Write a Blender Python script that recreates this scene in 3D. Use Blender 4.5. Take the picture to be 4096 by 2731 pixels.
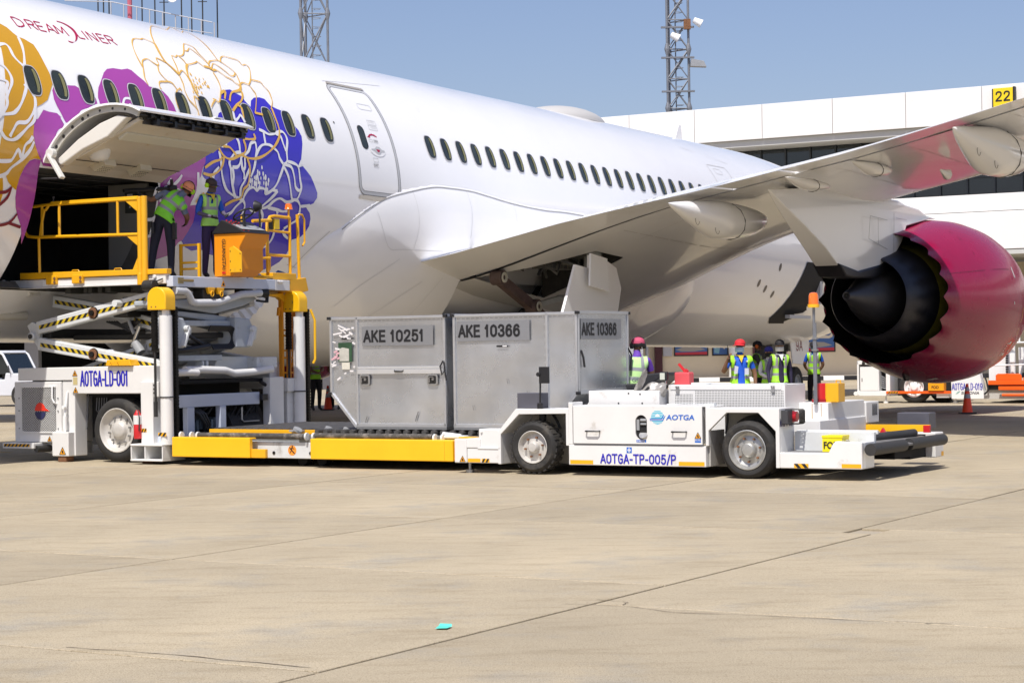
import bpy, bmesh, math, random
from mathutils import Vector, Matrix, noise
random.seed(7)
for o in list(bpy.data.objects): bpy.data.objects.remove(o)
SC=bpy.context.scene; COL=SC.collection
R=math.radians; pi=math.pi; cos=math.cos; sin=math.sin
# ---------------- camera, sky, sun, exposure ----------------
cam=bpy.data.objects.new('camera',bpy.data.cameras.new('camera')); COL.objects.link(cam)
cam.data.sensor_width=36; cam.data.lens=70; cam.data.clip_end=6000; cam.data.clip_start=.1
cam.matrix_world=Matrix.Translation((0,0,1.68))@Matrix.Rotation(R(90),4,'X')@Matrix.Rotation(-.015,4,'Z')
cam.data.shift_y=27.5/4096
SC.camera=cam
SUNEL=R(59); SUNDIR=Vector((-.307*cos(SUNEL),-.952*cos(SUNEL),sin(SUNEL)))
W=bpy.data.worlds.new("World"); SC.world=W; W.use_nodes=True
nt=W.node_tree; bg=nt.nodes['Background']
sky=nt.nodes.new('ShaderNodeTexSky'); sky.sky_type='NISHITA'; sky.sun_disc=False
sky.sun_elevation=SUNEL; sky.sun_rotation=math.atan2(SUNDIR.x,SUNDIR.y)
sky.air_density=1.0; sky.dust_density=1.6; sky.ozone_density=4.5; sky.altitude=0
tint=nt.nodes.new('ShaderNodeMix'); tint.data_type='RGBA'; tint.blend_type='MULTIPLY'; tint.inputs[0].default_value=1
tint.inputs[7].default_value=(.96,.845,.87,1)
nt.links.new(sky.outputs[0],tint.inputs[6]); nt.links.new(tint.outputs[2],bg.inputs[0])
bg.inputs[1].default_value=.12
sun=bpy.data.objects.new('sun',bpy.data.lights.new('sun','SUN')); COL.objects.link(sun)
sun.data.energy=4.2; sun.data.angle=R(.53); sun.data.color=(1,.955,.89)
sun.rotation_euler=(-SUNDIR).to_track_quat('-Z','Y').to_euler(); sun.location=(-20,-30,60)
SC.render.engine='CYCLES'
SC.view_settings.view_transform='Standard'; SC.view_settings.look='None'
SC.view_settings.gamma=1; SC.view_settings.use_curve_mapping=False; SC.view_settings.exposure=.26
# ---------------- materials ----------------
MATS={}
def M(name,col,rough=.5,metal=0,var=0,vscale=3,bump=0,bscale=40,coat=0,dirt=None,dscale=2,dth=.55,emit=0,trans=0,spec=.5,objvar=0,stretch=None,bdet=4,bdist=.01):
    if name in MATS: return MATS[name]
    m=bpy.data.materials.new(name); m.use_nodes=True; n=m.node_tree.nodes; l=m.node_tree.links
    b=n['Principled BSDF']; c=(col[0],col[1],col[2],1)
    b.inputs['Base Color'].default_value=c; b.inputs['Roughness'].default_value=rough; b.inputs['Metallic'].default_value=metal
    b.inputs['Coat Weight'].default_value=coat; b.inputs['Coat Roughness'].default_value=.04; b.inputs['Specular IOR Level'].default_value=spec
    b.inputs['Transmission Weight'].default_value=trans
    if emit: b.inputs['Emission Color'].default_value=c; b.inputs['Emission Strength'].default_value=emit
    src=None
    tc=n.new('ShaderNodeTexCoord'); vec=tc.outputs['Object']
    if stretch:
        mp=n.new('ShaderNodeMapping'); mp.inputs['Scale'].default_value=stretch; l.new(vec,mp.inputs[0]); vec=mp.outputs[0]
    def ns(s,d=5,r=.6):
        t=n.new('ShaderNodeTexNoise'); t.inputs['Scale'].default_value=s; t.inputs['Detail'].default_value=d; t.inputs['Roughness'].default_value=r
        l.new(vec,t.inputs['Vector']); return t.outputs['Fac']
    cur=None
    if var:
        t=ns(vscale); mx=n.new('ShaderNodeMix'); mx.data_type='RGBA'
        mx.inputs[6].default_value=[max(0,x*(1-var)) for x in c[:3]]+[1]; mx.inputs[7].default_value=[min(1,x*(1+var*.6)) for x in c[:3]]+[1]
        mr=n.new('ShaderNodeMapRange'); mr.inputs[1].default_value=.3; mr.inputs[2].default_value=.7; l.new(t,mr.inputs[0]); l.new(mr.outputs[0],mx.inputs[0]); cur=mx.outputs[2]
        rr=n.new('ShaderNodeMapRange'); rr.inputs[3].default_value=max(0,rough-.06); rr.inputs[4].default_value=min(1,rough+.1); l.new(t,rr.inputs[0]); l.new(rr.outputs[0],b.inputs['Roughness'])
    if dirt:
        t=ns(dscale,9,.72); mx=n.new('ShaderNodeMix'); mx.data_type='RGBA'
        if cur: l.new(cur,mx.inputs[6])
        else: mx.inputs[6].default_value=c
        mx.inputs[7].default_value=(*dirt,1)
        mr=n.new('ShaderNodeMapRange'); mr.inputs[1].default_value=dth; mr.inputs[2].default_value=dth+.16; mr.inputs[4].default_value=.75; l.new(t,mr.inputs[0]); l.new(mr.outputs[0],mx.inputs[0]); cur=mx.outputs[2]
    if objvar:
        oi=n.new('ShaderNodeObjectInfo'); hs=n.new('ShaderNodeHueSaturation'); mr=n.new('ShaderNodeMapRange')
        mr.inputs[3].default_value=1-objvar; mr.inputs[4].default_value=1+objvar; l.new(oi.outputs['Random'],mr.inputs[0]); l.new(mr.outputs[0],hs.inputs['Value'])
        if cur: l.new(cur,hs.inputs['Color'])
        else: hs.inputs['Color'].default_value=c
        cur=hs.outputs[0]
    if cur: l.new(cur,b.inputs['Base Color'])
    if bump:
        bp=n.new('ShaderNodeBump'); bp.inputs['Strength'].default_value=bump; bp.inputs['Distance'].default_value=bdist; l.new(ns(bscale,bdet),bp.inputs['Height']); l.new(bp.outputs[0],b.inputs['Normal'])
    MATS[name]=m; return m
GR=(.30,.27,.23)
white=M('white_painted_steel',(.74,.735,.715),.34,0,.05,1.5,.02,20,0,(.40,.35,.28),2.6,.60)
whiteclean=M('clean_white_paint',(.84,.84,.83),.3,0,.02,2,0,0,.3)
oldwhite=M('grimy_white_paint',(.66,.68,.68),.42,0,.1,2,.04,25,0,(.24,.21,.17),2.6,.56)
yellow=M('yellow_paint',(.82,.42,.010),.33,0,.06,2,.02,30,.2,(.55,.32,.04),3,.62)
byellow=M('bright_yellow_paint',(.90,.50,.008),.35,0,.05,2,0,0,.2,(.5,.33,.05),4,.66)
orange=M('orange_paint',(.85,.10,.01),.4,0,.06)
amber=M('amber_lens',(.85,.17,.01),.15,0,0,0,0,0,.6)
black=M('black_rubber',(.018,.018,.018),.62,0,.3,4,.1,60,0,(.06,.055,.05),4,.55)
tyre=M('tyre_rubber',(.022,.021,.02),.75,0,.3,5,.15,50,0,(.085,.075,.06),3,.52)
dark=M('dark_metal',(.035,.034,.033),.5,.3,.3,5)
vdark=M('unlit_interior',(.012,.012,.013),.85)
steel=M('bare_steel',(.42,.42,.42),.35,.9,.2,6,.1,40)
grey=M('grey_paint',(.30,.31,.32),.5,0,.08,3)
bluegrey=M('blue_grey_steel',(.10,.10,.12),.5,.2,.1,3)
rimw=M('dusty_rim_paint',(.56,.54,.50),.4,.15,.12,6,.1,40,0,(.22,.13,.07),8,.60)
rust=M('rusty_steel',(.20,.09,.04),.8,0,.4,10)
red=M('red_paint',(.60,.015,.02),.35,0,.1,3,0,0,.3)
blue=M('royal_blue_print',(.02,.015,.42),.4)
navy=M('navy_print',(.02,.02,.10),.4)
blackp=M('black_print',(.012,.012,.014),.5)
whitep=M('white_print',(.82,.82,.82),.5)
cyan=M('cyan_print',(.02,.50,.68),.4)
mblue=M('mid_blue_print',(.01,.13,.55),.4)
glass=M('dark_glass',(.012,.018,.022),.04,0,0,0,0,0,.5)
acwhite=M('airliner_white_paint',(.88,.88,.88),.18,0,.02,.5,0,0,.45,(.70,.69,.67),.7,.66)
acbelly=acwhite
acgrey=M('airliner_grey_trim',(.50,.51,.52),.4)
maroon=M('magenta_engine_paint',(.29,.003,.045),.24,0,.05,1,0,0,.1,spec=.25)
goldl=M('gold_outline_paint',(.78,.46,.07),.3,0,0,0,0,0,.4)
gold=M('gold_livery',(.64,.33,.008),.25,0,0,0,0,0,.5)
purple=M('purple_livery',(.40,.065,.36),.25,0,0,0,0,0,.5)
indigo=M('indigo_livery',(.05,.03,.52),.22,0,0,0,0,0,.5)
livw=M('white_livery_line',(.84,.84,.86),.3,0,0,0,0,0,.4)
maroonl=M('maroon_livery_line',(.20,.01,.03),.3)
crimson=M('crimson_lettering',(.42,.008,.06),.35)
seam=M('panel_seam',(.12,.12,.12),.7)
softseam=M('pale_panel_seam',(.45,.45,.45),.6)
# ---------------- mesh helpers ----------------
def link(o,parent=None):
    COL.objects.link(o)
    if parent: o.parent=parent
    return o
def tag(o,label=None,cat=None,group=None,kind=None):
    if label: o['label']=label
    if cat: o['category']=cat
    if group: o['group']=group
    if kind: o['kind']=kind
    return o
def empty(name,loc=(0,0,0),rot=(0,0,0),parent=None):
    o=bpy.data.objects.new(name,None); o.location=loc; o.rotation_euler=rot; o.empty_display_size=.3
    return link(o,parent)
NOSPLIT={'lettering','rivet','vent_perforation','grille_mesh','drive_chain','fuselage','wing_body_fairing','body','vest','railing'}
def split(o,gap=.012,most=70):
    """pieces of a part that do not touch become parts of their own"""
    me=o.data; n=len(me.vertices); par=list(range(n))
    def fd(i):
        while par[i]!=i: par[i]=par[par[i]]; i=par[i]
        return i
    for e in me.edges:
        a,b=fd(e.vertices[0]),fd(e.vertices[1])
        if a!=b: par[a]=b
    isl={}
    for i in range(n): isl.setdefault(fd(i),[]).append(i)
    if len(isl)<2: return o
    keys=list(isl); bb=[]
    if len(keys)>400: o['kind']='stuff'; return o
    for k in keys:
        c=[me.vertices[i].co for i in isl[k]]; bb.append(([min(v[d] for v in c)-gap/2 for d in range(3)],[max(v[d] for v in c)+gap/2 for d in range(3)]))
    g=list(range(len(keys)))
    def fg(i):
        while g[i]!=i: i=g[i]
        return i
    for i in range(len(keys)):
        for j in range(i+1,len(keys)):
            if all(bb[i][0][d]<=bb[j][1][d] and bb[j][0][d]<=bb[i][1][d] for d in range(3)):
                a,b=fg(i),fg(j)
                if a!=b: g[a]=b
    groups={}
    for i,k in enumerate(keys): groups.setdefault(fg(i),[]).extend(isl[k])
    if len(groups)<2: return o
    if len(groups)>most: o['kind']='stuff'; return o
    gid=[0]*n
    for q,(k,vs) in enumerate(groups.items()):
        for i in vs: gid[i]=q
    N=len(groups); fl=[[] for _ in range(N)]
    for p in me.polygons: fl[gid[p.vertices[0]]].append(p)
    order=sorted(range(N),key=lambda q:-len(fl[q])); first=None
    for q in order:
        mp={};vv=[];ff=[];mi=[];sm=[]
        for p in fl[q]:
            t=[]
            for i in p.vertices:
                if i not in mp: mp[i]=len(vv); vv.append(tuple(me.vertices[i].co))
                t.append(mp[i])
            ff.append(t); mi.append(p.material_index); sm.append(p.use_smooth)
        if not ff: continue
        m2=bpy.data.meshes.new(o.name); m2.from_pydata(vv,[],ff)
        for mt in me.materials: m2.materials.append(mt)
        m2.polygons.foreach_set('material_index',mi)
        if any(sm): m2.shade_smooth(); m2.set_sharp_from_angle(angle=R(40))
        if first is None: first=m2; rest=[]
        else: rest.append(m2)
    nm=o.name; o.data=first
    for m2 in rest:
        c=o.copy(); c.data=m2; COL.objects.link(c)
    return o
class MB:
    def __init__(s): s.v=[]; s.f=[]; s.m=[]; s.c=0
    def add(s,vs,fs,M4=None):
        k=len(s.v)
        s.v+=[tuple(M4@Vector(v)) for v in vs] if M4 else [tuple(v) for v in vs]
        s.f+=[tuple(i+k for i in f) for f in fs]; s.m+=[s.c]*len(fs); return s
    def box(s,x0,x1,y0,y1,z0,z1,M4=None):
        return s.add([(x0,y0,z0),(x1,y0,z0),(x1,y1,z0),(x0,y1,z0),(x0,y0,z1),(x1,y0,z1),(x1,y1,z1),(x0,y1,z1)],
          [(3,2,1,0),(4,5,6,7),(0,1,5,4),(1,2,6,5),(2,3,7,6),(3,0,4,7)],M4)
    def bar(s,p,q,w,h,up=(0,0,1)):
        p=Vector(p);q=Vector(q);d=(q-p).normalized();u=Vector(up)
        if abs(d.dot(u))>.98:u=Vector((0,1,0))
        x=d.cross(u).normalized()*w/2;y=x.cross(d).normalized()*h/2
        vs=[a+sx*x+sy*y for a in(p,q) for sx,sy in((-1,-1),(1,-1),(1,1),(-1,1))]
        return s.add(vs,[(3,2,1,0),(4,5,6,7),(0,1,5,4),(1,2,6,5),(2,3,7,6),(3,0,4,7)])
    def tube(s,pts,r,n=8,cap=True,closed=False):
        P=[Vector(p) for p in pts];N=len(P);vs=[];rs=r if isinstance(r,(list,tuple)) else [r]*N
        prev=None
        for i in range(N):
            a=P[i-1] if (i>0 or closed) else P[i];b=P[(i+1)%N] if (i<N-1 or closed) else P[i]
            d=(b-a).normalized()
            if prev is None:
                u=Vector((0,0,1)) if abs(d.z)<.9 else Vector((1,0,0)); x=d.cross(u).normalized()
            else:
                x=(prev-d*prev.dot(d)); x=x.normalized() if x.length>1e-5 else prev
            prev=x;y=d.cross(x)
            for k in range(n): t=2*pi*k/n; vs.append(P[i]+(x*cos(t)+y*sin(t))*rs[i])
        fs=[]
        for i in range(N if closed else N-1):
            for k in range(n):
                a=i*n+k;b=i*n+(k+1)%n;c=((i+1)%N)*n+(k+1)%n;d=((i+1)%N)*n+k; fs.append((a,b,c,d))
        if cap and not closed: fs+= [tuple(range(n-1,-1,-1)),tuple(range((N-1)*n,N*n))]
        return s.add(vs,fs)
    def cyl(s,p,q,r,n=16,r2=None): return s.tube([p,q],[r,r if r2 is None else r2],n)
    def lathe(s,prof,M4,n=24,a0=0,a1=2*pi):
        # prof: (axial x, radius); axis = local x
        full=abs(a1-a0-2*pi)<1e-6;k=n if full else n+1;vs=[];fs=[]
        for x,r in prof:
            for j in range(k): t=a0+(a1-a0)*j/n; vs.append((x,r*cos(t),r*sin(t)))
        for i in range(len(prof)-1):
            for j in range(n):
                j2=(j+1)%k if full else j+1
                fs.append((i*k+j,(i+1)*k+j,(i+1)*k+j2,i*k+j2))
        return s.add(vs,fs,M4)
    def prism(s,poly,ax,c0,c1,M4=None):
        n=len(poly)
        def mk(p,c): return (c,p[0],p[1]) if ax=='x' else ((p[0],c,p[1]) if ax=='y' else (p[0],p[1],c))
        vs=[mk(p,c0) for p in poly]+[mk(p,c1) for p in poly]
        fs=[tuple(range(n-1,-1,-1)),tuple(range(n,2*n))]+[(i,(i+1)%n,n+(i+1)%n,n+i) for i in range(n)]
        return s.add(vs,fs,M4)
    def grid(s,fn,nu,nv,skip=None):
        k=len(s.v); s.v+=[tuple(fn(i/nu,j/nv)) for i in range(nu+1) for j in range(nv+1)]
        for i in range(nu):
            for j in range(nv):
                if skip and skip((i+.5)/nu,(j+.5)/nv): continue
                a=k+i*(nv+1)+j; s.f.append((a,a+nv+1,a+nv+2,a+1)); s.m.append(s.c)
        return s
    def obj(s,name,mat,parent=None,bev=0,smooth=None,label=None,loc=None,recalc=True,seg=2):
        me=bpy.data.meshes.new(name); me.from_pydata(s.v,[],s.f)
        for m in (mat if isinstance(mat,(list,tuple)) else [mat]): me.materials.append(m)
        if max(s.m or [0])>0: me.polygons.foreach_set('material_index',s.m)
        if recalc:
            bm=bmesh.new(); bm.from_mesh(me); bmesh.ops.recalc_face_normals(bm,faces=bm.faces); bm.to_mesh(me); bm.free()
        me.update()
        if smooth: me.shade_smooth(); me.set_sharp_from_angle(angle=R(smooth))
        o=bpy.data.objects.new(name,me); link(o,parent)
        if loc: o.location=loc
        if bev:
            b=o.modifiers.new('bevel','BEVEL'); b.width=bev; b.segments=seg; b.limit_method='ANGLE'; b.angle_limit=R(40)
        o['bev']=bev
        if label: o['label']=label
        if parent and name not in NOSPLIT: o=split(o)
        return o
def dupe(o,parent=None,loc=None,rot=None):
    c=o.copy(); link(c,parent)
    if loc: c.location=loc
    if rot: c.rotation_euler=rot
    for ch in list(o.children): dupe(ch,c)
    return c
def geo_text(s,bold=0):
    cu=bpy.data.curves.new('t','FONT'); cu.body=s; cu.size=1; cu.offset=bold; cu.fill_mode='FRONT'; cu.resolution_u=3
    o=bpy.data.objects.new('t',cu); COL.objects.link(o); bpy.context.view_layer.update()
    me=o.evaluated_get(bpy.context.evaluated_depsgraph_get()).to_mesh()
    v=[(p.co.x,p.co.y) for p in me.vertices]; f=[tuple(p.vertices) for p in me.polygons]
    o.to_mesh_clear(); bpy.data.objects.remove(o)
    x0=min(p[0] for p in v);x1=max(p[0] for p in v);y0=min(p[1] for p in v);y1=max(p[1] for p in v)
    return [((p[0]-x0)/(x1-x0),(p[1]-y0)/(y1-y0)) for p in v],f
def text(s,name,mat,parent,o,u,v,w,h,bold=0,off=.004,label=None):
    """lettering on a plane: lower left o, unit directions u (along) and v (up), width w, height h"""
    g,f=geo_text(s,bold); o=Vector(o);u=Vector(u);v=Vector(v);n=u.cross(v).normalized()*off
    m=MB(); m.add([o+u*(p[0]*w)+v*(p[1]*h)+n for p in g],f)
    return m.obj(name,mat,parent,label=label,recalc=False)
GL={'0':[[(.5,1),(.14,.84),(.08,.5),(.14,.16),(.5,0),(.86,.16),(.92,.5),(.86,.84),(.5,1)]],'1':[[(.12,.76),(.5,1),(.5,0)]],
'2':[[(.1,.72),(.2,.93),(.5,1),(.82,.92),(.88,.72),(.72,.48),(.3,.2),(.08,.0)],[(.08,0),(.92,0)]],
'3':[[(.1,.78),(.25,.95),(.5,1),(.82,.9),(.84,.68),(.62,.54),(.42,.53)],[(.42,.53),(.68,.5),(.9,.33),(.85,.1),(.5,0),(.2,.06),(.08,.25)]],
'5':[[(.85,1),(.22,1)],[(.22,1),(.14,.5)],[(.14,.5),(.35,.62),(.6,.63),(.86,.48),(.88,.22),(.7,.04),(.45,0),(.2,.06),(.08,.22)]],
'6':[[(.86,.8),(.72,.96),(.5,1),(.2,.85),(.1,.5),(.12,.22),(.3,.03),(.55,0),(.82,.1),(.9,.32),(.8,.54),(.55,.62),(.28,.55),(.12,.38)]],
'A':[[(0,0),(.5,1)],[(.5,1),(1,0)],[(.2,.32),(.8,.32)]],'K':[[(.1,0),(.1,1)],[(.1,.36),(.9,1)],[(.38,.58),(.95,0)]],'E':[[(.1,0),(.1,1)],[(.1,1),(.85,1)],[(.1,.52),(.8,.52)],[(.1,0),(.88,0)]],
'O':[[(.5,1),(.14,.86),(.06,.5),(.14,.14),(.5,0),(.86,.14),(.94,.5),(.86,.86),(.5,1)]],'T':[[(0,1),(1,1)],[(.5,1),(.5,0)]],
'G':[[(.88,.8),(.7,.97),(.5,1),(.2,.88),(.08,.5),(.2,.12),(.5,0),(.75,.04),(.9,.15)],[(.9,.15),(.9,.48)],[(.9,.48),(.55,.48)]],'L':[[(.1,1),(.1,0)],[(.1,0),(.88,0)]],
'D':[[(.1,0),(.1,1)],[(.1,1),(.5,1),(.85,.85),(.92,.5),(.85,.15),(.5,0),(.1,0)]],'P':[[(.1,0),(.1,1)],[(.1,1),(.6,1),(.88,.9),(.88,.6),(.6,.48),(.1,.48)]],'-':[[(.1,.42),(.9,.42)]],'/':[[(0,-.08),(1,1.05)]]}
GL['9']=[[(1-x,1-y) for x,y in P] for P in GL['6']]
def stext(s,mat,parent,o,u,v,w,h,wt=.15,off=.004):
    """stencil-cut sans lettering made of solid strokes"""
    o=Vector(o);u=Vector(u);v=Vector(v);n=u.cross(v).normalized(); ad={'1':.62,'-':.55,'/':.55,' ':.35}
    tot=sum(ad.get(c,1)+.30 for c in s)-.30; k=w/tot; x=0; m=MB(); i=0; t=wt*h
    for c in s:
        a=ad.get(c,1)
        for P in GL.get(c,[]):
            Q=smoothline(P,3) if len(P)>4 else P
            Q=[((x+p[0]*a)*k,p[1]*(h-t)+t/2) for p in Q]
            for p,q in zip(Q[:-1],Q[1:]):
                d=Vector((q[0]-p[0],q[1]-p[1])); L=d.length or 1; d/=L; e=d*t*(.45 if len(Q)<4 else .22); r=Vector((-d.y,d.x))*t/2
                pts=[Vector(p)-e-r,Vector(q)+e-r,Vector(q)+e+r,Vector(p)-e+r]
                m.add([o+u*g.x+v*g.y+n*(off+.0004*(i%4)) for g in pts],[(0,1,2,3)]); i+=1
        x+=a+.30
    return m.obj('lettering',mat,parent,recalc=False)
def plate(m,poly,o,u,v,off=.002,th=0):
    o=Vector(o);u=Vector(u);v=Vector(v);n=u.cross(v).normalized()
    m.add([o+u*a+v*b+n*off for a,b in poly],[tuple(range(len(poly)))]); return m
def rrect(x0,x1,y0,y1,r,n=5):
    out=[]
    for cx,cy,a in((x1-r,y1-r,0),(x0+r,y1-r,90),(x0+r,y0+r,180),(x1-r,y0+r,270)):
        for k in range(n+1): t=R(a+90*k/n); out.append((cx+r*cos(t),cy+r*sin(t)))
    return out
def circ(x,y,r,n=20,ry=None): return [(x+r*cos(2*pi*k/n),y+(ry or r)*sin(2*pi*k/n)) for k in range(n)]
def stripes(name,parent,o,u,v,L,h,n=8,off=.003,cols=(yellow,blackp),slant=1):
    """hazard tape: a strip of slanted bars"""
    a=MB(); plate(a,[(0,0),(L,0),(L,h),(0,h)],o,u,v,off); a.c=1; st=L/n
    for i in range(n):
        x=i*st; k=st*.5*slant
        q=[(x+max(0,-k),0),(x+st*.5+max(0,-k),0),(x+st*.5+max(0,k),h),(x+max(0,k),h)]
        plate(a,[(min(L,max(0,p)),y) for p,y in q],o,u,v,off+.002)
    return a.obj(name,[cols[0],cols[1]],parent,recalc=False)
def smoothline(pts,k=4):
    out=[];n=len(pts)
    for i in range(n-1):
        p0=pts[max(0,i-1)];p1=pts[i];p2=pts[i+1];p3=pts[min(n-1,i+2)]
        for j in range(k):
            t=j/k
            out.append(tuple(.5*((2*p1[d])+(-p0[d]+p2[d])*t+(2*p0[d]-5*p1[d]+4*p2[d]-p3[d])*t*t+(-p0[d]+3*p1[d]-3*p2[d]+p3[d])*t**3) for d in range(len(p1))))
    out.append(tuple(pts[-1])); return out
def wheel(name,parent,c,r,w,axis='y',sgn=-1,rimr=.62,mats=None,lugs=0,nuts=8,hub=.35,offset=0):
    """tyre > rim with hub and nuts; c = outer face centre, the wheel extends away from sgn side"""
    T=Matrix.Translation(c)@(Matrix.Rotation(R(-90 if sgn<0 else 90),4,'Z') if axis=='y' else Matrix.Identity(4))
    m=MB(); rr=r*rimr
    m.lathe([(-.0,rr*1.02),(.012,rr*1.12),(.012,r*.86),(-.015,r*.95),(-.045,r),(-w+.045,r),(-w+.015,r*.95),(-w-.012,r*.86),(-w-.012,rr*1.1),(-w+.03,rr)],T,36)
    if lugs:
        for k in range(lugs):
            t=2*pi*k/lugs
            for x0,x1,dt in((-.02,-w*.48,0),(-w*.52,-w+.02,pi/lugs)):
                Q=T@Matrix.Rotation(t+dt,4,'X'); q=pi/lugs*.55
                m.box(x1,x0,-r*q,r*q,r*.96,r*1.025,Q)
    t=m.obj('tyre',tyre,parent,0,38)
    m=MB(); m.lathe([(.012,rr*1.03),(.016,rr*.99),(0,rr*.95),(-.03,rr*.92),(-.06,rr*.86),(-.065+offset,rr*.72),(-.055+offset,rr*.6),(-.05+offset,rr*hub*1.25),(-.02+offset,rr*hub*1.1),(-.0+offset,rr*hub),(.015+offset,rr*hub*.8),(.018+offset,rr*hub*.3),(.018+offset,0)],T,32)
    rim=m.obj('rim',mats or rimw,t,0,30)
    if nuts:
        m=MB()
        for k in range(nuts):
            a=2*pi*k/nuts+.2; y=rr*.62*cos(a); z=rr*.62*sin(a)
            m.add([],[]); 
            p=T@Vector((-.055+offset,y,z)); q=T@Vector((-.02+offset,y,z)); m.cyl(p,q,.014 if r<.45 else .018,6)
        m.obj('wheel_nut',rust if r<.4 else steel,rim)
    return t
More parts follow.
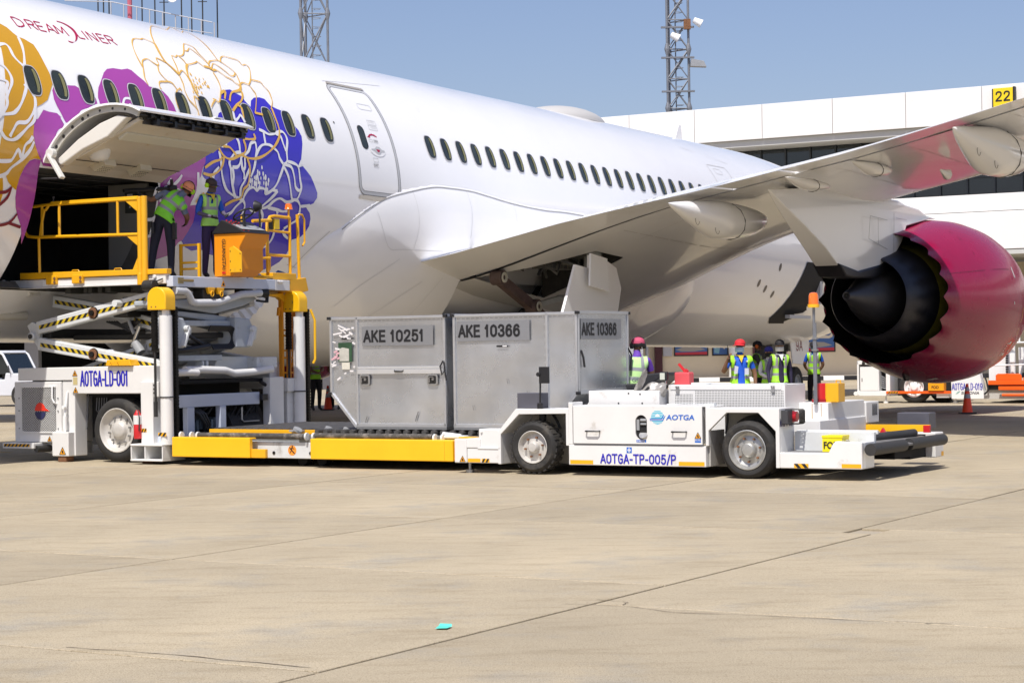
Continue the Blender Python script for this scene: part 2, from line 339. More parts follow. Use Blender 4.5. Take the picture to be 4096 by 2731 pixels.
# ---------------- livery outlines as (station, angle) on the fuselage ----------------
DEC={"gold_petal":[[[22.98,42.11],[23.14,41.37],[23.23,40.29],[23.3,38.13],[23.36,36.89],[23.48,36.44],[23.64,34.67],[23.67,31.73],[23.69,28.09],[23.72,24.88],[23.74,22.2],[23.71,20.69],[23.6,17.6],[23.51,15.08],[23.36,13.38],[23.22,12.18],[23.17,10.29],[23.13,8.03],[23.08,3.17],[23.12,0.25],[23.2,-2.61],[23.25,-3.6],[23.11,-3.53],[23.0,-4.22],[22.9,-6.29],[22.82,-9.17],[22.78,-12.65],[22.78,-13.43],[22.68,-12.58],[22.58,-11.23],[22.51,-9.21],[22.4,-9.8],[22.22,-10.48]],[[22.23,-10.9],[22.4,-10.22],[22.46,-10.35],[22.49,-12.63],[22.51,-15.17],[22.49,-18.02],[22.33,-19.31]]],"purple_petal":[[[23.25,-3.73],[23.11,-3.7],[23.0,-4.39],[22.9,-6.46],[22.82,-9.34],[22.78,-12.65],[22.79,-15.67],[22.84,-18.66],[22.94,-21.67],[23.06,-24.27],[23.2,-30],[23.2,-7.5]],[[23.37,11.66],[23.49,11.31],[23.67,11.22],[23.76,10.01],[23.82,8.14],[23.85,8.18],[23.78,10.82],[23.7,13.46],[23.66,15.59],[23.67,18.49],[23.73,20.09],[23.86,20.53],[24.05,21.11],[24.25,21.48],[24.34,20.75],[24.51,20.84],[24.65,19.49],[24.69,17.57],[24.7,16.23],[24.76,20.07],[24.82,22.26],[24.93,24.66],[25.1,28.37],[25.23,30.15],[25.4,30.95],[25.62,31.06],[25.79,31.89],[25.88,31.56],[25.98,29.68],[26.1,27.92],[26.18,26.06],[26.35,25.95],[26.51,25.05],[26.6,23.43],[26.68,20.38],[26.7,17.94],[26.72,14.2],[27.04,10.76],[27.28,7.84],[27.32,4.91],[27.3,1.9],[27.23,0.15],[27.18,-2.56],[27.19,-2.33],[27.12,-4.32],[27.08,-5.85],[27.07,-7.98],[27.03,-9.73],[26.97,-11.93],[26.96,-12.8],[27.1,-12.41],[27.13,-15.61],[27.13,-18.22],[27.06,-21.41],[26.98,-24.65],[26.89,-25.67],[26.81,-29.0],[26.75,-30.6],[26.55,-31.87],[26.12,-36],[26.12,-5.4],[23.3,-5.4],[23.23,-3.4],[23.14,-0.61],[23.08,4.02],[23.12,8.12],[23.22,8.53]]],"blue_petal":[[[28.05,23.38],[28.17,27.54],[28.35,30.41],[28.54,31.11],[28.64,29.99],[28.79,29.11],[28.86,26.77],[28.95,25.03],[29.04,27.72],[29.18,29.34],[29.37,29.97],[29.51,29.65],[29.61,27.08],[29.77,26.2],[29.94,25.6],[30.07,23.66],[30.14,20.65],[30.25,18.72],[30.3,16.46],[30.27,13.63],[30.2,10.32],[30.14,7.09],[30.06,4.74],[30.19,5.18],[30.28,3.99],[30.43,1.78],[30.54,-1.15],[30.63,-3.67],[30.63,-5.44],[30.53,-7.57],[30.4,-8.4],[30.13,-9.08],[30.18,-9.64],[30.31,-9.3],[30.45,-11.22],[30.5,-13.17],[30.5,-15.88],[30.43,-18.24],[30.31,-20.2],[30.07,-21.46],[30.07,-22.77],[30.09,-24.4],[30.05,-27.07],[29.94,-30.11],[29.75,-32.52],[29.57,-33.69],[29.36,-34.12],[29.24,-33.71],[29.1,-31.82],[28.53,-30.86],[27.84,-29.1],[27.56,-27.52],[27.31,-28.22],[27.11,-27.05],[26.96,-24.98],[26.95,-23.23],[27.03,-20.99],[27.1,-18.78],[27.13,-15.38],[27.1,-12.51],[27.27,-10.65],[27.38,-8.04],[27.47,-5.86],[27.41,-4.1],[27.29,-3.46],[27.22,-2.53],[27.25,-0.05],[27.29,2.47],[27.33,5.82],[27.49,10.29],[27.81,17.85],[27.91,20.3],[27.99,20.95]]],"white_lines":[[0.045,[[[23.36,36.76],[23.34,33.43],[23.29,30.05],[23.22,26.76],[23.16,24.11],[23.12,22.06],[23.08,18.22],[22.99,15.27],[22.88,12.33],[22.76,10.1],[22.64,8.99],[22.28,7.83]],[[22.77,31.59],[22.85,32.28],[22.96,32.61],[23.01,31.29],[23.02,28.71],[23.08,26.87],[23.17,25.37]],[[22.58,25.2],[22.66,24.69],[22.75,23.26],[22.8,21.01],[22.78,18.88],[22.69,16.36],[22.6,13.94],[22.58,11.68],[22.47,8.86],[22.32,6.84]],[[22.47,19.7],[22.56,19.7],[22.64,19.22],[22.69,18.64],[22.63,16.68],[22.6,13.49]],[[23.04,18.36],[23.11,18.52],[23.19,15.95],[23.22,14.87],[23.19,12.11],[23.08,9.23],[22.95,7.02],[22.76,6.43],[22.65,4.09],[22.57,2.03]],[[23.19,12.11],[23.13,8.03],[22.97,5.55],[22.83,3.36],[22.7,1.64],[22.58,1.08],[22.46,1.62],[22.37,3.57],[22.32,4.31]],[[22.28,-5.58],[22.55,-5.14],[22.63,-4.39],[22.75,-1.46],[22.82,-3.87],[22.89,-0.16],[23.01,1.56],[23.07,2.94]],[[22.31,-10.35],[22.51,-9.0],[22.62,-6.93],[22.83,-4.28],[23.01,-1.01],[23.09,1.48]]]],[0.045,[[[23.82,7.97],[23.89,7.95],[24.02,7.75],[24.08,6.79],[24.14,9.69],[24.24,12.71],[24.44,13.93],[24.7,15.9],[24.84,15.61],[24.96,14.24],[25.02,13.39]],[[24.23,12.38],[24.24,10.52],[24.29,9.52],[24.41,9.75],[24.49,11.18],[24.65,12.62],[24.88,13.48]],[[23.82,7.82],[23.77,6.36],[23.68,5.88],[23.61,4.09],[23.6,1.08]],[[23.75,10.14],[23.83,7.84]],[[24.7,15.95],[24.7,17.94],[24.65,19.31]],[[25.14,14.61],[25.28,16.57],[25.4,19.71],[25.56,20.07]],[[25.35,15.72],[25.51,17.75],[25.58,16.22]],[[25.98,-11.94],[26.01,-9.21],[26.04,-8.25],[26.11,-9.4],[26.26,-7.64],[26.32,-7.34],[26.39,-7.25],[26.53,-7.99],[26.61,-8.19],[26.67,-9.15],[26.69,-9.96]],[[26.42,-7.2],[26.58,-4.9],[26.66,-3.12]],[[26.3,-6.75],[26.39,-4.75]],[[26.11,-9.5],[26.14,-10.91],[26.16,-12.55]],[[27.09,-1.63],[27.1,-4.57],[27.09,-5.84]],[[25.92,-18.75],[26.04,-18.4],[26.13,-16.8],[26.14,-15.1]],[[26.02,-24.53],[26.15,-23.5],[26.17,-22.37]]]],[0.045,[[[28.98,16.41],[29.1,15.97],[29.27,15.16],[29.47,16.01],[29.64,17.03],[29.74,16.54],[29.79,14.11],[29.71,9.91],[29.69,6.35],[29.58,4.87]],[[29.1,15.97],[29.09,11.48]],[[28.75,6.53],[28.86,9.11],[29.0,10.87],[29.2,11.24],[29.34,10.15],[29.43,9.0],[29.47,6.86],[29.56,5.06]],[[28.63,10.65],[28.77,11.56],[28.79,9.2],[28.75,6.53],[28.68,2.59],[28.57,-0.96]],[[29.47,15.77],[29.6,15.12],[29.64,12.47],[29.69,9.88]],[[29.58,4.87],[29.45,0.77],[29.34,-2.41],[29.2,-4.74],[29.02,-6.05],[28.99,-4.59],[28.83,-4.39],[28.76,-5.34],[28.65,-4.43],[28.51,-5.26],[28.41,-7.49],[28.39,-9.2]],[[29.58,3.99],[29.69,1.13],[29.75,-2.26],[29.82,-6.49],[29.89,-7.28]],[[29.6,4.9],[29.8,4.35],[29.88,0.98],[29.92,-2.45],[30.02,-3.62],[30.08,-3.11]],[[29.7,6.16],[29.89,5.8],[30.02,4.68],[30.06,0.36],[30.1,-2.64],[30.03,-5.79],[29.96,-7.19]],[[29.89,-7.28],[29.68,-8.19],[29.47,-7.17],[29.29,-8.26],[29.13,-10.41],[28.92,-11.52],[28.75,-12.59],[28.6,-11.7]],[[29.38,-4.7],[29.21,-7.29],[29.04,-9.44],[28.92,-11.1]],[[29.19,-4.53],[29.37,-4.71]],[[29.13,-10.83],[29.4,-11.16],[29.59,-11.58],[29.73,-11.19]],[[29.88,-7.07],[30.0,-7.23],[30.09,-8.78],[30.11,-10.96],[30.09,-13.64],[29.91,-15.63],[29.72,-17.63]],[[28.93,-11.95],[29.01,-13.57],[29.03,-16.61],[29.02,-19.72],[29.0,-22.91],[28.9,-25.31]],[[29.02,-21.98],[29.21,-24.54],[29.32,-24.66],[29.44,-22.01],[29.46,-18.81]],[[29.4,-11.16],[29.45,-12.62]],[[29.69,-18.11],[29.79,-19.83],[29.93,-21.05]],[[27.69,6.44],[27.72,3.16],[27.73,-0.14],[27.78,-3.36],[27.88,-6.12],[28.03,-7.58],[28.17,-8.23]],[[28.24,12.11],[28.29,10.47],[28.29,7.47]],[[28.14,-8.69],[28.04,-4.23],[28.0,-1.38],[27.99,1.09],[27.96,3.13],[28.06,5.39],[28.16,6.61],[28.32,7.1]],[[28.04,1.59],[28.18,1.81],[28.26,3.19],[28.31,5.38],[28.37,6.76]],[[28.04,1.59],[28.07,-1.69],[28.06,-5.03],[28.15,-8.25]],[[28.3,4.95],[28.32,1.61],[28.37,0.01],[28.37,-2.09]],[[28.63,10.65],[28.54,7.91],[28.42,5.99],[28.4,2.14],[28.32,0.77]],[[28.54,1.94],[28.46,-0.28],[28.39,-2.48],[28.29,-5.13],[28.29,-8.07]],[[27.95,-14.82],[28.09,-13.8],[28.2,-11.55],[28.36,-9.25]],[[28.17,-8.43],[28.37,-9.22],[28.45,-11.25],[28.39,-14.74]],[[27.76,8.24],[27.9,8.92],[27.92,10.66]],[[28.33,21.69],[28.32,18.47],[28.44,19.62],[28.53,20.75],[28.6,18.14]],[[27.49,-3.78],[27.52,-1.27],[27.66,1.0]],[[30.09,-9.21],[30.4,-8.48]],[[30.03,4.7],[30.14,7.09]]]]],"maroon_lines":[[0.045,[[[22.35,-14.62],[22.56,-14.24],[22.67,-12.6]],[[22.42,-19.2],[22.61,-15.9],[22.66,-12.82]],[[22.52,-24.66],[22.77,-23.46],[22.9,-20.37]],[[22.77,-23.46],[23.05,-24.5]]]]],"gold_lines":[[0.024,[[[26.24,33.49],[26.33,36.71],[26.51,38.22],[26.61,37.02],[26.7,36.08],[26.76,36.89],[26.8,39.59],[26.99,38.25],[27.02,37.74]],[[26.24,33.49],[26.24,37.31],[26.29,41.25],[26.39,45.0],[26.52,47.72],[26.65,48.87],[26.8,49.13],[26.88,49.89],[26.98,49.36],[27.11,48.18]],[[27.12,48.42],[27.34,54.96],[27.73,62.68],[27.93,65.24],[28.1,64.83],[28.27,64.43],[28.9,73.62],[28.75,68.08],[28.75,65.4],[28.97,68.42],[29.04,66.25],[28.97,60.75],[28.87,53.9],[28.79,48.78],[28.75,45.3]],[[26.24,33.49],[26.15,29.62],[26.15,27.23],[26.16,26.48]],[[26.71,36.11],[26.64,33.27],[26.69,30.87],[26.74,29.48],[26.52,28.74],[26.46,26.72],[26.48,25.74]],[[26.74,29.48],[26.86,29.12],[26.93,26.76],[27.02,27.52],[27.03,26.35]],[[26.93,26.76],[26.84,24.82],[26.77,22.09],[26.78,19.34]],[[27.18,33.42],[27.25,37.22],[27.32,42.33],[27.43,42.32],[27.51,43.39],[27.56,43.22],[27.76,45.01],[28.06,51.41],[28.17,52.56],[28.32,51.31],[28.3,47.53],[28.33,43.57],[28.31,41.06]],[[27.88,47.57],[27.99,47.64],[28.12,49.58],[28.17,49.39],[28.23,46.86],[28.27,44.43],[28.33,42.15]],[[27.55,43.18],[27.6,41.29],[27.63,39.44],[27.94,41.32],[28.01,42.08],[28.12,40.09],[28.27,39.93],[28.32,38.78]],[[27.18,33.42],[27.32,35.6],[27.39,34.91],[27.42,31.49]],[[27.18,33.12],[27.17,29.69],[27.13,27.13],[27.15,23.74],[27.21,22.33],[27.31,20.28],[27.3,18.0]],[[27.44,23.91],[27.34,25.25],[27.3,22.29],[27.3,20.01]],[[28.31,41.06],[28.42,43.53],[28.6,44.76],[28.75,45.3],[28.85,44.02],[29.01,40.36],[28.99,37.0],[28.94,34.32]],[[28.29,40.32],[28.34,40.16],[28.49,42.73],[28.6,42.07],[28.73,39.43],[28.79,37.98],[28.91,38.2],[29.01,40.0]],[[28.26,39.24],[28.43,39.46],[28.54,38.16],[28.62,36.82],[28.75,35.94],[28.79,34.8],[28.9,33.91]],[[28.29,38.04],[28.29,34.27],[28.25,30.9],[28.17,28.42],[28.02,24.65],[27.94,25.38],[27.86,25.47]],[[28.79,44.54],[28.92,47.32],[29.08,48.99],[29.24,48.81],[29.47,48.13],[29.47,45.58],[29.61,46.3],[29.64,44.67],[29.53,41.39],[29.35,37.1],[29.2,34.77]],[[28.94,34.32],[29.05,35.43],[29.21,34.94],[29.25,33.06],[29.28,31.04],[29.19,27.89],[29.0,22.48]],[[29.38,37.85],[29.66,37.55],[29.69,35.87],[29.76,33.86],[29.75,31.39],[29.7,28.59],[29.56,25.4]],[[27.94,25.38],[27.82,23.76],[27.73,22.0]]]],[0.045,[[[27.11,48.18],[27.01,42.57],[27.0,38.61],[27.09,36.12],[27.18,33.42]],[[27.63,39.44],[27.53,37.5],[27.44,33.89],[27.43,31.24],[27.42,28.16],[27.47,25.32]],[[28.94,34.32],[28.83,31.61],[28.52,29.62],[28.35,25.85]],[[28.84,31.64],[28.84,29.6],[28.71,26.72],[28.53,24.78],[28.33,21.91]],[[28.53,24.78],[28.63,23.78],[28.6,19.78]],[[28.17,28.42],[28.34,29.86],[28.22,26.34]],[[28.12,40.09],[28.27,39.93],[28.32,38.78]],[[28.32,38.78],[28.43,39.46]],[[29.0,22.72],[29.23,22.52]],[[29.59,25.77],[29.59,22.59],[29.61,18.37],[29.56,15.05],[29.39,11.58],[29.17,8.77],[28.93,6.62],[28.7,5.52],[28.49,5.46],[28.33,6.27]],[[27.65,9.31],[27.72,6.5],[27.85,4.62],[28.02,4.27],[28.24,5.69],[28.43,7.28],[28.47,9.5],[28.45,11.84],[28.63,12.18],[28.79,12.69],[28.78,14.45]],[[27.72,9.44],[27.85,8.39],[28.0,8.24],[28.11,6.73],[28.17,5.57]],[[27.27,0.18],[27.49,2.38],[27.7,3.55],[27.76,4.68]],[[27.22,-1.72],[27.42,-2.04],[27.62,-0.71],[27.75,1.55],[27.81,4.56]],[[27.44,-2.01],[27.43,-4.27]],[[28.48,5.25],[28.54,2.37],[28.52,-1.46],[28.47,-4.05],[28.37,-5.45],[28.31,-8.46],[28.08,-9.81],[27.89,-11.52]],[[27.09,-11.49],[27.28,-8.17]]]]],"white_dots":[[28.91,2.81],[28.78,1.08],[28.83,0.65],[28.94,0.68],[28.68,-1.0],[28.77,-0.36],[28.96,-0.77],[29.01,-0.48],[28.73,-1.07],[28.87,-0.94],[28.79,-1.49],[28.56,-2.24],[28.69,-2.97],[28.8,-2.4],[28.84,-2.69],[28.96,-2.51],[29.03,-2.76],[29.09,-2.63],[29.1,-1.37],[28.61,-3.43],[28.54,-4.16],[28.74,-3.17],[28.75,-4.28],[29.03,-4.54],[28.83,-4.1],[29.07,-4.92],[28.61,-2.16],[28.59,-4.51]],"gold_dots":[[27.55,34.76],[27.64,33.44],[27.74,33.37],[27.86,33.71],[27.53,32.16],[27.7,32.38],[27.88,32.5],[27.5,30.65],[27.61,31.27],[27.76,31.15],[27.83,31.7],[27.48,29.41],[27.53,29.83],[27.58,29.18],[27.63,29.67],[27.67,29.91],[27.5,28.5],[27.5,27.6],[27.37,26.93],[27.61,27.26],[27.86,30.43],[27.9,30.55]]}
# ---------------- ground ----------------
conc=M('apron_concrete',(.425,.36,.253),.88,0,.15,.45,.3,70,0,(.33,.305,.255),.8,.52,objvar=.08)
def concrete_detail(m):
    n=m.node_tree.nodes;l=m.node_tree.links;b=n['Principled BSDF'];src=b.inputs['Base Color'].links[0].from_socket
    tc=n.new('ShaderNodeTexCoord')
    def mul(src,scale,lo,hi,col,det=3,rough=.6,st=None):
        t=n.new('ShaderNodeTexNoise'); t.inputs['Scale'].default_value=scale; t.inputs['Detail'].default_value=det; t.inputs['Roughness'].default_value=rough
        v=tc.outputs['Object']
        if st: mp=n.new('ShaderNodeMapping'); mp.inputs['Scale'].default_value=st; l.new(v,mp.inputs[0]); v=mp.outputs[0]
        l.new(v,t.inputs['Vector'])
        mr=n.new('ShaderNodeMapRange'); mr.inputs[1].default_value=lo; mr.inputs[2].default_value=hi; l.new(t.outputs['Fac'],mr.inputs[0])
        mx=n.new('ShaderNodeMix'); mx.data_type='RGBA'; mx.blend_type='MULTIPLY'; mx.inputs[7].default_value=(*col,1); l.new(src,mx.inputs[6]); l.new(mr.outputs[0],mx.inputs[0]); return mx.outputs[2]
    s=mul(src,110,.50,.60,(.64,.62,.58),2,.8)
    s=mul(s,38,.56,.66,(.74,.71,.67),3,.8)
    s=mul(s,1.3,.50,.68,(.82,.80,.76),8,.7,(1,3.5,1))
    s=mul(s,260,.55,.62,(1.25,1.25,1.2),1,.5)
    l.new(s,b.inputs['Base Color'])
concrete_detail(conc)
g=MB(); g.box(-2500,2500,-300,5000,-.6,-.03); ground=g.obj('ground',M('joint_dirt',(.10,.085,.065),.95,0,.3,2))
tag(ground,'pale tan concrete apron of large slabs','ground',kind='structure')
GF=Matrix.Rotation(R(-30.5),4,'Z')
def gp(a,b,z=0): return tuple(GF@Vector((a,b,z)))
far=MB(); far.add([(-2500,160,-.005),(2500,160,-.005),(2500,5000,-.005),(-2500,5000,-.005)],[(0,1,2,3)]); far.add([(-2500,-300,-.02),(2500,-300,-.02),(2500,160,-.02),(-2500,160,-.02)],[(0,1,2,3)])
fo=far.obj('far_apron',M('far_concrete',(.36,.31,.23),.9,0,.1,.1),ground)
# slabs: rows along b, columns along a, seen from the camera out to the terminal
def slab(a0,a1,b0,b1):
    gpx=.016 if b0<22 else .024
    m=MB(); m.prism([(a0+gpx,b0+gpx*.7),(a1-gpx,b0+gpx*.7),(a1-gpx,b1-gpx*.7),(a0+gpx,b1-gpx*.7)],'z',-.05,random.uniform(-.001,.001))
    m.v=[tuple(GF@Vector(v)) for v in m.v]; c=Vector(m.v[0]); c=Vector((c.x,c.y,0))
    m.v=[tuple(Vector(v)-c) for v in m.v]
    o=m.obj('concrete_slab',conc,ground,.004 if b0<20 else 0,seg=1); o.location=c
for i in range(-13,8):
    if i<1: a0=-6.19+4.49*(i-1); a1=a0+4.49; bs=[12.6+4.13*k for k in range(-3,25)]
    else: a0=-6.19+4.49*(i-1); a1=a0+4.49; bs=[11.5+5.65*k for k in range(-2,18)]
    for b0,b1 in zip(bs[:-1],bs[1:]):
        p=gp((a0+a1)/2,(b0+b1)/2); 
        if p[1]<5 or p[1]>112 or abs(p[0])>p[1]*.30+7: continue
        aa0,aa1=a0,a1
        if i==1 and b0>17: aa0-=.28
        if i==0 and b0>16.6: aa1-=.28
        slab(aa0,aa1,b0,b1)
# fine cracks across two slabs
def ribbon3(pts,w,z=.003):
    m=MB();P=[Vector(p) for p in pts];vs=[]
    for i,p in enumerate(P):
        d=(P[min(i+1,len(P)-1)]-P[max(i-1,0)]).normalized();n=Vector((-d.y,d.x,0))*w*random.uniform(.3,1);vs+=[p+n/2+Vector((0,0,z)),p-n/2+Vector((0,0,z))]
    m.add(vs,[(2*i,2*i+1,2*i+3,2*i+2) for i in range(len(P)-1)]); return m
crk=M('crack_filler',(.07,.05,.035),.95)
for pts,w in (([(0.32,13.05),(.75,12.85),(1.0,12.55),(1.5,12.35),(2.0,12.1),(2.6,11.85)],.012),([(.55,13.25),(.72,13.1),(.70,12.95)],.012),([(-4.3,22.0),(-3.4,21.5),(-2.4,21.0),(-1.4,20.5)],.006),([(-2.6,11.45),(-2.1,11.2),(-1.6,10.9),(-1.1,10.57)],.014)):
    q=smoothline(pts,6); q=[(x+random.uniform(-.012,.012),y+random.uniform(-.012,.012),0) for x,y in q]
    ribbon3(q,w,.004).obj('crack',crk,ground,recalc=False)
ymark=M('worn_yellow_marking',(.62,.38,.03),.8,0,.2,6,0,0,0,(.40,.33,.25),5,.5)
for pts,w in (([(4.0,50),(14,52.5),(22,54)],.15),([(5.5,47),(11,48)],.15),([(4.5,62),(20,66)],.3),([(-20,60),(-12,57)],.15),([(-14,38),(-8.7,34.6)],.12)):
    m=ribbon3([(x,y,0) for x,y in pts],w,.005); mo=m.obj('painted_line',ymark,ground,recalc=False)
# litter
m=MB(); m.add([(-.055,-.05,.006),(.03,-.06,.008),(.062,.045,.006),(-.03,.055,.012)],[(0,1,2,3)]); m.add([(-.03,.055,.012),(.062,.045,.006),(.06,.055,.02),(-.025,.07,.022)],[(0,1,2,3)])
o=m.obj('paper_scrap',M('mint_paper',(.10,.62,.50),.7,0,.05)); o.location=(-.44,11.98,.004); o.scale=(.85,.9,1); tag(o,'small mint green scrap lying on the bare concrete in the foreground','litter')
# ---------------- terminal building ----------------
TP=Matrix.Translation((8.4,85,0))@Matrix.Rotation(R(-31),4,'Z')
term=empty('terminal_building',(9.41,95.2,-.2),(0,0,R(-31))); term.scale=(1.12,1.12,1.12); tag(term,'long white terminal pier with dark ribbon windows behind the airplane','building')
tw=M('terminal_white_cladding',(.80,.79,.77),.55,0,.03,.4,0,0,0,(.62,.60,.57),.7,.62)
twg=M('terminal_soffit_grey',(.52,.52,.50),.6)
# pier: upper parapet band in panels, soffit, window strip, lower spandrel
pl=3.1
for k in range(-33,17):
    x0=k*pl+.012; x1=(k+1)*pl-.012
    m=MB(); m.box(x0,x1,-1.1,-.85,10.2,11.62); m.obj('parapet_panel',tw,term,.01)
m=MB(); m.box(-104,52,-.95,9,9.92,10.18); m.box(-104,52,-.84,9,10.19,11.56); m.obj('roof',twg,term)
m=MB(); m.box(-104,52,.9,1.0,7.52,9.91); m.obj('window_band',vdark,term)
for k in range(-90,46):
    x=k*1.12; m=MB(); m.box(x+.03,x+1.12-.03,.74,.80,7.55,9.88); m.obj('window_pane',glass,term)
m=MB()
for k in range(-90,47): m.box(k*1.12-.03,k*1.12+.03,.66,.84,7.52,9.91)
m.box(-104,52,.66,.84,8.2,8.26); m.obj('mullion',M('mullion_metal',(.05,.055,.06),.4,.5),term)
m=MB(); m.box(-104,52,.2,14,6.83,7.51); m.obj('spandrel',tw,term,.02)
m=MB(); m.box(-104,52,0.12,14,5.3,6.80); m.obj('lower_band',tw,term,.02)
m=MB(); m.box(-104,52,.15,14,5.1,5.28); m.obj('soffit',twg,term)
# gate sign
sg=empty('gate_sign',(9.41,95.2,-.2),(0,0,R(-31))); sg.scale=(1.12,1.12,1.12); tag(sg,'yellow gate number sign reading 22 on the white parapet','sign')
m=MB(); m.box(12.95,13.72,-1.40,-1.2,10.5,11.45); m.obj('sign_box',M('sign_yellow',(.85,.62,.01),.4),sg,.01)
m=MB(); m.box(13.73,13.80,-1.42,-1.2,10.5,11.47); m.box(12.90,12.94,-1.38,-1.22,10.5,11.44); m.obj('sign_edge',blackp,sg)
stext('22',blackp,sg,(13.05,-1.405,10.93),(1,0,0),(0,0,1),.56,.40,.15)
# ground floor under the pier: shaded wall facing the apron
gf=empty('ground_floor_hall',(0,94,0)); tag(gf,'beige ground floor wall in shade with airline posters under the terminal','building')
beige=M('beige_wall',(.80,.68,.48),.8,0,.05,.8)
m=MB(); m.box(4.6,30,0,.4,0,5.4); m.obj('wall',beige,gf)
m=MB(); m.box(-60,4.55,5,5.4,0,4.6); m.obj('back_wall',vdark,gf)
m=MB(); m.box(-60,4.5,-9,9,4.05,4.5); m.box(-60,4.5,-9,-8.6,3.5,4.05); m.box(4.5,40,-2.5,0,3.7,4.0);m.obj('canopy',twg,gf)
for x in (6.9,):
    m=MB(); m.box(x-.18,x+.18,-.25,-.02,0,4.0); m.obj('wall_pillar',M('maroon_pillar',(.07,.015,.02),.6),gf)
for x in (-34,-27,-21,-14,-8,-1.5):
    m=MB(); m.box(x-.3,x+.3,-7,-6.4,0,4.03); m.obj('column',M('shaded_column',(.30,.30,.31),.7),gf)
m=MB(); m.box(-3.0,1.8,-4,-3.8,0,2.9); m.obj('shop_front',M('maroon_front',(.16,.02,.03),.5),gf)
def poster(x0,x1,z0,z1,kind):
    m=MB(); m.box(x0-.06,x1+.06,-.06,-.01,z0-.06,z1+.06); f=m.obj('poster_frame',blackp,gf,.005)
    m=MB(); w=x1-x0;h=z1-z0; O=(x0,-.062,z0);U=(1,0,0);V=(0,0,1)
    if kind==0:
        plate(m,[(0,0),(w,0),(w,h*.18),(0,h*.14)],O,U,V,.002); m.c=1; plate(m,[(0,h*.14),(w,h*.18),(w,h),(0,h)],O,U,V,.002); m.c=2
        plate(m,[(w*.02,h*.3),(w*.3,h*.5),(w*.7,h*.48),(w*.95,h*.3),(w*.6,h*.2),(w*.2,h*.2)],O,U,V,.005); m.c=3
        plate(m,[(w*.18,h*.78),(w*.3,h*.86),(w*.86,h*.84),(w*.93,h*.98),(w*.97,h*.98),(w*.95,h*.76),(w*.85,h*.68),(w*.3,h*.7)],O,U,V,.008)
    else:
        m.c=1; plate(m,[(0,0),(w,0),(w,h),(0,h)],O,U,V,.002); m.c=4; plate(m,[(w*.05,h*.1),(w*.4,h*.05),(w*.5,h*.5),(w*.1,h*.75)],O,U,V,.004); m.c=3; plate(m,[(w*.45,h*.55),(w*.8,h*.3),(w*.95,h*.6),(w*.7,h*.85)],O,U,V,.005)
    m.obj('picture',[M('poster_red',(.5,.03,.05),.5),M('poster_blue',(.05,.13,.35),.5),M('poster_haze',(.35,.32,.28),.5),M('poster_cream',(.7,.62,.5),.5),M('poster_teal',(.2,.4,.5),.5)],f,recalc=False)
poster(7.7,9.2,1.25,2.05,0); poster(9.5,10.15,1.25,2.05,1); poster(13.6,15.2,1.35,2.2,0)
m=MB(); m.box(-.75,.75,-.1,-.02,0,2.9); dr=m.obj('door',M('maroon_door',(.10,.02,.03),.5),gf); dr.location=(12.1,0,0)
m=MB(); m.box(-.35,-.1,-.125,-.102,1.45,1.75); m.obj('notice',whitep,dr)
for x,w_ in ((7.12,.42),):
    m=MB(); m.box(x,x+w_,-.12,-.03,1.2,3.3); m.obj('light_panel',M('pale_panel',(.5,.5,.52),.6),gf)
m=MB(); m.cyl((10.5,-.6,0),(10.5,-.6,4.0),.34,20); m.obj('white_column',M('column_white',(.84,.84,.84),.5),gf,0,40)
m=MB(); m.box(5.2,6.1,-1.4,-.6,.2,2.3); m.cyl((6.3,-1,.2),(6.3,-1,3.0),.08,10); m.obj('grey_kiosk',M('kiosk_grey',(.42,.43,.46),.5),gf,.02,40)
# kerb with black and white blocks
kb=empty('painted_kerb',(0,91.2,0)); tag(kb,'black and white painted kerb in front of the terminal wall','kerb')
for k in range(-40,36):
    m=MB(); x=k*.95; m.box(x,x+.945,0,.35,0,.2); m.obj('kerb_block',whitep if k%2 else blackp,kb,.01)
m=MB(); m.box(-40,36,.36,3,0,.19); m.obj('walkway',M('walkway_concrete',(.42,.38,.32),.85,0,.06),kb)
# ---------------- lattice towers ----------------
galv=M('galvanised_steel',(.22,.23,.25),.5,.4,.15,3)
def tower(name,x,y,z0,z1,w,label,rot=0,bay=1.75,lights=True):
    t=empty(name,(x,y,0),(0,0,rot)); tag(t,label,'tower')
    L=[(0,0),(w,.12*w),(w*.15,w*.9)]
    for a,b in L:
        m=MB(); m.cyl((a,b,z0),(a,b,z1),.075,8)
        z=z0+bay
        while z<z1: m.tube([(a,b,z-.35),(a,b,z),(a,b,z+.02),(a,b,z+.35)],[.08,.17,.17,.08],8); z+=bay*2
        m.obj('leg',galv,t,0,40)
    z=z0
    i=0
    m=MB()
    while z+bay<=z1:
        for j in range(3):
            A=L[j];B=L[(j+1)%3]; m.cyl((A[0],A[1],z),(B[0],B[1],z),.04,5)
            if (i+j)%2: A,B=B,A
            m.cyl((A[0],A[1],z),(B[0],B[1],z+bay),.05,5)
            m.cyl((B[0],B[1],z),(A[0],A[1],z+bay),.035,5)
        z+=bay;i+=1
    m.obj('bracing',galv,t,0,40)
    m=MB(); m.cyl((w*.42,w*.4,z0),(w*.42,w*.4,z1),.04,6)
    z=z0
    while z<z1: m.tube([(w*.42,w*.4,z),(w*.7,w*.3,z),(w*.75,w*.1,z),(w*.4,0,z)],.018,5); z+=.55
    m.obj('ladder',galv,t,0,40)
    return t
t=tower('lattice_tower',9.46,118,0,24.5,1.28,'grey lattice floodlight tower with round lamps behind the terminal roof')
for z in (18.7,20.5,16.7):
    m=MB(); m.box(-.35,1.6,-.1,.15,z,z+.09); m.obj('bracket',galv,t)
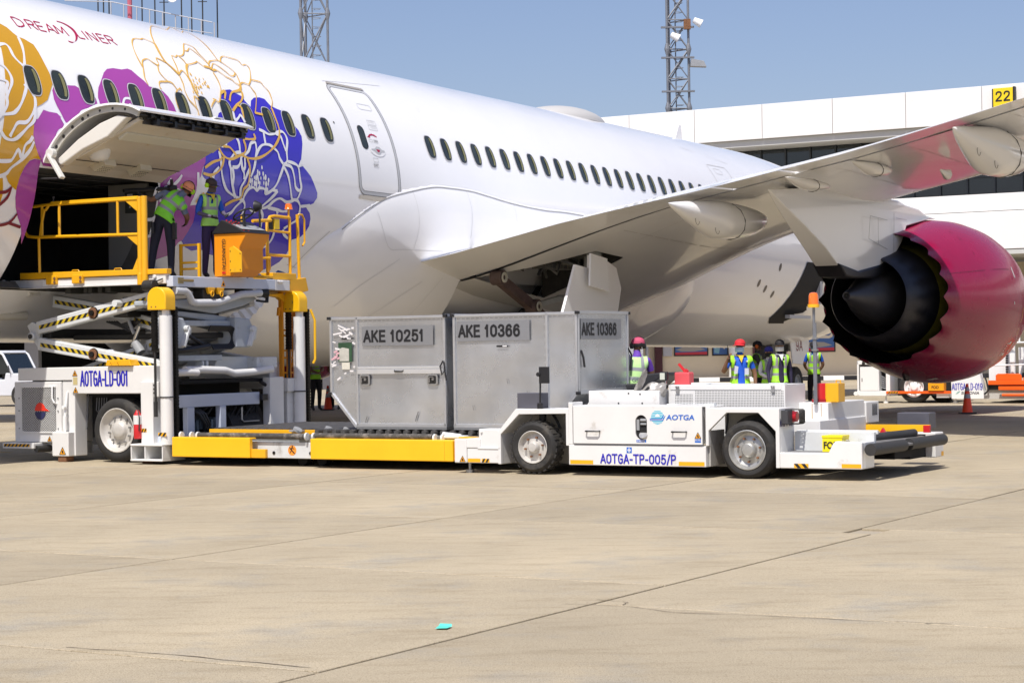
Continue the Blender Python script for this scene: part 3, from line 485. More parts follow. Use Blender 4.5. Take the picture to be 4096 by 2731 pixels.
for x,z in ((.45,19.95),(1.8,20.8)):
    m=MB(); T=Matrix.Translation((x,-.25,z))@Matrix.Rotation(R(28),4,'Y'); m.lathe([(-.28,.02),(-.26,.17),(.1,.23),(.26,.26)],T,16); o=m.obj('floodlight',whiteclean,t,0,40); m=MB(); m.lathe([(.27,.28),(.28,.0)],T,16); m.obj('lamp_glass',vdark,o)
m=MB(); m.prism([(1.35,18.2),(2.3,18.15),(2.15,18.5),(1.4,18.65)],'y',-.2,.3); m.obj('flood_lamp',grey,t,.01)
m=MB(); m.box(1.0,1.4,-.2,.1,20.4,21.0); m.obj('junction_box',rust,t)
tower('lattice_tower',-12.23,118,0,28.4,1.58,'thick grey lattice tower rising directly behind the fuselage crown',R(4),3.1)
# rooftop antenna platform
rt=empty('antenna_platform',(-19.0,110,0)); tag(rt,'rooftop railing crowded with dishes and masts, at the top left over the fuselage','antennas')
m=MB(); m.box(-6,3.3,-2,6,0,18.2); m.obj('building_block',tw,rt)
m=MB()
for k in range(9):
    x=-2.5+k*.7; m.cyl((x,-1.9,18.2),(x,-1.9,20.8-.15*k),.035,5)
m.tube([(-5,-1.9,20.9),(-2.5,-1.9,20.8),(3.0,-1.9,19.6)],.03,5); m.tube([(-5,-1.9,20.3),(3.0,-1.9,19.0)],.022,5); m.obj('railing',M('roof_rail_grey',(.45,.45,.47),.5),rt,0,40)
for x,z,r,c in ((2.75,21.6,.42,whiteclean),(.9,20.95,.3,whiteclean)):
    m=MB(); m.lathe([(-.2,r*.9),(.0,r),(.06,r*.96),(.02,r*.4),(0,0)],Matrix.Translation((x,-2.3,z))@Matrix.Rotation(R(-80),4,'Z'),20); m.obj('dish',c,rt,0,40)
m=MB(); m.cyl((-1.55,-1.5,19.6),(-1.55,-1.5,24),.13,8); m.obj('mast',M('pink_mast',(.5,.12,.16),.5),rt,0,40)
m=MB()
for x,h in ((-.9,2.5),(-.2,3.2),(.3,2.2),(1.25,3),(1.8,2.6),(2.4,2.2),(3.2,2.4),(-2.7,3),(-3.3,2.6),(-3,2.8)):
    m.cyl((x,-1.4,18.2),(x,-1.4,19.6+h),.04,5); m.cyl((x-.25,-1.4,19.5+h*.6),(x+.25,-1.4,19.5+h*.6),.025,4)
m.obj('antenna_rod',dark,rt,0,40)
# ---------------- passenger airplane (x forward, y to port, z up; origin on the fuselage axis) ----------------
D0=24.66
AC=empty('passenger_airplane',(-D0*.8669,D0*.4985,5.14),(0,.0097,R(60.1)))
tag(AC,'white wide-body airliner with gold, purple and indigo flowers and a magenta engine','airplane')
RT,RZ=2.885,2.985; DEG=RZ*pi/180
def fus(s,a,off=0):
    a=R(a); return (s,-(RT+off)*cos(a),(RZ+off)*sin(a))
from mathutils.geometry import tessellate_polygon
def cylfill(polys,off,mapf=None,step=3.0,sstep=None):
    """polys: outline loops in (s, angle); filled, cut along the curvature and wrapped onto the fuselage"""
    bm=bmesh.new()
    es=[]
    for P in polys:
        vs=[bm.verts.new((s,a*DEG,0)) for s,a in P]
        for i in range(len(vs)): es.append(bm.edges.new((vs[i],vs[(i+1)%len(vs)])))
    bmesh.ops.triangle_fill(bm,use_beauty=True,use_dissolve=False,edges=es)
    a=-270.
    while a<180:
        g=bm.verts[:]+bm.edges[:]+bm.faces[:]; bmesh.ops.bisect_plane(bm,geom=g,plane_co=(0,a*DEG,0),plane_no=(0,1,0),dist=1e-5); a+=step
    mb=MB(); bm.verts.index_update()
    f=mapf or (lambda s,a: fus(s,a,off))
    mb.v=[f(v.co.x,v.co.y/DEG) for v in bm.verts]; mb.f=[tuple(v.index for v in fc.verts) for fc in bm.faces]; mb.m=[0]*len(mb.f); bm.free()
    return mb
def cylnormals(o,sc=1):
    me=o.data; me.shade_smooth()
    me.normals_split_custom_set_from_vertices([Vector((0,v.co.y/RT**2,v.co.z/RZ**2)).normalized() for v in me.vertices])
def orient_out(o):
    me=o.data; bm=bmesh.new(); bm.from_mesh(me)
    for f in bm.faces:
        c=f.calc_center_median()
        if f.normal.dot(Vector((0,c.y,c.z)))<0: f.normal_flip()
    bm.to_mesh(me); bm.free()
S0,S1=16.0,54.0
hole1=[(23.25,-36),(23.25,-6.2),(26.08,-6.0),(26.08,-36)]
hole2=[(55.3,0),(0,0)]
F=cylfill([[(S0,-269),(S0,89),(S1,89),(S1,-269)],[(x,y/DEG) for x,y in rrect(23.12,26.08,-47*DEG,-6*DEG,.10)]],0)
# close the seam at the crown and finish nose and tail as bodies of revolution
F.c=0
def taper(rows):
    n=60
    k=len(F.v)
    for s,rt,rz,dz in rows:
        for j in range(n+1): t=2*pi*j/n; F.v.append((s,-rt*cos(t),rz*sin(t)+dz))
    for i in range(len(rows)-1):
        for j in range(n): F.f.append((k+i*(n+1)+j,k+(i+1)*(n+1)+j,k+(i+1)*(n+1)+j+1,k+i*(n+1)+j+1)); F.m.append(0)
F.add([fus(S0,89),fus(S0,91),fus(S1,91),fus(S1,89)],[(0,1,2,3)])
nose=[]
for i in range(19):
    u=i/18; s=54+13.5*u; k=(max(0,1-u**2.6))**.62; nose.append((s,RT*k+.01,RZ*k+.01,-.75*u**2))
nose[0]=(54,RT,RZ,0)
taper(nose)
taper([(16,RT,RZ,0),(12,RT*.985,RZ*.97,.05),(8,RT*.94,RZ*.90,.25),(3,RT*.82,RZ*.76,.6),(-3,RT*.6,RZ*.55,1.05),(-8,RT*.35,RZ*.33,1.4),(-11,.25,.3,1.6)])
fo=F.obj('fuselage',acwhite,AC,recalc=False); orient_out(fo)
me=fo.data; me.shade_smooth()
nn=[]
for v in me.vertices:
    if S0-.01<=v.co.x<=S1+.01: nn.append(Vector((0,v.co.y/RT**2,v.co.z/RZ**2)).normalized())
    else: nn.append(v.normal.copy())
me.normals_split_custom_set_from_vertices(nn)
# --- livery ---
def ribbon(m,pts,w,off,closed=False):
    P=smoothline([(s,a*DEG) for s,a in pts],4) if len(pts)>2 else [(s,a*DEG) for s,a in pts]
    vs=[]
    n=len(P)
    for i in range(n):
        a=P[max(i-1,0)];b=P[min(i+1,n-1)];dx,dy=b[0]-a[0],b[1]-a[1];L=math.hypot(dx,dy) or 1
        w_=w*(1.0+.22*sin(i*.55))
        nx,ny=-dy/L*w_/2,dx/L*w_/2
        vs+=[fus(P[i][0]+nx,(P[i][1]+ny)/DEG,off),fus(P[i][0]-nx,(P[i][1]-ny)/DEG,off)]
    m.add(vs,[(2*i,2*i+1,2*i+3,2*i+2) for i in range(n-1)])
def petals(name,key,mat,off):
    for P in DEC[key]:
        if len(P)<3: continue
        m=cylfill([P],off); o=m.obj(name,mat,fo,recalc=False); orient_out(o); cylnormals(o)
petals('indigo_flower','blue_petal',indigo,.003)
petals('purple_flower','purple_petal',purple,.0045)
petals('gold_flower','gold_petal',gold,.006)
k=0
for name,key,mat in (('petal_outline','white_lines',livw),('stem_line','maroon_lines',maroonl),('gold_outline','gold_lines',goldl)):
    m=MB(); i=0
    for w,LL in DEC[key]:
        w*=1.15 if key=='white_lines' else 1
        for P in LL: ribbon(m,P,w,.008+.0002*i+(.004 if key!='white_lines' else 0)); i+=1
    o=m.obj(name,mat,fo,recalc=False); orient_out(o); cylnormals(o)
for key,mat,r in (('white_dots',livw,.03),('gold_dots',goldl,.022)):
    m=MB()
    for s,a in DEC[key]:
        rr=r*random.uniform(.7,1.3); vs=[fus(s+rr*.8*cos(t*pi/4),a+rr*1.5*sin(t*pi/4)/DEG,.009) for t in range(8)]; m.add(vs,[tuple(range(8))])
    o=m.obj('stamen_dots',mat,fo,recalc=False); orient_out(o)
def cyltext(s,mat,s0,s1,a0,a1,off=.006,bold=0,name='lettering'):
    g,f=geo_text(s,bold); m=MB(); m.add([fus(s0+(s1-s0)*x,a0+(a1-a0)*y,off) for x,y in g],f); o=m.obj(name,mat,fo,recalc=False); orient_out(o); return o
# thin-stroke lettering DREAM)LINER
STR={'D':[[(0,0),(0,1),(.35,1),(.75,.8),(.85,.5),(.75,.2),(.35,0),(0,0)]],'R':[[(0,0),(0,1),(.5,1),(.66,.88),(.66,.62),(.5,.5),(0,.5)],[(.38,.5),(.72,0)]],
'E':[[(.62,1),(0,1),(0,0),(.62,0)],[(0,.52),(.56,.52)]],'A':[[(0,0),(.42,1),(.84,0)],[(.18,.34),(.66,.34)]],'M':[[(0,0),(.1,1),(.5,.2),(.9,1),(1,0)]],
'L':[[(0,1),(0,0),(.55,0)]],'I':[[(0,0),(0,1)]],'N':[[(0,0),(0,1),(.7,0),(.7,1)]]}
m=MB()
for ch,x0,w_ in (('D',0,1),('R',.125,1),('E',.215,1),('A',.30,1),('M',.395,1),('L',.60,1),('I',.685,1),('N',.725,1),('E',.83,1),('R',.915,1)):
    for st in STR[ch]:
        for p,q in zip(st[:-1],st[1:]):
            f=lambda P:(23.53+2.42*(x0+P[0]*.098),42.05+.45*x0+4.35*P[1])
            ribbon(m,[f(p),f(q)],.026,.006)
o=m.obj('lettering',crimson,fo,recalc=False); orient_out(o)
m=MB(); P=smoothline([(24.72,49.6),(24.86,49.0),(24.96,47.1),(24.97,44.8),(24.92,42.6),(24.82,40.4),(24.70,39.2),(24.60,39.4)],5); n=len(P); vs=[]
for i,(s,a) in enumerate(P):
    w_=.06*sin(pi*min(1,.05+i/(n-1)*.95))**.8; vs+=[fus(s-w_*.7,a-.2,.007),fus(s+w_*.5,a+.3,.007)]
m.add(vs,[(2*i,2*i+1,2*i+3,2*i+2) for i in range(n-1)]); o=m.obj('crescent',crimson,fo,recalc=False); orient_out(o)
# --- cabin windows ---
wgl=M('dimmed_cabin_window',(.03,.036,.026),.08,0,.6,1.6,0,0,.5)
wseal=M('window_seal',(.03,.03,.03),.5); wrim=M('window_rim',(.55,.55,.56),.35)
refl=M('window_frame_reflection',(.22,.21,.09),.25)
def cabin_window(s,a,h=.235,w=.137,first=[]):
    def ring(k0,k1,o0,o1,n=28):
        vs=[]
        for k,o in((k0,o0),(k1,o1)):
            for j in range(n):
                t=2*pi*j/n; c,d=cos(t),sin(t); x=abs(c)**.62*(1 if c>0 else -1); y=abs(d)**.8*(1 if d>0 else -1)
                vs.append(fus(s+(w+k)*x,a+(h+k)*y/DEG,o))
        return vs,[(j,(j+1)%n,n+(j+1)%n,n+j) for j in range(n)]
    m=MB(); m.add(*ring(.035,.0,.011,.013)); p=m.obj('window_rim',wrim,AC,recalc=False); orient_out(p)
    m=MB(); m.add(*ring(.018,-.004,.0135,.015)); q=m.obj('window_seal',wseal,p,recalc=False); orient_out(q)
    m=MB(); v,_=ring(0,0,.0145,.0145); m.add(v[:28],[tuple(range(28))]); q=m.obj('window_glass',wgl,p,recalc=False); orient_out(q); cylnormals(q)
    # reflection of the inner frame, painted as a slim crescent along the forward edge
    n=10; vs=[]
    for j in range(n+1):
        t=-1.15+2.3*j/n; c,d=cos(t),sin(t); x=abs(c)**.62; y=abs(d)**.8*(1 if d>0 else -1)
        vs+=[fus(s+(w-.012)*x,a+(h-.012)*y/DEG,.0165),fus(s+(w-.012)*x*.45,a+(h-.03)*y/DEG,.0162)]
    m=MB(); m.add(vs,[(2*i,2*i+1,2*i+3,2*i+2) for i in range(n)]); q=m.obj('frame_reflection',refl,p,recalc=False); orient_out(q)
    p.name='cabin_window'; return p
for k in range(0,14): cabin_window(23.27+.6106*k,20.85)
for k in range(0,23): cabin_window(34.906+.6165*k,20.95 if k<19 else 20.8)
# --- passenger door ---
def doorring(s0,s1,a0,a1,r,w,off,n=5):
    o=rrect(s0,s1,a0*DEG,a1*DEG,r,n); i=rrect(s0+w,s1-w,a0*DEG+w,a1*DEG-w,max(.02,r-w),n); k=len(o)
    vs=[]; # densify long sides
    O=[];I=[]
    for j in range(k):
        a,b=o[j],o[(j+1)%k];c,d=i[j],i[(j+1)%k];q=max(1,int(math.hypot(a[0]-b[0],a[1]-b[1])/.15))
        for e in range(q): t=e/q; O.append((a[0]+(b[0]-a[0])*t,a[1]+(b[1]-a[1])*t)); I.append((c[0]+(d[0]-c[0])*t,c[1]+(d[1]-c[1])*t))
    k=len(O); vs=[fus(x,y/DEG,off) for x,y in O]+[fus(x,y/DEG,off) for x,y in I]
    return vs,[(j,(j+1)%k,k+(j+1)%k,k+j) for j in range(k)]
pd=cylfill([[(x,y/DEG) for x,y in rrect(32.10,33.40,-1*DEG,43.3*DEG,.14)]],.006).obj('passenger_door',acwhite,AC,recalc=False); orient_out(pd); cylnormals(pd)
m=MB(); m.add(*doorring(32.02,33.48,-2.2,44.5,.2,.065,.008)); o=m.obj('door_seal',acgrey,pd,recalc=False); orient_out(o)
m=MB(); m.add(*doorring(32.005,33.495,-2.4,44.7,.21,.014,.009)); m.add(*doorring(32.085,33.415,-.9,43.2,.14,.010,.0095)); o=m.obj('door_gap',seam,pd,recalc=False); orient_out(o)
m=cylfill([[(32.02,-3.9),(32.02,-2.4),(33.45,-2.4),(33.45,-4.3)]],.02); o=m.obj('sill_plate',M('scuff_plate',(.55,.50,.42),.4,.4),pd,recalc=False); orient_out(o)
m=cylfill([[(32.1,44.8),(32.15,46.3),(33.45,46.4),(33.6,43)],[(32.3,45.2),(32.4,45.3),(32.4,45.2)]] if 0 else [[(32.1,44.8),(32.15,46.0),(33.4,46.1),(33.45,44.9)]],.015); o=m.obj('rain_gutter',M('scuff_plate',(.5,.5,.5)),pd,recalc=False); orient_out(o)
vs,fs=doorring(32.30,32.53,15.4,25.2,.11,.02,.012); m=MB(); m.add(vs,fs); o=m.obj('window_seal',wseal,pd,recalc=False); orient_out(o)
m=cylfill([[(x,y/DEG) for x,y in rrect(32.315,32.515,15.7*DEG,24.9*DEG,.1)]],.010); o=m.obj('window_glass',wgl,pd,recalc=False); orient_out(o); cylnormals(o)
m=MB(); m.add(*doorring(32.72,33.20,33.2,36.1,.06,.012,.010)); o=m.obj('vent_outline',acgrey,pd,recalc=False); orient_out(o)
m=MB()
for s0,s1,a0,a1 in((32.78,33.08,26.4,28.4),(32.75,33.06,24.0,26.0),(32.60,32.73,18.7,19.9),(32.76,32.92,18.6,19.95),(32.60,32.77,10.75,12.4),(32.58,32.76,8.6,10.3)): m.add(*doorring(s0,s1,a0,a1,.02,.008,.010))
for i in range(7): 
    a=28-.26*i*.9 if i<4 else 25.4-.3*(i-4); vs=[fus(32.82,a,.010),fus(33.02,a,.010),fus(33.02,a-.07,.010),fus(32.82,a-.07,.010)]; m.add(vs,[(0,1,2,3)])
o=m.obj('placard_outline',acgrey,pd,recalc=False); orient_out(o)
t1=cyltext('OPEN',seam,32.785,32.90,18.95,19.6,.0105,.01); t2=cyltext('EXIT',seam,32.60,32.74,9.0,9.9,.0105,.01)
t1.parent=pd; t2.parent=pd
m=MB(); P=smoothline([(32.63,20.9),(32.70,21.7),(32.80,21.9),(32.92,21.3)],4); ribbon(m,P,.035,.011); m.add([fus(32.56,20.6,.011),fus(32.67,21.4,.011),fus(32.68,20.5,.011)],[(0,1,2)]); o=m.obj('arrow',crimson,pd,recalc=False); orient_out(o)
m=cylfill([[(32.82+.27*cos(t*pi/8),15.6+2.5*sin(t*pi/8)) for t in range(16)]],.013); o=m.obj('handle_plate',acwhite,pd,recalc=False); orient_out(o)
m=cylfill([[(32.60,15.9),(32.72,16.1),(32.80,17.1),(32.90,17.0),(32.97,16.0),(33.06,15.8),(33.05,15.2),(32.95,15.1),(32.86,14.0),(32.78,14.1),(32.68,15.3),(32.6,15.5)]],.018); o=m.obj('door_handle',acgrey,pd,recalc=False); orient_out(o)
m=cylfill([[(32.76,15.9),(32.89,15.8),(32.86,14.9),(32.80,14.9)]],.021); o=m.obj('handle_core',crimson,pd,recalc=False); orient_out(o)
# emergency exit forward of the wing, panel lines, sensor
m=MB(); m.add(*doorring(49.85,51.15,27.0,41.5,.12,.02,.006)); m.add(*doorring(50.15,50.62,35.2,39.0,.08,.012,.006)); 
ribbon(m,[(32.06,46.3),(34.4,51.6)],.012,.006); ribbon(m,[(49.16,53.6),(51.7,45.8)],.012,.006)
o=m.obj('panel_line',softseam,fo,recalc=False); orient_out(o)
m=MB(); m.add([fus(31.55+.025*cos(t),24.6+.5*sin(t),.008) for t in [i*pi/4 for i in range(8)]],[tuple(range(8))]); o=m.obj('sensor_port',seam,fo,recalc=False); orient_out(o)
# belly panel seams in front of and behind the fairing
m=MB()
for P in ([(31.2,-17),(30.6,-27),(30.2,-40)],[(30.2,-31),(32.5,-38),(36,-43)],[(28.5,-30),(28.5,-60)],[(55,-10),(55,-60)]): ribbon(m,P,.012,.004)
o=m.obj('belly_seam',softseam,fo,recalc=False); orient_out(o)
m=MB()
for s,a in((53.6,-14),(53.0,-27),(53.7,-30),(52.4,-24)): m.add([fus(s+.09*cos(t),a+2.3*sin(t),.006) for t in [i*pi/6 for i in range(12)]],[tuple(range(12))])
o=m.obj('static_port',M('port_grey',(.12,.11,.10),.4),fo,recalc=False); orient_out(o)
# radome and blade antenna on the crown
m=MB()
def rad(u,v):
    s=44.0+3.3*u; t=pi*v; hh=.42*sin(pi*min(1,u*.92+.04))**.55; ww=.95*sin(pi*min(1,u*.92+.04))**.5
    return (s,-ww*cos(t),RZ-.16+hh*sin(t))
m.grid(rad,20,14); m.obj('satcom_radome',M('radome_grey',(.50,.49,.47),.5),AC,0,60)
m=MB(); m.prism([(52.4,RZ-.05),(52.75,RZ+.5),(52.9,RZ+.5),(53.0,RZ-.05)],'y',-.03,.03); m.obj('blade_antenna',acwhite,AC,.01)
# --- aft hold seen through the open cargo door ---
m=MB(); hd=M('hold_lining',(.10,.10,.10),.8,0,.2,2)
z0,z1=-2.16,-.30
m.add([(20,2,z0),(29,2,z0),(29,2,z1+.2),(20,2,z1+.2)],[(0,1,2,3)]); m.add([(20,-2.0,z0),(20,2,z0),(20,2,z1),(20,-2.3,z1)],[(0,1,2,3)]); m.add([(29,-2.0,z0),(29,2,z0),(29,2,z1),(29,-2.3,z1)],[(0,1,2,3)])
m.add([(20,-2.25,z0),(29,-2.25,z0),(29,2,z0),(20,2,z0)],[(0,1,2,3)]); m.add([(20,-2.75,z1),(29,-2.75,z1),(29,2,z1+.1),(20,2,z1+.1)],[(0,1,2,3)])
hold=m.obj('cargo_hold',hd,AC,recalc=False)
m=MB()
for y in (-2,-1.2,-.4,.4,1.2): m.box(20,29,y,y+.03,z1-.01,z1+.005)
for x in (21,22.3,23.6,24.9,26.2): m.box(x,x+.03,-2.4,2,z1-.012,z1+.004)
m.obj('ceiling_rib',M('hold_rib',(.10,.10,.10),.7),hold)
# door jamb: skin thickness around the opening, forward side panel with control unit
jm=M('door_jamb',(.16,.155,.14),.5,.1,.2,4)
m=MB()
for sA,sB in((26.08,26.12),(23.12,23.12)):
    for a in range(-47,-8,3):
        m.add([fus(sA if sA>25 else sB,a,0),fus(sA if sA>25 else sB,a+3,0),fus(sA if sA>25 else sB,a+3,-.26),fus(sA if sA>25 else sB,a,-.26)],[(0,1,2,3)])
m.add([fus(23.12,-47,.0),fus(26.08,-47,0),fus(26.08,-47,-.2),fus(23.12,-47,-.2)],[(0,1,2,3)]); m.add([fus(23.25,-6,.0),fus(26.08,-6,0),fus(26.08,-6,-.3),fus(23.25,-6,-.3)],[(0,1,2,3)])
jb=m.obj('door_frame',jm,AC,recalc=False)
m=MB(); m.box(26.085,26.12,1.75,2.62,-2.1,-.33) ; m.v=[(x,-y,z) for x,y,z in m.v]; pn=m.obj('liner_panel',M('liner_panel',(.30,.30,.28),.5),jb)
m=MB(); m.box(26.05,26.083,-2.58,-2.15,-.82,-.45); cu=m.obj('control_unit',M('panel_black',(.06,.065,.06),.5),pn,.004)
m=MB(); 
for i in range(3):
    for j in range(2): m.cyl((26.045,-2.5+.12*i,-.72+.12*j),(26.05,-2.5+.12*i,-.72+.12*j),.018,8)
m.box(26.044,26.05,-2.32,-2.2,-.6,-.5); m.obj('switch',whitep,cu)
# open cargo door, hinged at the top edge of the opening
dprof=[(-2.86,-.22),(-2.98,-.02),(-3.2,.22),(-3.5,.42),(-3.85,.56),(-4.25,.60),(-4.62,.55),(-4.84,.46)]
dprof=smoothline(dprof,3)
def dpt(u,i,th): 
    y,z=dprof[i]; a=dprof[max(0,i-1)];b=dprof[min(len(dprof)-1,i+1)];dy,dz=b[0]-a[0],b[1]-a[1];L=math.hypot(dy,dz); return (u,y+(-dz/L if 0 else dz/L)*-th*-1,z-(-dy/L)*th)
cdm=M('cargo_door_liner',(.62,.57,.47),.45,0,.08,2,.03,20,0,(.45,.30,.10),2.4,.60)
N=len(dprof); m=MB(); sA,sB=23.30,26.12
top=[(y,z) for y,z in dprof]; bot=[]
for i,(y,z) in enumerate(dprof):
    a=dprof[max(0,i-1)];b=dprof[min(N-1,i+1)];dy,dz=b[0]-a[0],b[1]-a[1];L=math.hypot(dy,dz); nx,nz=dz/L,-dy/L
    if nz>0: nx,nz=-nx,-nz
    bot.append((y+nx*.03,z+nz*.03))
m.prism(top+bot[::-1],'x',sA,sB)
cd=m.obj('cargo_door',acwhite,AC,0,30)
inn=[]; 
for i,(y,z) in enumerate(dprof):
    a=dprof[max(0,i-1)];b=dprof[min(N-1,i+1)];dy,dz=b[0]-a[0],b[1]-a[1];L=math.hypot(dy,dz); nx,nz=dz/L,-dy/L
    if nz>0: nx,nz=-nx,-nz
    inn.append((y+nx*.13,z+nz*.13))
m=MB(); m.prism(bot[1:-1]+inn[1:-1][::-1],'x',sA+.06,sA+.10); m.prism(bot[1:-1]+inn[1:-1][::-1],'x',sB-.10,sB-.06); er=m.obj('edge_frame',M('primer_white',(.46,.45,.40),.45,0,.15,4),cd)
m=MB()
for i in (4,6,8,10,11,13,15,17):
    y=(bot[i][0]+inn[i][0])/2;z=(bot[i][1]+inn[i][1])/2;  m.cyl((sA+.057,y,z),(sA+.061,y,z),.022 if i%2 else .03,10)
m.obj('lightening_hole',blackp,er)
# flat inner liner with a trough, hangs a little inside the frame
lp=[(-2.93,-.30),(-3.1,-.20),(-3.75,.02),(-4.2,.22),(-4.62,.38),(-4.66,.33),(-4.2,.14),(-3.75,-.05),(-3.15,-.26),(-2.98,-.36)]
m=MB(); m.prism(lp,'x',sA+.22,sB-.12); ln=m.obj('inner_liner',cdm,cd,.01)
m=MB(); m.prism([(-3.05,-.20),(-3.5,.10),(-3.95,.32),(-4.3,.42),(-4.5,.38),(-4.1,.10),(-3.6,-.06),(-3.15,-.28)],'x',sA+.10,sA+.26); m.obj('side_moulding',M('moulding_cream',(.68,.66,.60),.4),ln,.02)
m=MB(); m.prism([(-4.12,.12),(-4.30,.21),(-4.33,.16),(-4.15,.06)],'x',sA+.3,sB-.2); m.obj('trough',M('trough_cream',(.60,.58,.48),.5),ln,.015)
m=MB(); 
def bulb(u,v): t=2*pi*u; p=pi/2*v; return (23.78+.16*cos(t)*cos(p)**.5,-3.6+.2*sin(t)*cos(p)**.5,.02-.24*sin(p))
m.grid(bulb,16,8); m.obj('actuator_cover',M('moulding_cream',(.68,.66,.60)),ln,0,60)
for x,y,z in((24.15,-3.25,-.22),(25.05,-3.22,-.22)):
    m=MB(); m.prism([(y+.1,z+.03),(y-.22,z+.10),(y-.25,z-.02),(y-.02,z-.12)],'x',x-.13,x+.15); v=m.obj('vent_box',M('vent_cream',(.60,.56,.44),.5),ln,.008)
    m=MB()
    for i in range(6):
        for j in range(4): yy=y-.03-.05*j; zz=z-.105+.02*j; m.cyl((x-.11+.045*i,yy,zz-.002),(x-.11+.045*i,yy+.004,zz-.008),.013,5)
    m.obj('vent_hole',blackp,v)
m=MB()
for q in range(2): m.tube([(23.5,-3.35-.03,-.20),(26.0,-3.38,-.19)],.006,4)
m.obj('cable',blackp,ln)
# outboard edge: latch shafts and hooks
m=MB(); m.cyl((sA+.1,-4.72,.40),(sB-.05,-4.72,.40),.035,10); m.cyl((sA+.5,-4.78,.33),(sB-.15,-4.78,.33),.02,8)
for i in range(11): x=sA+.35+.22*i; m.cyl((x-.035,-4.74,.40),(x+.035,-4.74,.40),.058,12); 
for i in range(6): x=sA+.45+.42*i; m.box(x-.03,x+.03,-4.82,-4.70,.27,.36)
m.obj('latch_shaft',M('latch_black',(.02,.02,.022),.35,.4),cd,0,40)
m=MB(); m.box(sA+.3,sB-.03,-4.68,-4.63,.28,.52); m.obj('edge_channel',M('channel_dark',(.05,.045,.04),.5),cd)
m=MB(); m.bar((sA-.02,-3.02,-.12),(sA-.05,-3.32,-.50),.05,.10,(1,0,0)); m.cyl((sA-.05,-3.05,-.1),(sA+.05,-3.05,-.1),.08,14); m.obj('hinge_lug',M('lug_white',(.66,.66,.62),.4),cd,.01)
m=MB(); m.cyl((sA+.0,-3.30,-.5),(sA-.0,-2.7,-.48),.02,6); m.cyl((25.5,-2.6,-.5),(26.35,-2.98,-.42),.035,8); m.cyl((26.25,-2.93,-.42),(26.38,-2.98,-.42),.06,10); m.cyl((26.3,-2.97,-.42),(26.25,-3.0,-.28),.03,6); m.obj('hold_open_strut',dark,cd,0,40)
m=MB(); m.box(25.3,25.5,-4.70,-4.62,.545,.56); m.obj('tag_plate',whitep,cd)
# forward hold opening
fh=[(x,y/DEG) for x,y in rrect(55.4,57.9,-50*DEG,-9*DEG,.15)]
# (a dark sheet on the skin paints the shaded bay behind the engine)
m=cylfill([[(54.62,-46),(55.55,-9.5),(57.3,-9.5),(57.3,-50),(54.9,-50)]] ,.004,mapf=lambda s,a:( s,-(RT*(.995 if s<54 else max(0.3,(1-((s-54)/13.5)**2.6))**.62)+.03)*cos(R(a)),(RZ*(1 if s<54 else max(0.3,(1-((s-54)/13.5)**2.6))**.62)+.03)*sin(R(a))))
fb=m.obj('forward_bay_shade',vdark,AC,recalc=False)
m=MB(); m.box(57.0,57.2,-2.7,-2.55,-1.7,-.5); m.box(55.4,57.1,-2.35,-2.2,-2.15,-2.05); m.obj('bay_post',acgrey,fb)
# --- wing to body fairing ---
TOP=[(30.2,-40),(30.9,-22),(31.5,-15.3),(31.9,-10.7),(32.36,-6.3),(32.85,-2.4),(33.49,1.2),(34.65,5.0),(35.4,5.6),(36.2,5.5),(36.8,4.6),(38.04,2.6),(39.4,1.6),(41,1.6),(45,-2),(47.3,-10),(48.1,-24),(48.5,-45),(48.0,-66),(47.5,-90)]
TP2=[(s,a*DEG) for s,a in smoothline(TOP,3)]
def fdist(s,a):
    if a<-90: a=-180-a
    p=(s,a*DEG); best=1e9
    for (x0,y0),(x1,y1) in zip(TP2[:-1],TP2[1:]):
        dx,dy=x1-x0,y1-y0; t=max(0,min(1,((p[0]-x0)*dx+(p[1]-y0)*dy)/(dx*dx+dy*dy or 1))); d=math.hypot(p[0]-x0-t*dx,p[1]-y0-t*dy)
        if d<best: best=d; side=(dx*(p[1]-y0)-dy*(p[0]-x0))
    ins=side<0 if best>1e-9 else False
    return best if ins else -best
def ffun(u,v):
    s=29.6+19.4*u; a=-200+ (220)*v*1.0
    a=20-220*v
    d=fdist(s,a) if a>-180 else -1
    aa=a if a>-90 else -180-a
    h=.30*(1-math.exp(-max(0,d)/.9)) if d>0 else max(-.06,d)
    if aa<-35 and d>0: h+=.16*min(1,(-35-aa)/30)*(1-math.exp(-d/1.2))
    return fus(s,a,h)
BAYS=(36.05,39.6)
m=MB(); m.grid(ffun,230,190,skip=lambda u,v: BAYS[0]<29.6+19.4*u<BAYS[1] and -46<20-220*v<-31)
bf=m.obj('wing_body_fairing',acwhite,AC,recalc=False,smooth=50)
bm=bmesh.new(); bm.from_mesh(bf.data)
for f in bm.faces:
    c=f.calc_center_median()
    if f.normal.dot(Vector((0,c.y,c.z)))<0: f.normal_flip()
bm.to_mesh(bf.data); bm.free()
def onfair(s,a,off=.005):
    x,y,z=ffun((s-29.6)/19.4,(20-a)/220); r=math.hypot(y,z); return (x,y*(1+off/r),z*(1+off/r))
m=MB()
def fribbon(pts,w=.015,off=.006):
    P=smoothline([(s,a*DEG) for s,a in pts],5); vs=[];n=len(P)
    for i in range(n):
        a=P[max(i-1,0)];b=P[min(i+1,n-1)];dx,dy=b[0]-a[0],b[1]-a[1];L=math.hypot(dx,dy) or 1; nx,ny=-dy/L*w/2,dx/L*w/2
        vs+=[onfair(P[i][0]+nx,(P[i][1]+ny)/DEG,off),onfair(P[i][0]-nx,(P[i][1]-ny)/DEG,off)]
    m.add(vs,[(2*i,2*i+1,2*i+3,2*i+2) for i in range(n-1)])
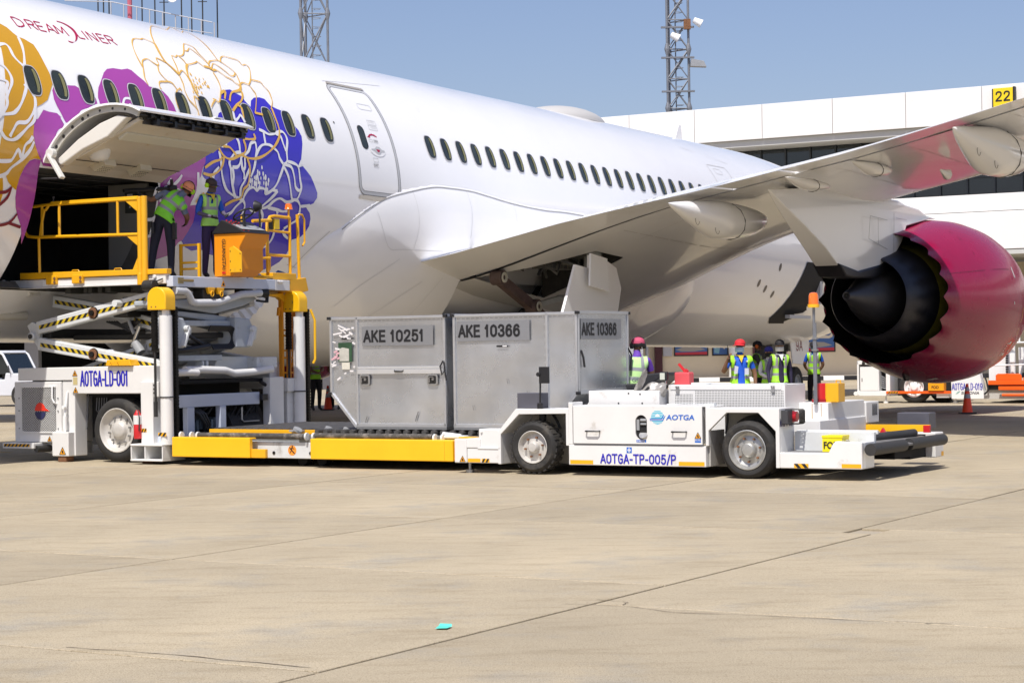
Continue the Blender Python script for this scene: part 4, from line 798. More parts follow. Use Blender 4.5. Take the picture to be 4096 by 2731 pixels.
for P in ([(33.9,1),(34.0,-10),(33.9,-20)],[(36,4.5),(36.05,-4),(36,-14)],[(38,2),(38,-6)],[(32.6,-8),(33,-20),(33.6,-20.5),(35,-20)],[(34.6,-32),(33.9,-40),(33.2,-50),(32.8,-62)],[(35.3,-30),(34.9,-42),(34.5,-56)],[(33.5,-24),(32.6,-34),(32,-44)],[(36.0,-46),(35,-52),(34,-62)],[(40,-48),(42,-50),(46,-52)],[(45,-20),(45.1,-40),(45,-60)]): fribbon(P,.010)
m.obj('fairing_seam',M('faint_seam',(.60,.60,.60),.5),bf,recalc=False)
TPin=[(s+.06*0,a) for s,a in TOP[2:15]]
m=MB(); 
for k in range(2): fribbon([(s+(.05 if s<34 else 0)-.0,a-(1.2 if s>=33 else .6)) for s,a in TPin],.02 ,.008)
m.obj('fairing_edge_strip',softseam,bf,recalc=False)
# --- wings ---
LEs=[(2.2,48.4,-.85),(3,47.8,-.72),(6,45.6,-.2),(9,43.5,.22),(10.5,42.4,.38),(12,41.4,.52),(14,40.05,.72),(16,38.7,.95),(20,35.9,1.5),(25,32.4,2.4),(28.5,29.2,3.2),(30.2,26.6,3.75)]
TEs=[(2.2,34.2,-1.45),(3,34.28,-1.33),(6,34.75,-.62),(9,35.0,-.10),(10.5,34.7,.12),(12,33.65,.20),(14,32.3,.38),(16,31.3,.66),(20,29.6,1.3),(25,27.6,2.3),(28.5,26.4,3.15),(30.2,25.9,3.73)]
def itp(T,t):
    for a,b in zip(T[:-1],T[1:]):
        if t<=b[0]: break
    k=(t-a[0])/(b[0]-a[0]); return tuple(a[i]+(b[i]-a[i])*k for i in(1,2))
def foil(t,x,side):
    l=itp(LEs,t);e=itp(TEs,t);c=l[0]-e[0];T=.118-.0022*min(t,16)
    th=5*T*(.2969*math.sqrt(max(x,0))-.126*x-.3516*x*x+.2843*x**3-.1036*x**4)
    cam_=(.016*(1-(2*x-1)**2)+.010*sin(pi*x)**2)*min(1,max(.25,(t-1)/8))
    if side<0:
        th*=1+.75*max(0,min(1,(7.5-t)/3.5))*min(1,x*2.5)
        if t>6: th*=1-.45*max(0,min(1,(x-.55)/.4))*min(1,(t-6)/2)
    return (l[0]-c*x, l[1]+(e[1]-l[1])*x+c*(cam_+side*th))
def wing_pt(t,x,side,sg): s,z=foil(t,x,side); return (s,-t*sg,z)
XS=[0,.003,.01,.025,.05,.1,.16,.24,.33,.42,.5,.58,.64,.7,.76,.82,.865]
def wing(sg):
    ts=[2.2,3.0,3.3,4,4.6,5.2,5.5,6.2,7,8,9,10,11,12,13,14,15,16,18,20,22.5,25,27,28.5,29.5,30.2]
    m=MB(); loop=[(x,1) for x in XS[::-1]]+[(x,-1) for x in XS[1:]]; n=len(loop); k=0
    def xa(t,x,sd):
        if sd<0 and 2.9<t<5.6 and x>.7:
            l=itp(LEs,t)[0];c=l-itp(TEs,t)[0];e=(l-36.1-.62*(t-3))/c
            if abs(x-.82)<1e-6: return e
            if abs(x-.76)<1e-6: return (.70+e)/2
        return x
    m.v=[wing_pt(t,xa(t,x,sd),sd,sg) for t in ts for x,sd in loop]
    for i in range(len(ts)-1):
        for j in range(n):
            if j==n-1: a,b=n-1,0
            else: a,b=j,j+1
            sd=loop[a][1];xm=(loop[a][0]+loop[b][0])/2;tm=(ts[i]+ts[i+1])/2
            if j!=n-1 and a>=len(XS)-1 and 3.0<tm<5.2 and .62<xm<.82: continue
            m.f.append((i*n+a,i*n+b,(i+1)*n+b,(i+1)*n+a)); m.m.append(0)
    m.f.append(tuple(range(len(m.v)-n,len(m.v)))); m.m.append(0)
    w=m.obj('wing',acwhite,AC,0,50)
    def sect(name,t0,t1,x0=.872,x1=1.0,par=w,mt=acwhite,nn=6):
        m=MB(); lp=[(x0+(x1-x0)*q/5,1) for q in range(6)][::-1]+[(x0+(x1-x0)*q/5,-1) for q in range(6)]; q=len(lp)
        tt=[t0+(t1-t0)*i/nn for i in range(nn+1)]
        m.v=[wing_pt(t,x,sd,sg) for t in tt for x,sd in lp]
        for i in range(nn):
            for j in range(q): m.f.append((i*q+j,i*q+(j+1)%q,(i+1)*q+(j+1)%q,(i+1)*q+j)); m.m.append(0)
        m.f+=[tuple(range(q)),tuple(range(nn*q,(nn+1)*q))]; m.m+=[0,0]
        return m.obj(name,mt,par,0,50)
    sect('inboard_flap',2.6,8.95); sect('flaperon',9.05,10.45,nn=2); sect('outboard_flap',10.55,19.8); sect('aileron',19.9,24.5,nn=3); sect('wing_tip_edge',24.55,30.2)
    m=MB()
    if sg>0:
        def lower(t,x,o=.006): s,z=foil(t,x,-1); return (s,-t,z-o)
        def wl(P,w_=.02):
            vs=[]
            for i,(t,x) in enumerate(P): vs+=[lower(t,x),lower(t,x+w_/10)]
            m.add(vs,[(2*i,2*i+1,2*i+3,2*i+2) for i in range(len(P)-1)])
        wl([(t/2,.70) for t in range(12,34)],.01); wl([(t/2,.2) for t in range(7,60)],.008); wl([(t/2,.10) for t in range(7,60)],.012)
        for t in (6.2,11.2,13.1,15.4,18):
            for i in range(10): x=.12+.07*i; m.add([lower(t,x),lower(t,x+.06),lower(t+.012,x+.06),lower(t+.012,x)],[(0,1,2,3)])
        m.obj('wing_seam',M('wing_panel_seam',(.28,.27,.25),.6),w,recalc=False)
        m=MB(); wl([(2.7+.25*i,.8640) for i in range(70)],.085); wl([(9.0,.87+.013*i) for i in range(11)],.01); m.obj('flap_gap',blackp,w,recalc=False)
        m=MB()
        for i in range(9):
            t=6.2+.35*i; x=.66-.006*i; a=lower(t,x,.01); m.add([a,(a[0]+.02,a[1],a[2]),(a[0]+.03,a[1]-.13,a[2]+.01),(a[0],a[1]-.13,a[2]+.01)],[(0,1,2,3)])
        pass
    # wheel well liner
    m=MB(); TT=[2.95,3.4,3.9,4.4,4.8,5.19]; up_=[];lo_=[];fu=[];fl=[]
    for t in TT:
        l=itp(LEs,t)[0];c=l-itp(TEs,t)[0]; xe=(l-36.1-.62*(t-3))/c+.002
        a=wing_pt(t,xe,1,sg);b_=wing_pt(t,xe,-1,sg);c1_=wing_pt(t,.64,1,sg);d1_=wing_pt(t,.64,-1,sg)
        up_.append((a[0],a[1],a[2]-.03)); lo_.append((b_[0],b_[1],b_[2]+.01)); fu.append((c1_[0],c1_[1],c1_[2]-.03)); fl.append((d1_[0],d1_[1],d1_[2]+.01))
    q=len(TT)
    m.add(up_+fu,[(i,i+1,q+i+1,q+i) for i in range(q-1)]); m.add(up_+lo_,[(i,i+1,q+i+1,q+i) for i in range(q-1)]); m.add(fu+fl,[(i,i+1,q+i+1,q+i) for i in range(q-1)]); m.add([up_[-1],lo_[-1],fl[-1],fu[-1]],[(0,1,2,3)])
    y0,y1=-3.0*sg,-5.5*sg
    m.add([(35.9,-1.2*sg,-2.5),(39.9,-1.2*sg,-2.5),(39.9,-1.2*sg,-1.3),(35.9,-1.2*sg,-1.3)],[(0,1,2,3)]); m.add([(39.9,-1.2*sg,-2.5),(39.9,-2.9*sg,-1.9),(39.9,-2.9*sg,-1.3),(39.9,-1.2*sg,-1.3)],[(0,1,2,3)]); m.add([(35.9,-1.2*sg,-1.3),(39.9,-1.2*sg,-1.3),(39.9,-3.0*sg,-1.2),(35.9,-3.0*sg,-1.35)],[(0,1,2,3)])
    wl_=m.obj('wheel_well',M('well_dark',(.05,.048,.045),.7,.1,.4,5),w,recalc=False)
    if sg>0:
        m=MB()
        for i in range(5): x=37.5+.2*i; m.bar((x,-3.2,-1.25),(x+.05,-4.9,-1.1),.05,.10); 
        for i in range(14): x=random.uniform(37.2,38.3);y=random.uniform(-4.8,-3.3); m.tube([(x,y,-1.2),(x+random.uniform(-.6,.6),y+random.uniform(-.4,.4),-1.3-random.random()*.25),(x+random.uniform(-.6,.6),y+.3,-1.2)],.02+.02*random.random(),5)
        for i in range(5): x=36.9+.25*i; m.box(x+.3,x+.45,-4.3,-3.8,-1.4,-1.2)
        m.obj('well_plumbing',M('plumbing_grey',(.14,.14,.13),.5,.3,.4,6),wl_)
    return w
WS=wing(1); WP=wing(-1)
def canoe(w,s0,s1,t,zt,wd,dp,name='flap_track_fairing',nose_=.62,two=True):
    m=MB(); n=18
    def fn(u,v):
        x=s0+(s1-s0)*u; k=(sin(pi*min(1,(u**.8)))**.75 if u>0 else 0); k=max(0,k)
        if u<.45: k=(u/.45)**.8
        else: k=math.sqrt(max(0,1-((u-.45)/.55)**2.2))
        t_=2*pi*v; return (x,-(t+wd*k*sin(t_)),zt+.25*k*0+(-dp*k*(.5-.5*cos(t_)) +dp*.25*k))
    m.grid(fn,24,n); o=m.obj(name,acwhite,w,0,60)
    m=MB()
    for uu in ((.52,) if two else ()):
        P=[fn(uu+.10*sin(pi*k/12),k/12) for k in range(1,12)]; P=[(p[0],-t+(p[1]+t)*1.015,zt+(p[2]-zt)*1.02) for p in P]; m.tube(P,.012,4)
    for uu,vv in((.22,.38),(.38,.38)):
        c=Vector(fn(uu,vv))
        if wd>.25: m.tube([c+Vector((.10*cos(k*pi/6),.012,.10*sin(k*pi/6))) for k in range(12)],.005,4,closed=True)
    if len(m.v): m.obj('fairing_joint',seam,o)
    return o
canoe(WS,34.2,38.9,8.45,-.42,.40,.76)
canoe(WS,35.0,37.3,10.5,.02,.17,.24); canoe(WS,34.8,36.9,11.9,.22,.17,.26)
canoe(WS,31.9,36.4,14.7,.36,.40,.84); canoe(WS,29.6,34,19.2,1.15,.3,.6)
canoe(WP,34.1,39.4,-8.45,-.42,.36,.72)
m=MB(); m.tube([(36.9,-12.9,.16),(37.3,-12.9,.10),(37.5,-12.9,.2)],[.02,.10,.02],8); m.obj('drain_mast',acwhite,WS,0,60)
# --- engines ---
ebl=M('hot_section_metal',(.045,.045,.055),.38,.7,.3,4)
ech=M('duct_liner_yellow',(.42,.38,.06),.4,.1,.2,3)
educt=M('duct_black',(.010,.010,.010),.7)
def engine(sg):
    t=9.72*sg; E=empty('engine',(0,-t,-2.06),(0,0,0),AC)
    m=MB(); n=108
    prof=[(42.62,1.45),(42.85,1.50),(43.3,1.585),(44,1.70),(44.8,1.83),(45.6,1.915),(46.4,1.94),(47.2,1.90),(47.9,1.80),(48.4,1.68),(48.7,1.57)]
    def chev(j): x=(j/n*18)%1; return abs(math.sin(pi*x))**1.1
    k=0; rows=[]
    for i,(s,r) in enumerate(prof):
        row=[]
        for j in range(n):
            a=2*pi*j/n; ss=s
            if i==0: ss=s+.42*chev(j)-.20
            row.append((ss,r*cos(a),r*sin(a)))
        rows.append(row)
    m.v=[p for r_ in rows for p in r_]
    for i in range(len(rows)-1):
        for j in range(n): m.f.append((i*n+j,(i+1)*n+j,(i+1)*n+(j+1)%n,i*n+(j+1)%n)); m.m.append(0)
    na=m.obj('nacelle',maroon,E,0,60)
    m=MB(); inner=[(42.62,1.435),(43.2,1.47),(44,1.50),(45.4,1.45)]
    rows=[]
    for i,(s,r) in enumerate(inner):
        rows.append([((s+.42*chev(j)-.20 if i==0 else s),r*cos(2*pi*j/n),r*sin(2*pi*j/n)) for j in range(n)])
    m.v=[p for r_ in rows for p in r_]
    for i in range(len(rows)-1):
        for j in range(n): m.f.append((i*n+j,(i+1)*n+j,(i+1)*n+(j+1)%n,i*n+(j+1)%n)); m.m.append(0)
    m.obj('fan_duct',educt,na,0,60,recalc=False)
    I4=Matrix.Identity(4)
    m=MB(); m.lathe([(45.4,1.45),(45.4,.9)],I4,48); m.obj('duct_vanes',educt,E)
    m=MB(); m.lathe([(48.7,1.57),(48.92,1.50),(48.98,1.42),(48.9,1.36),(48.5,1.32),(47.6,1.36),(47.4,1.38)],I4,64); m.obj('intake_lip',M('polished_lip',(.7,.7,.7),.12,1),E,0,60)
    m=MB(); m.lathe([(47.5,1.38),(47.5,.3),(48.1,.05),(48.12,0)],I4,48); m.obj('fan',vdark,E,0,40)
    m=MB(); m.lathe([(45.3,1.24),(44.4,1.27),(43.6,1.22),(43.0,1.13)],I4,64); m.obj('core_cowl_forward',ech,E,0,60)
    m=MB(); m.lathe([(43.05,1.165),(42.7,1.09),(42.3,1.0),(41.75,.90),(41.68,.86),(41.8,.83),(42.6,.80),(43.4,.78)],I4,64); m.obj('core_nozzle',ebl,E,0,60)
    m=MB(); m.lathe([(43.3,.78),(43.3,0)],I4,48); m.obj('turbine_disc',vdark,E)
    m=MB(); m.lathe([(43.3,.66),(42.6,.66),(42.2,.62),(41.6,.47),(40.9,.24),(40.35,.10),(40.3,.085),(40.33,0)],I4,48); pg=m.obj('exhaust_plug',M('plug_metal',(.075,.075,.085),.45,.5,.2,3),E,0,60)
    m=MB(); m.lathe([(40.29,.055),(40.26,.0)],I4,20); m.obj('plug_vent',vdark,pg)
    if sg>0:
        def on(s,a,o=.006):
            r=0
            for (s0,r0),(s1,r1) in zip(prof[:-1],prof[1:]):
                if s0<=s<=s1: r=r0+(r1-r0)*(s-s0)/(s1-s0)
            a=R(a); return (s,-(r+o)*cos(a),(r+o)*sin(a))   # a=0 faces starboard
        m=MB()
        def er(P,w_,off=.006):
            P=smoothline(P,4); n_=len(P);vs=[]
            for i in range(n_):
                a=P[max(i-1,0)];b=P[min(i+1,n_-1)];dx,dy=b[0]-a[0],(b[1]-a[1])*.033;L=math.hypot(dx,dy) or 1
                nx,ny=-dy/L*w_/2,dx/L*w_/2/.033; vs+=[on(P[i][0]+nx,P[i][1]+ny,off),on(P[i][0]-nx,P[i][1]-ny,off)]
            m.add(vs,[(2*i,2*i+1,2*i+3,2*i+2) for i in range(n_-1)])
        er([(44.6,60),(44.6,0),(44.6,-80)],.012); er([(46.4,75),(46.4,0),(46.4,-80)],.012); er([(42.9,20),(46.3,22)],.01)
        m.obj('nacelle_seam',M('dark_maroon_seam',(.10,.01,.02),.5),na,recalc=False)
        m=MB(); er([(47.1,-5),(47.1,-45),(47.15,-85)],.03); m.obj('gold_pinstripe',gold,na,recalc=False)
        m=MB()
        for s0,s1,a0,a1 in((46.80,46.98,-42,-30),(47.18,47.32,-40,-31),(44.9,45.15,-83,-76),(46.5,46.6,16,24),(46.2,46.25,-3,-1)):
            m.add([on(s0,a0),on(s1,a0),on(s1,a1),on(s0,a1)],[(0,1,2,3)])
        for i in range(6): m.add([on(46.62,-42+2*i),on(46.72,-42+2*i),on(46.72,-41.2+2*i),on(46.62,-41.2+2*i)],[(0,1,2,3)])
        m.obj('nacelle_placard',M('placard_pale',(.6,.58,.55),.5),na,recalc=False)
        m=MB(); 
        for i in range(14): a=2*pi*i/14;b=2*pi*(i+1)/14; m.tube([on(47.0+.1*cos(a),-62+3.2*sin(a),.006),on(47.0+.1*cos(b),-62+3.2*sin(b),.006)],.006,4)
        m.obj('access_ring',acgrey,na)
        m=MB(); m.prism([(43.9,-1.66),(44.3,-1.72),(44.25,-1.86),(44.05,-1.84)],'y',-.03,.03); m.obj('drain_mast',dark,E)
    # pylon
    z0=2.08; ty=0
    P=[(36.05,-.12),(36.7,-.42),(37.6,-.78),(38.5,-1.15),(39.2,-1.50),(40.3,-1.60),(41.6,-1.42),(42.5,-1.18),(43.1,-.80),(43.4,-.44),(45.4,-.16),(46.3,-.10),(45.6,-.06),(44.6,.02),(43.4,.04),(42.9,.10),(40,.10),(37.5,.0)]
    m=MB(); N_=len(P); hw=[.02,.1,.18,.24,.26,.26,.28,.30,.30,.30,.2,.05,.05,.2,.28,.3,.3,.2]
    m.v=[(x,-h,z+z0) for (x,z),h in zip(P,hw)]+[(x,h,z+z0) for (x,z),h in zip(P,hw)]
    m.f=[tuple(range(N_-1,-1,-1)),tuple(range(N_,2*N_))]+[(i,(i+1)%N_,N_+(i+1)%N_,N_+i) for i in range(N_)]; m.m=[0]*len(m.f)
    py=m.obj('pylon',acwhite,E,.05,30,seg=3)
    m=MB(); m.prism([(39.1,-1.44+z0),(40.3,-1.56+z0),(41.6,-1.38+z0),(42.5,-1.14+z0),(43.0,-.86+z0),(43.1,-1.1+z0),(42.3,-1.45+z0),(41.3,-1.68+z0),(40,-1.72+z0),(39.5,-1.7+z0)],'y',-.31,.31); m.obj('heat_shield',ebl,py,.04,30)
    if sg>0:
        m=MB(); o=-.305
        for a,b in(((41.0,-.35),(42.1,-.38)),((41.0,-.35),(40.9,-.85)),((40.9,-.85),(42.1,-1.02)),((41.5,-.36),(41.5,-.94)),((42.55,-.2),(42.5,-1.1)),((42.7,-.3),(43.4,-.3))):
            m.bar((a[0],o,a[1]+z0),(b[0],o,b[1]+z0),.012,.004,(0,1,0))
        m.obj('pylon_seam',softseam,py)
    return E
engine(1); engine(-1)
# --- landing gear ---
chrome=M('oleo_chrome',(.7,.7,.7),.15,1); gearp=M('gear_grey_paint',(.42,.43,.42),.45,.1,.2,4)
for sg in (1,-1):
    y=-4.9*sg; lg=empty('main_landing_gear',(37.9,y,0),(0,0,0),AC)
    m=MB(); m.cyl((0,0,-.9),(0,0,-2.9),.19,16); m.cyl((0,.0,-2.9),(0,0,-4.2),.13,16); m.bar((-.75,0,-4.2),(.75,0,-4.2),.2,.24); m.cyl((-.72,-.75,-4.2),(-.72,.75,-4.2),.09,10); m.cyl((.72,-.75,-4.2),(.72,.75,-4.2),.09,10)
    m.obj('strut',gearp,lg,0,40)
    for x in(-.72,.72):
        for yy in(-.78,.78):
            wheel('tyre',lg,(x,yy+(-.22 if yy<0 else .22)*1,-4.2+.01),.62,.44,'y',-1 if yy<0 else 1,.5,gearp,0,0)
    if sg>0:
        m=MB(); A=Vector((-1.9,.75,-.62));B=Vector((-.72,.95,-1.25)) # drag brace and jury links
        A=Vector((36.15-37.9,-3.55-y,-1.62));Bq=Vector((37.55-37.9,-3.6-y,-2.20));Cq=Vector((38.1-37.9,-3.7-y,-2.55))
        m.bar(A,Bq,.16,.22); m.bar(Bq,Cq,.14,.2)
        for q in(A,Bq): m.cyl(q+Vector((0,-.16,0)),q+Vector((0,.10,0)),.16,16)
        m.obj('drag_brace',M('brace_brown',(.13,.09,.08),.5,.3,.3,5),lg,0,40)
        m=MB()
        for q in(A,Bq): m.lathe([(0,.05),(0,.11),(.02,.11),(.02,.07)],Matrix.Translation(q+Vector((0,-.17,0)))@Matrix.Rotation(R(-90),4,'Z'),16)
        m.obj('pin_ring',M('ring_cream',(.6,.58,.48),.4),lg,0,40)
        m=MB(); E1=Vector((39.3-37.9,-4.1-y,-1.9)); m.bar(Bq,(Bq+E1)/2+Vector((0,0,.05)),.09,.13); m.bar((Bq+E1)/2+Vector((0,0,.05)),E1,.09,.13); m.cyl((Bq+E1)/2+Vector((0,-.1,.05)),(Bq+E1)/2+Vector((0,.1,.05)),.07,10); m.obj('jury_link',gearp,lg,.01)
        m=MB(); P=[]; 
        for i in range(90): a=i*2*pi/9; c=Vector((38.9-37.9,-4.2-y,-2.0)); P.append(c+Vector((.07*cos(a)-.003*i,.07*sin(a),-.0068*i)))
        m.tube(P,.018,5); m.cyl((38.7-37.9,-4.3-y,-1.3),(38.45-37.9,-4.2-y,-1.85),.03,6); m.obj('spring',M('spring_grey',(.2,.2,.2),.4,.6),lg)
    m=MB(); 
    P=[(35.75,-1.42),(36.35,-1.47),(36.37,-1.2),(37.0,-1.24),(37.6,-1.42),(37.82,-1.85),(37.6,-2.5),(37.1,-3.5),(35.3,-3.5),(35.2,-2.4)]
    m.prism([(x-37.9+.15,z) for x,z in P],'y',-.62*sg-.03,-.62*sg+.03); m.obj('gear_door',acwhite,lg,.01)
    m=MB(); m.prism([(36.25-37.9,-1.18),(37.0-37.9,-1.26),(37.1-37.9,-1.95),(36.2-37.9,-1.85)],'y',-.80*sg-.02,-.80*sg+.02); m.obj('hinge_door',acwhite,lg,.01)
ng=empty('nose_landing_gear',(60.6,0,0),(0,0,0),AC)
m=MB(); m.cyl((0,0,-2.2),(0,0,-4.2),.12,12); m.cyl((0,-.45,-4.1),(0,.45,-4.1),.07,8); m.bar((0,0,-3.2),(1.6,0,-2.5),.08,.08); m.box(-.15,.15,-.25,.25,-3.1,-2.8);m.tube([(-.1,.1,-2.8),(-.25,.1,-3.3),(-.1,.05,-3.9)],.025,5); m.obj('strut',M('gear_dark',(.10,.10,.10),.5,.3),ng,0,40)
for yy in(-.32,.32): wheel('tyre',ng,(0,yy+(-.18 if yy<0 else .18),-4.12),.52,.36,'y',-1 if yy<0 else 1,.5,gearp,0,0)
m=MB(); m.prism([(-1.3,-2.5),(.4,-2.6),(.35,-3.55),(-1.0,-3.5)],'y',-.75,-.71); nd=m.obj('gear_door',acwhite,ng,.01)
stext('9A',maroonl,nd,(-.75,-.752,-3.1),(1,0,0),(0,0,1),.55,.36,.12)
m=MB(); m.box(-2.6,-1.9,-.7,-.1,-3.5,-2.7); m.obj('taxi_light_box',M('gear_dark',(.1,.1,.1)),ng,.02)
# ---------------- container loader (x along the deck towards the right, y away from the camera side) ----------------
TH=R(-29.9)
LD=empty('container_loader',(-6.165,30.93,0),(0,0,TH)); tag(LD,'white scissor-lift container loader with yellow guard rails raised to the open cargo door','cargo loader')
U=(1,0,0);V=(0,0,1);ZW=3.2
m=MB(); m.prism([(-2.04,1.28),(-2.04,1.48),(.80,1.50),(.80,1.07),(-.9,1.07),(-.9,1.28)],'y',0,.28); m.prism([(-2.04,1.28),(-2.04,1.48),(.80,1.50),(.80,1.07),(-.9,1.07),(-.9,1.28)],'y',2.9,3.18)
m.box(-2.0,-1.85,.28,2.9,1.25,1.45); ch=m.obj('chassis_side',white,LD,.012)
stext('AOTGA-LD-001',blue,ch,(-.71,-.001,1.185),U,V,.96,.245,.115)
m=MB(); m.box(-2.10,-1.115,-.02,.9,.30,1.26); cb=m.obj('radiator_cabinet',white,LD,.012)
m=MB(); plate(m,rrect(-1.94,-1.22,.47,1.17,.04),(0,-.02,0),U,V,.002); gb=m.obj('grille_recess',vdark,cb,recalc=False)
# expanded metal mesh over the radiator
m=MB(); nx=15; step=.72/nx
for i in range(-27,nx+28):
    for sg in (1,-1):
        x0=-1.94+i*step; pts=[]
        xa,za=x0,.47; xb,zb=x0+sg*.72*1.75,1.17
        # clip to the frame
        def cl(t): return (xa+(xb-xa)*t,za+(zb-za)*t)
        t0,t1=0,1
        dx=xb-xa
        for lim,s_ in((-1.94,1),(-1.22,-1)):
            tl=(lim-xa)/dx
            if (dx>0)==(s_>0): t0=max(t0,tl)
            else: t1=min(t1,tl)
        if t1-t0<.02: continue
        p,q=cl(t0),cl(t1); m.bar((p[0],-.03,p[1]),(q[0],-.03,q[1]),.0045,.005,(0,1,0))
m.bar((-1.95,-.03,.46),(-1.21,-.03,.46),.02,.02); m.bar((-1.95,-.03,1.18),(-1.21,-.03,1.18),.02,.02)
gm=m.obj('grille_mesh',white,cb); gm['kind']='stuff'
m=MB(); plate(m,[(-1.535+.115*cos(R(a)),.80+.13*sin(R(a))) for a in range(0,181,12)]+[(-1.66,.80)],(0,-.04,0),U,V,0); plate(m,[(-1.43,.845),(-1.33,.795),(-1.44,.80),(-1.6,.80)],(0,-.041,0),U,V,0)
m.obj('red_badge',M('badge_red',(.8,.04,.015),.45),cb,recalc=False)
m=MB(); plate(m,[(-1.535+.115*cos(R(a)),.785+.125*sin(R(a))) for a in range(180,361,12)],(0,-.04,0),U,V,0); m.obj('navy_badge',M('badge_navy',(.03,.03,.10),.45),cb,recalc=False)
m=MB(); 
for z in (.52,.8,1.0):
    for x in (-2.0,-1.17): m.cyl((x,-.035,z),(x,-.02,z),.012,6)
m.obj('bolt',steel,cb)
m=MB(); m.tube([(-1.235,-.02,1.2),(-1.25,-.07,1.18),(-1.25,-.075,1.0),(-1.21,-.07,.93),(-1.20,-.02,.91)],.013,6); m.obj('handle',whiteclean,cb,0,40)
m=MB(); m.box(-2.20,-1.54,-.2,.25,.205,.295); st=m.obj('step',white,LD,.01); stripes('hazard_tape',st,(-2.17,-.2,.235),U,V,.55,.045,7)
m=MB(); m.prism([(-2.1,.29),(-1.2,.29),(-1.2,.1),(-1.35,.1),(-2.05,.2)],'y',.1,.8); m.obj('skirt',oldwhite,LD,.01)
m=MB(); m.cyl((-1.52,-.16,.2),(-1.45,.2,.2),.055,14); m.obj('tow_tube',dark,LD,0,40)
m=MB(); m.box(-1.11,-.86,.02,.3,.09,1.27); m.box(-1.22,-.88,-.12,.1,.09,.47); lg=m.obj('stabiliser_leg',white,LD,.012)
m=MB(); m.cyl((-1.0,-.06,.5),(-1.0,-.06,.72),.035,10); m.cyl((-1.0,-.06,.7),(-1.0,.0,1.1),.02,8); m.cyl((-1.0,-.06,.86),(-1.0,-.1,.86),.03,10); m.obj('actuator',whiteclean,lg,0,40)
m=MB(); m.box(-1.12,-.95,-.1,.08,.0,.09); m.box(.55,.75,-.05,.15,0,.05); m.obj('foot_pad',rust,LD,.01)
def wtri(par,x,z,s,y=-.004,n=(0,-1,0)):
    m=MB(); plate(m,[(x-s/2,z),(x+s/2,z),(x,z+s*.87)],(0,y,0),U,V,.001); w=m.obj('warning_triangle',M('hazard_orange',(.85,.36,.01),.5),par,recalc=False)
    m=MB(); k=s*.1
    for a,b in(((x-s/2,z),(x+s/2,z)),((x+s/2,z),(x,z+s*.87)),((x,z+s*.87),(x-s/2,z))): m.bar((a[0],y-.003,a[1]),(b[0],y-.003,b[1]),k*.6,.002,(0,1,0))
    m.box(x-k*1.2,x+k*.8,y-.004,y-.002,z+s*.18,z+s*.5); m.box(x-k*.4,x+k*1.6,y-.004,y-.002,z+s*.15,z+s*.28)
    m.obj('pictogram',blackp,w)
wtri(ch,-.83,1.35,.10,-.001); wtri(ch,-.82,1.085,.10,-.001); wtri(cb,-1.36,.32,.09,-.022); wtri(lg,-1.0,.12,.13,-.122)
m=MB(); plate(m,[(-.87,1.21),(-.78,1.21),(-.78,1.33),(-.87,1.33)],(0,-.002,0),U,V,.001); m.obj('instruction_plate',M('plate_tan',(.55,.46,.22),.5),ch,recalc=False)
# wheel arch interior with pipework
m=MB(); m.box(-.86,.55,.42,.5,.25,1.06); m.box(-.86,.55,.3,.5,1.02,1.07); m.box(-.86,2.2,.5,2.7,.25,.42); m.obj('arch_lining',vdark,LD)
m=MB()
for i in range(5): x=-.72+.05*i; m.tube([(x,.38,1.0),(x,.36,.8-.02*i),(x+.08,.36,.72-.02*i),(x+.45,.37,.72-.02*i)],.01,5)
m.tube([(-.83,.3,1.05),(-.83,.25,.5)],.012,5); m.obj('hydraulic_pipe',M('pipe_grey',(.16,.16,.16),.4,.5),LD)
wheel('wheel',LD,(0,0.02,.50),.50,.34,'y',-1,.675,rimw,0,10,.36,-.02)
wheel('wheel',LD,(0,3.15,.50),.50,.34,'y',1,.675,rimw,0,0)
# right-hand column and fire extinguisher
m=MB(); m.box(.55,.79,-.06,.16,.3,1.25); m.box(.53,1.16,-.3,.25,.05,.08); m.box(.53,1.16,-.3,.25,.28,.31); 
for x in(.53,.80,1.14): m.box(x,x+.02,-.29,.24,.08,.28)
m.box(.53,1.16,.2,.25,.08,.28); m.box(.8,1.0,-.06,.1,1.02,1.25); cl_=m.obj('mast_bracket',white,LD,.008)
m=MB()
for z in(1.08,1.14,1.2): m.cyl((.83,-.08,z),(.83,-.06,z),.016,6)
m.obj('bolt',dark,cl_); stripes('hazard_tape',cl_,(.56,-.061,.48),U,V,.10,.055,2)
m=MB(); m.tube([(.50,-.08,.38),(.50,-.08,.40),(.50,-.08,.74),(.50,-.08,.80),(.50,-.08,.82)],[.06,.065,.065,.03,.02],12); ex=m.obj('fire_extinguisher',red,LD,0,50)
m=MB(); m.cyl((.50,-.08,.60),(.50,-.08,.74),.067,12); m.obj('label_band',M('label_white',(.7,.7,.68),.5),ex,0,50)
m=MB(); m.bar((.50,-.08,.84),(.46,-.1,.88),.02,.02); m.tube([(.52,-.1,.82),(.57,-.12,.7),(.56,-.12,.5)],.01,5); m.obj('valve',dark,ex)
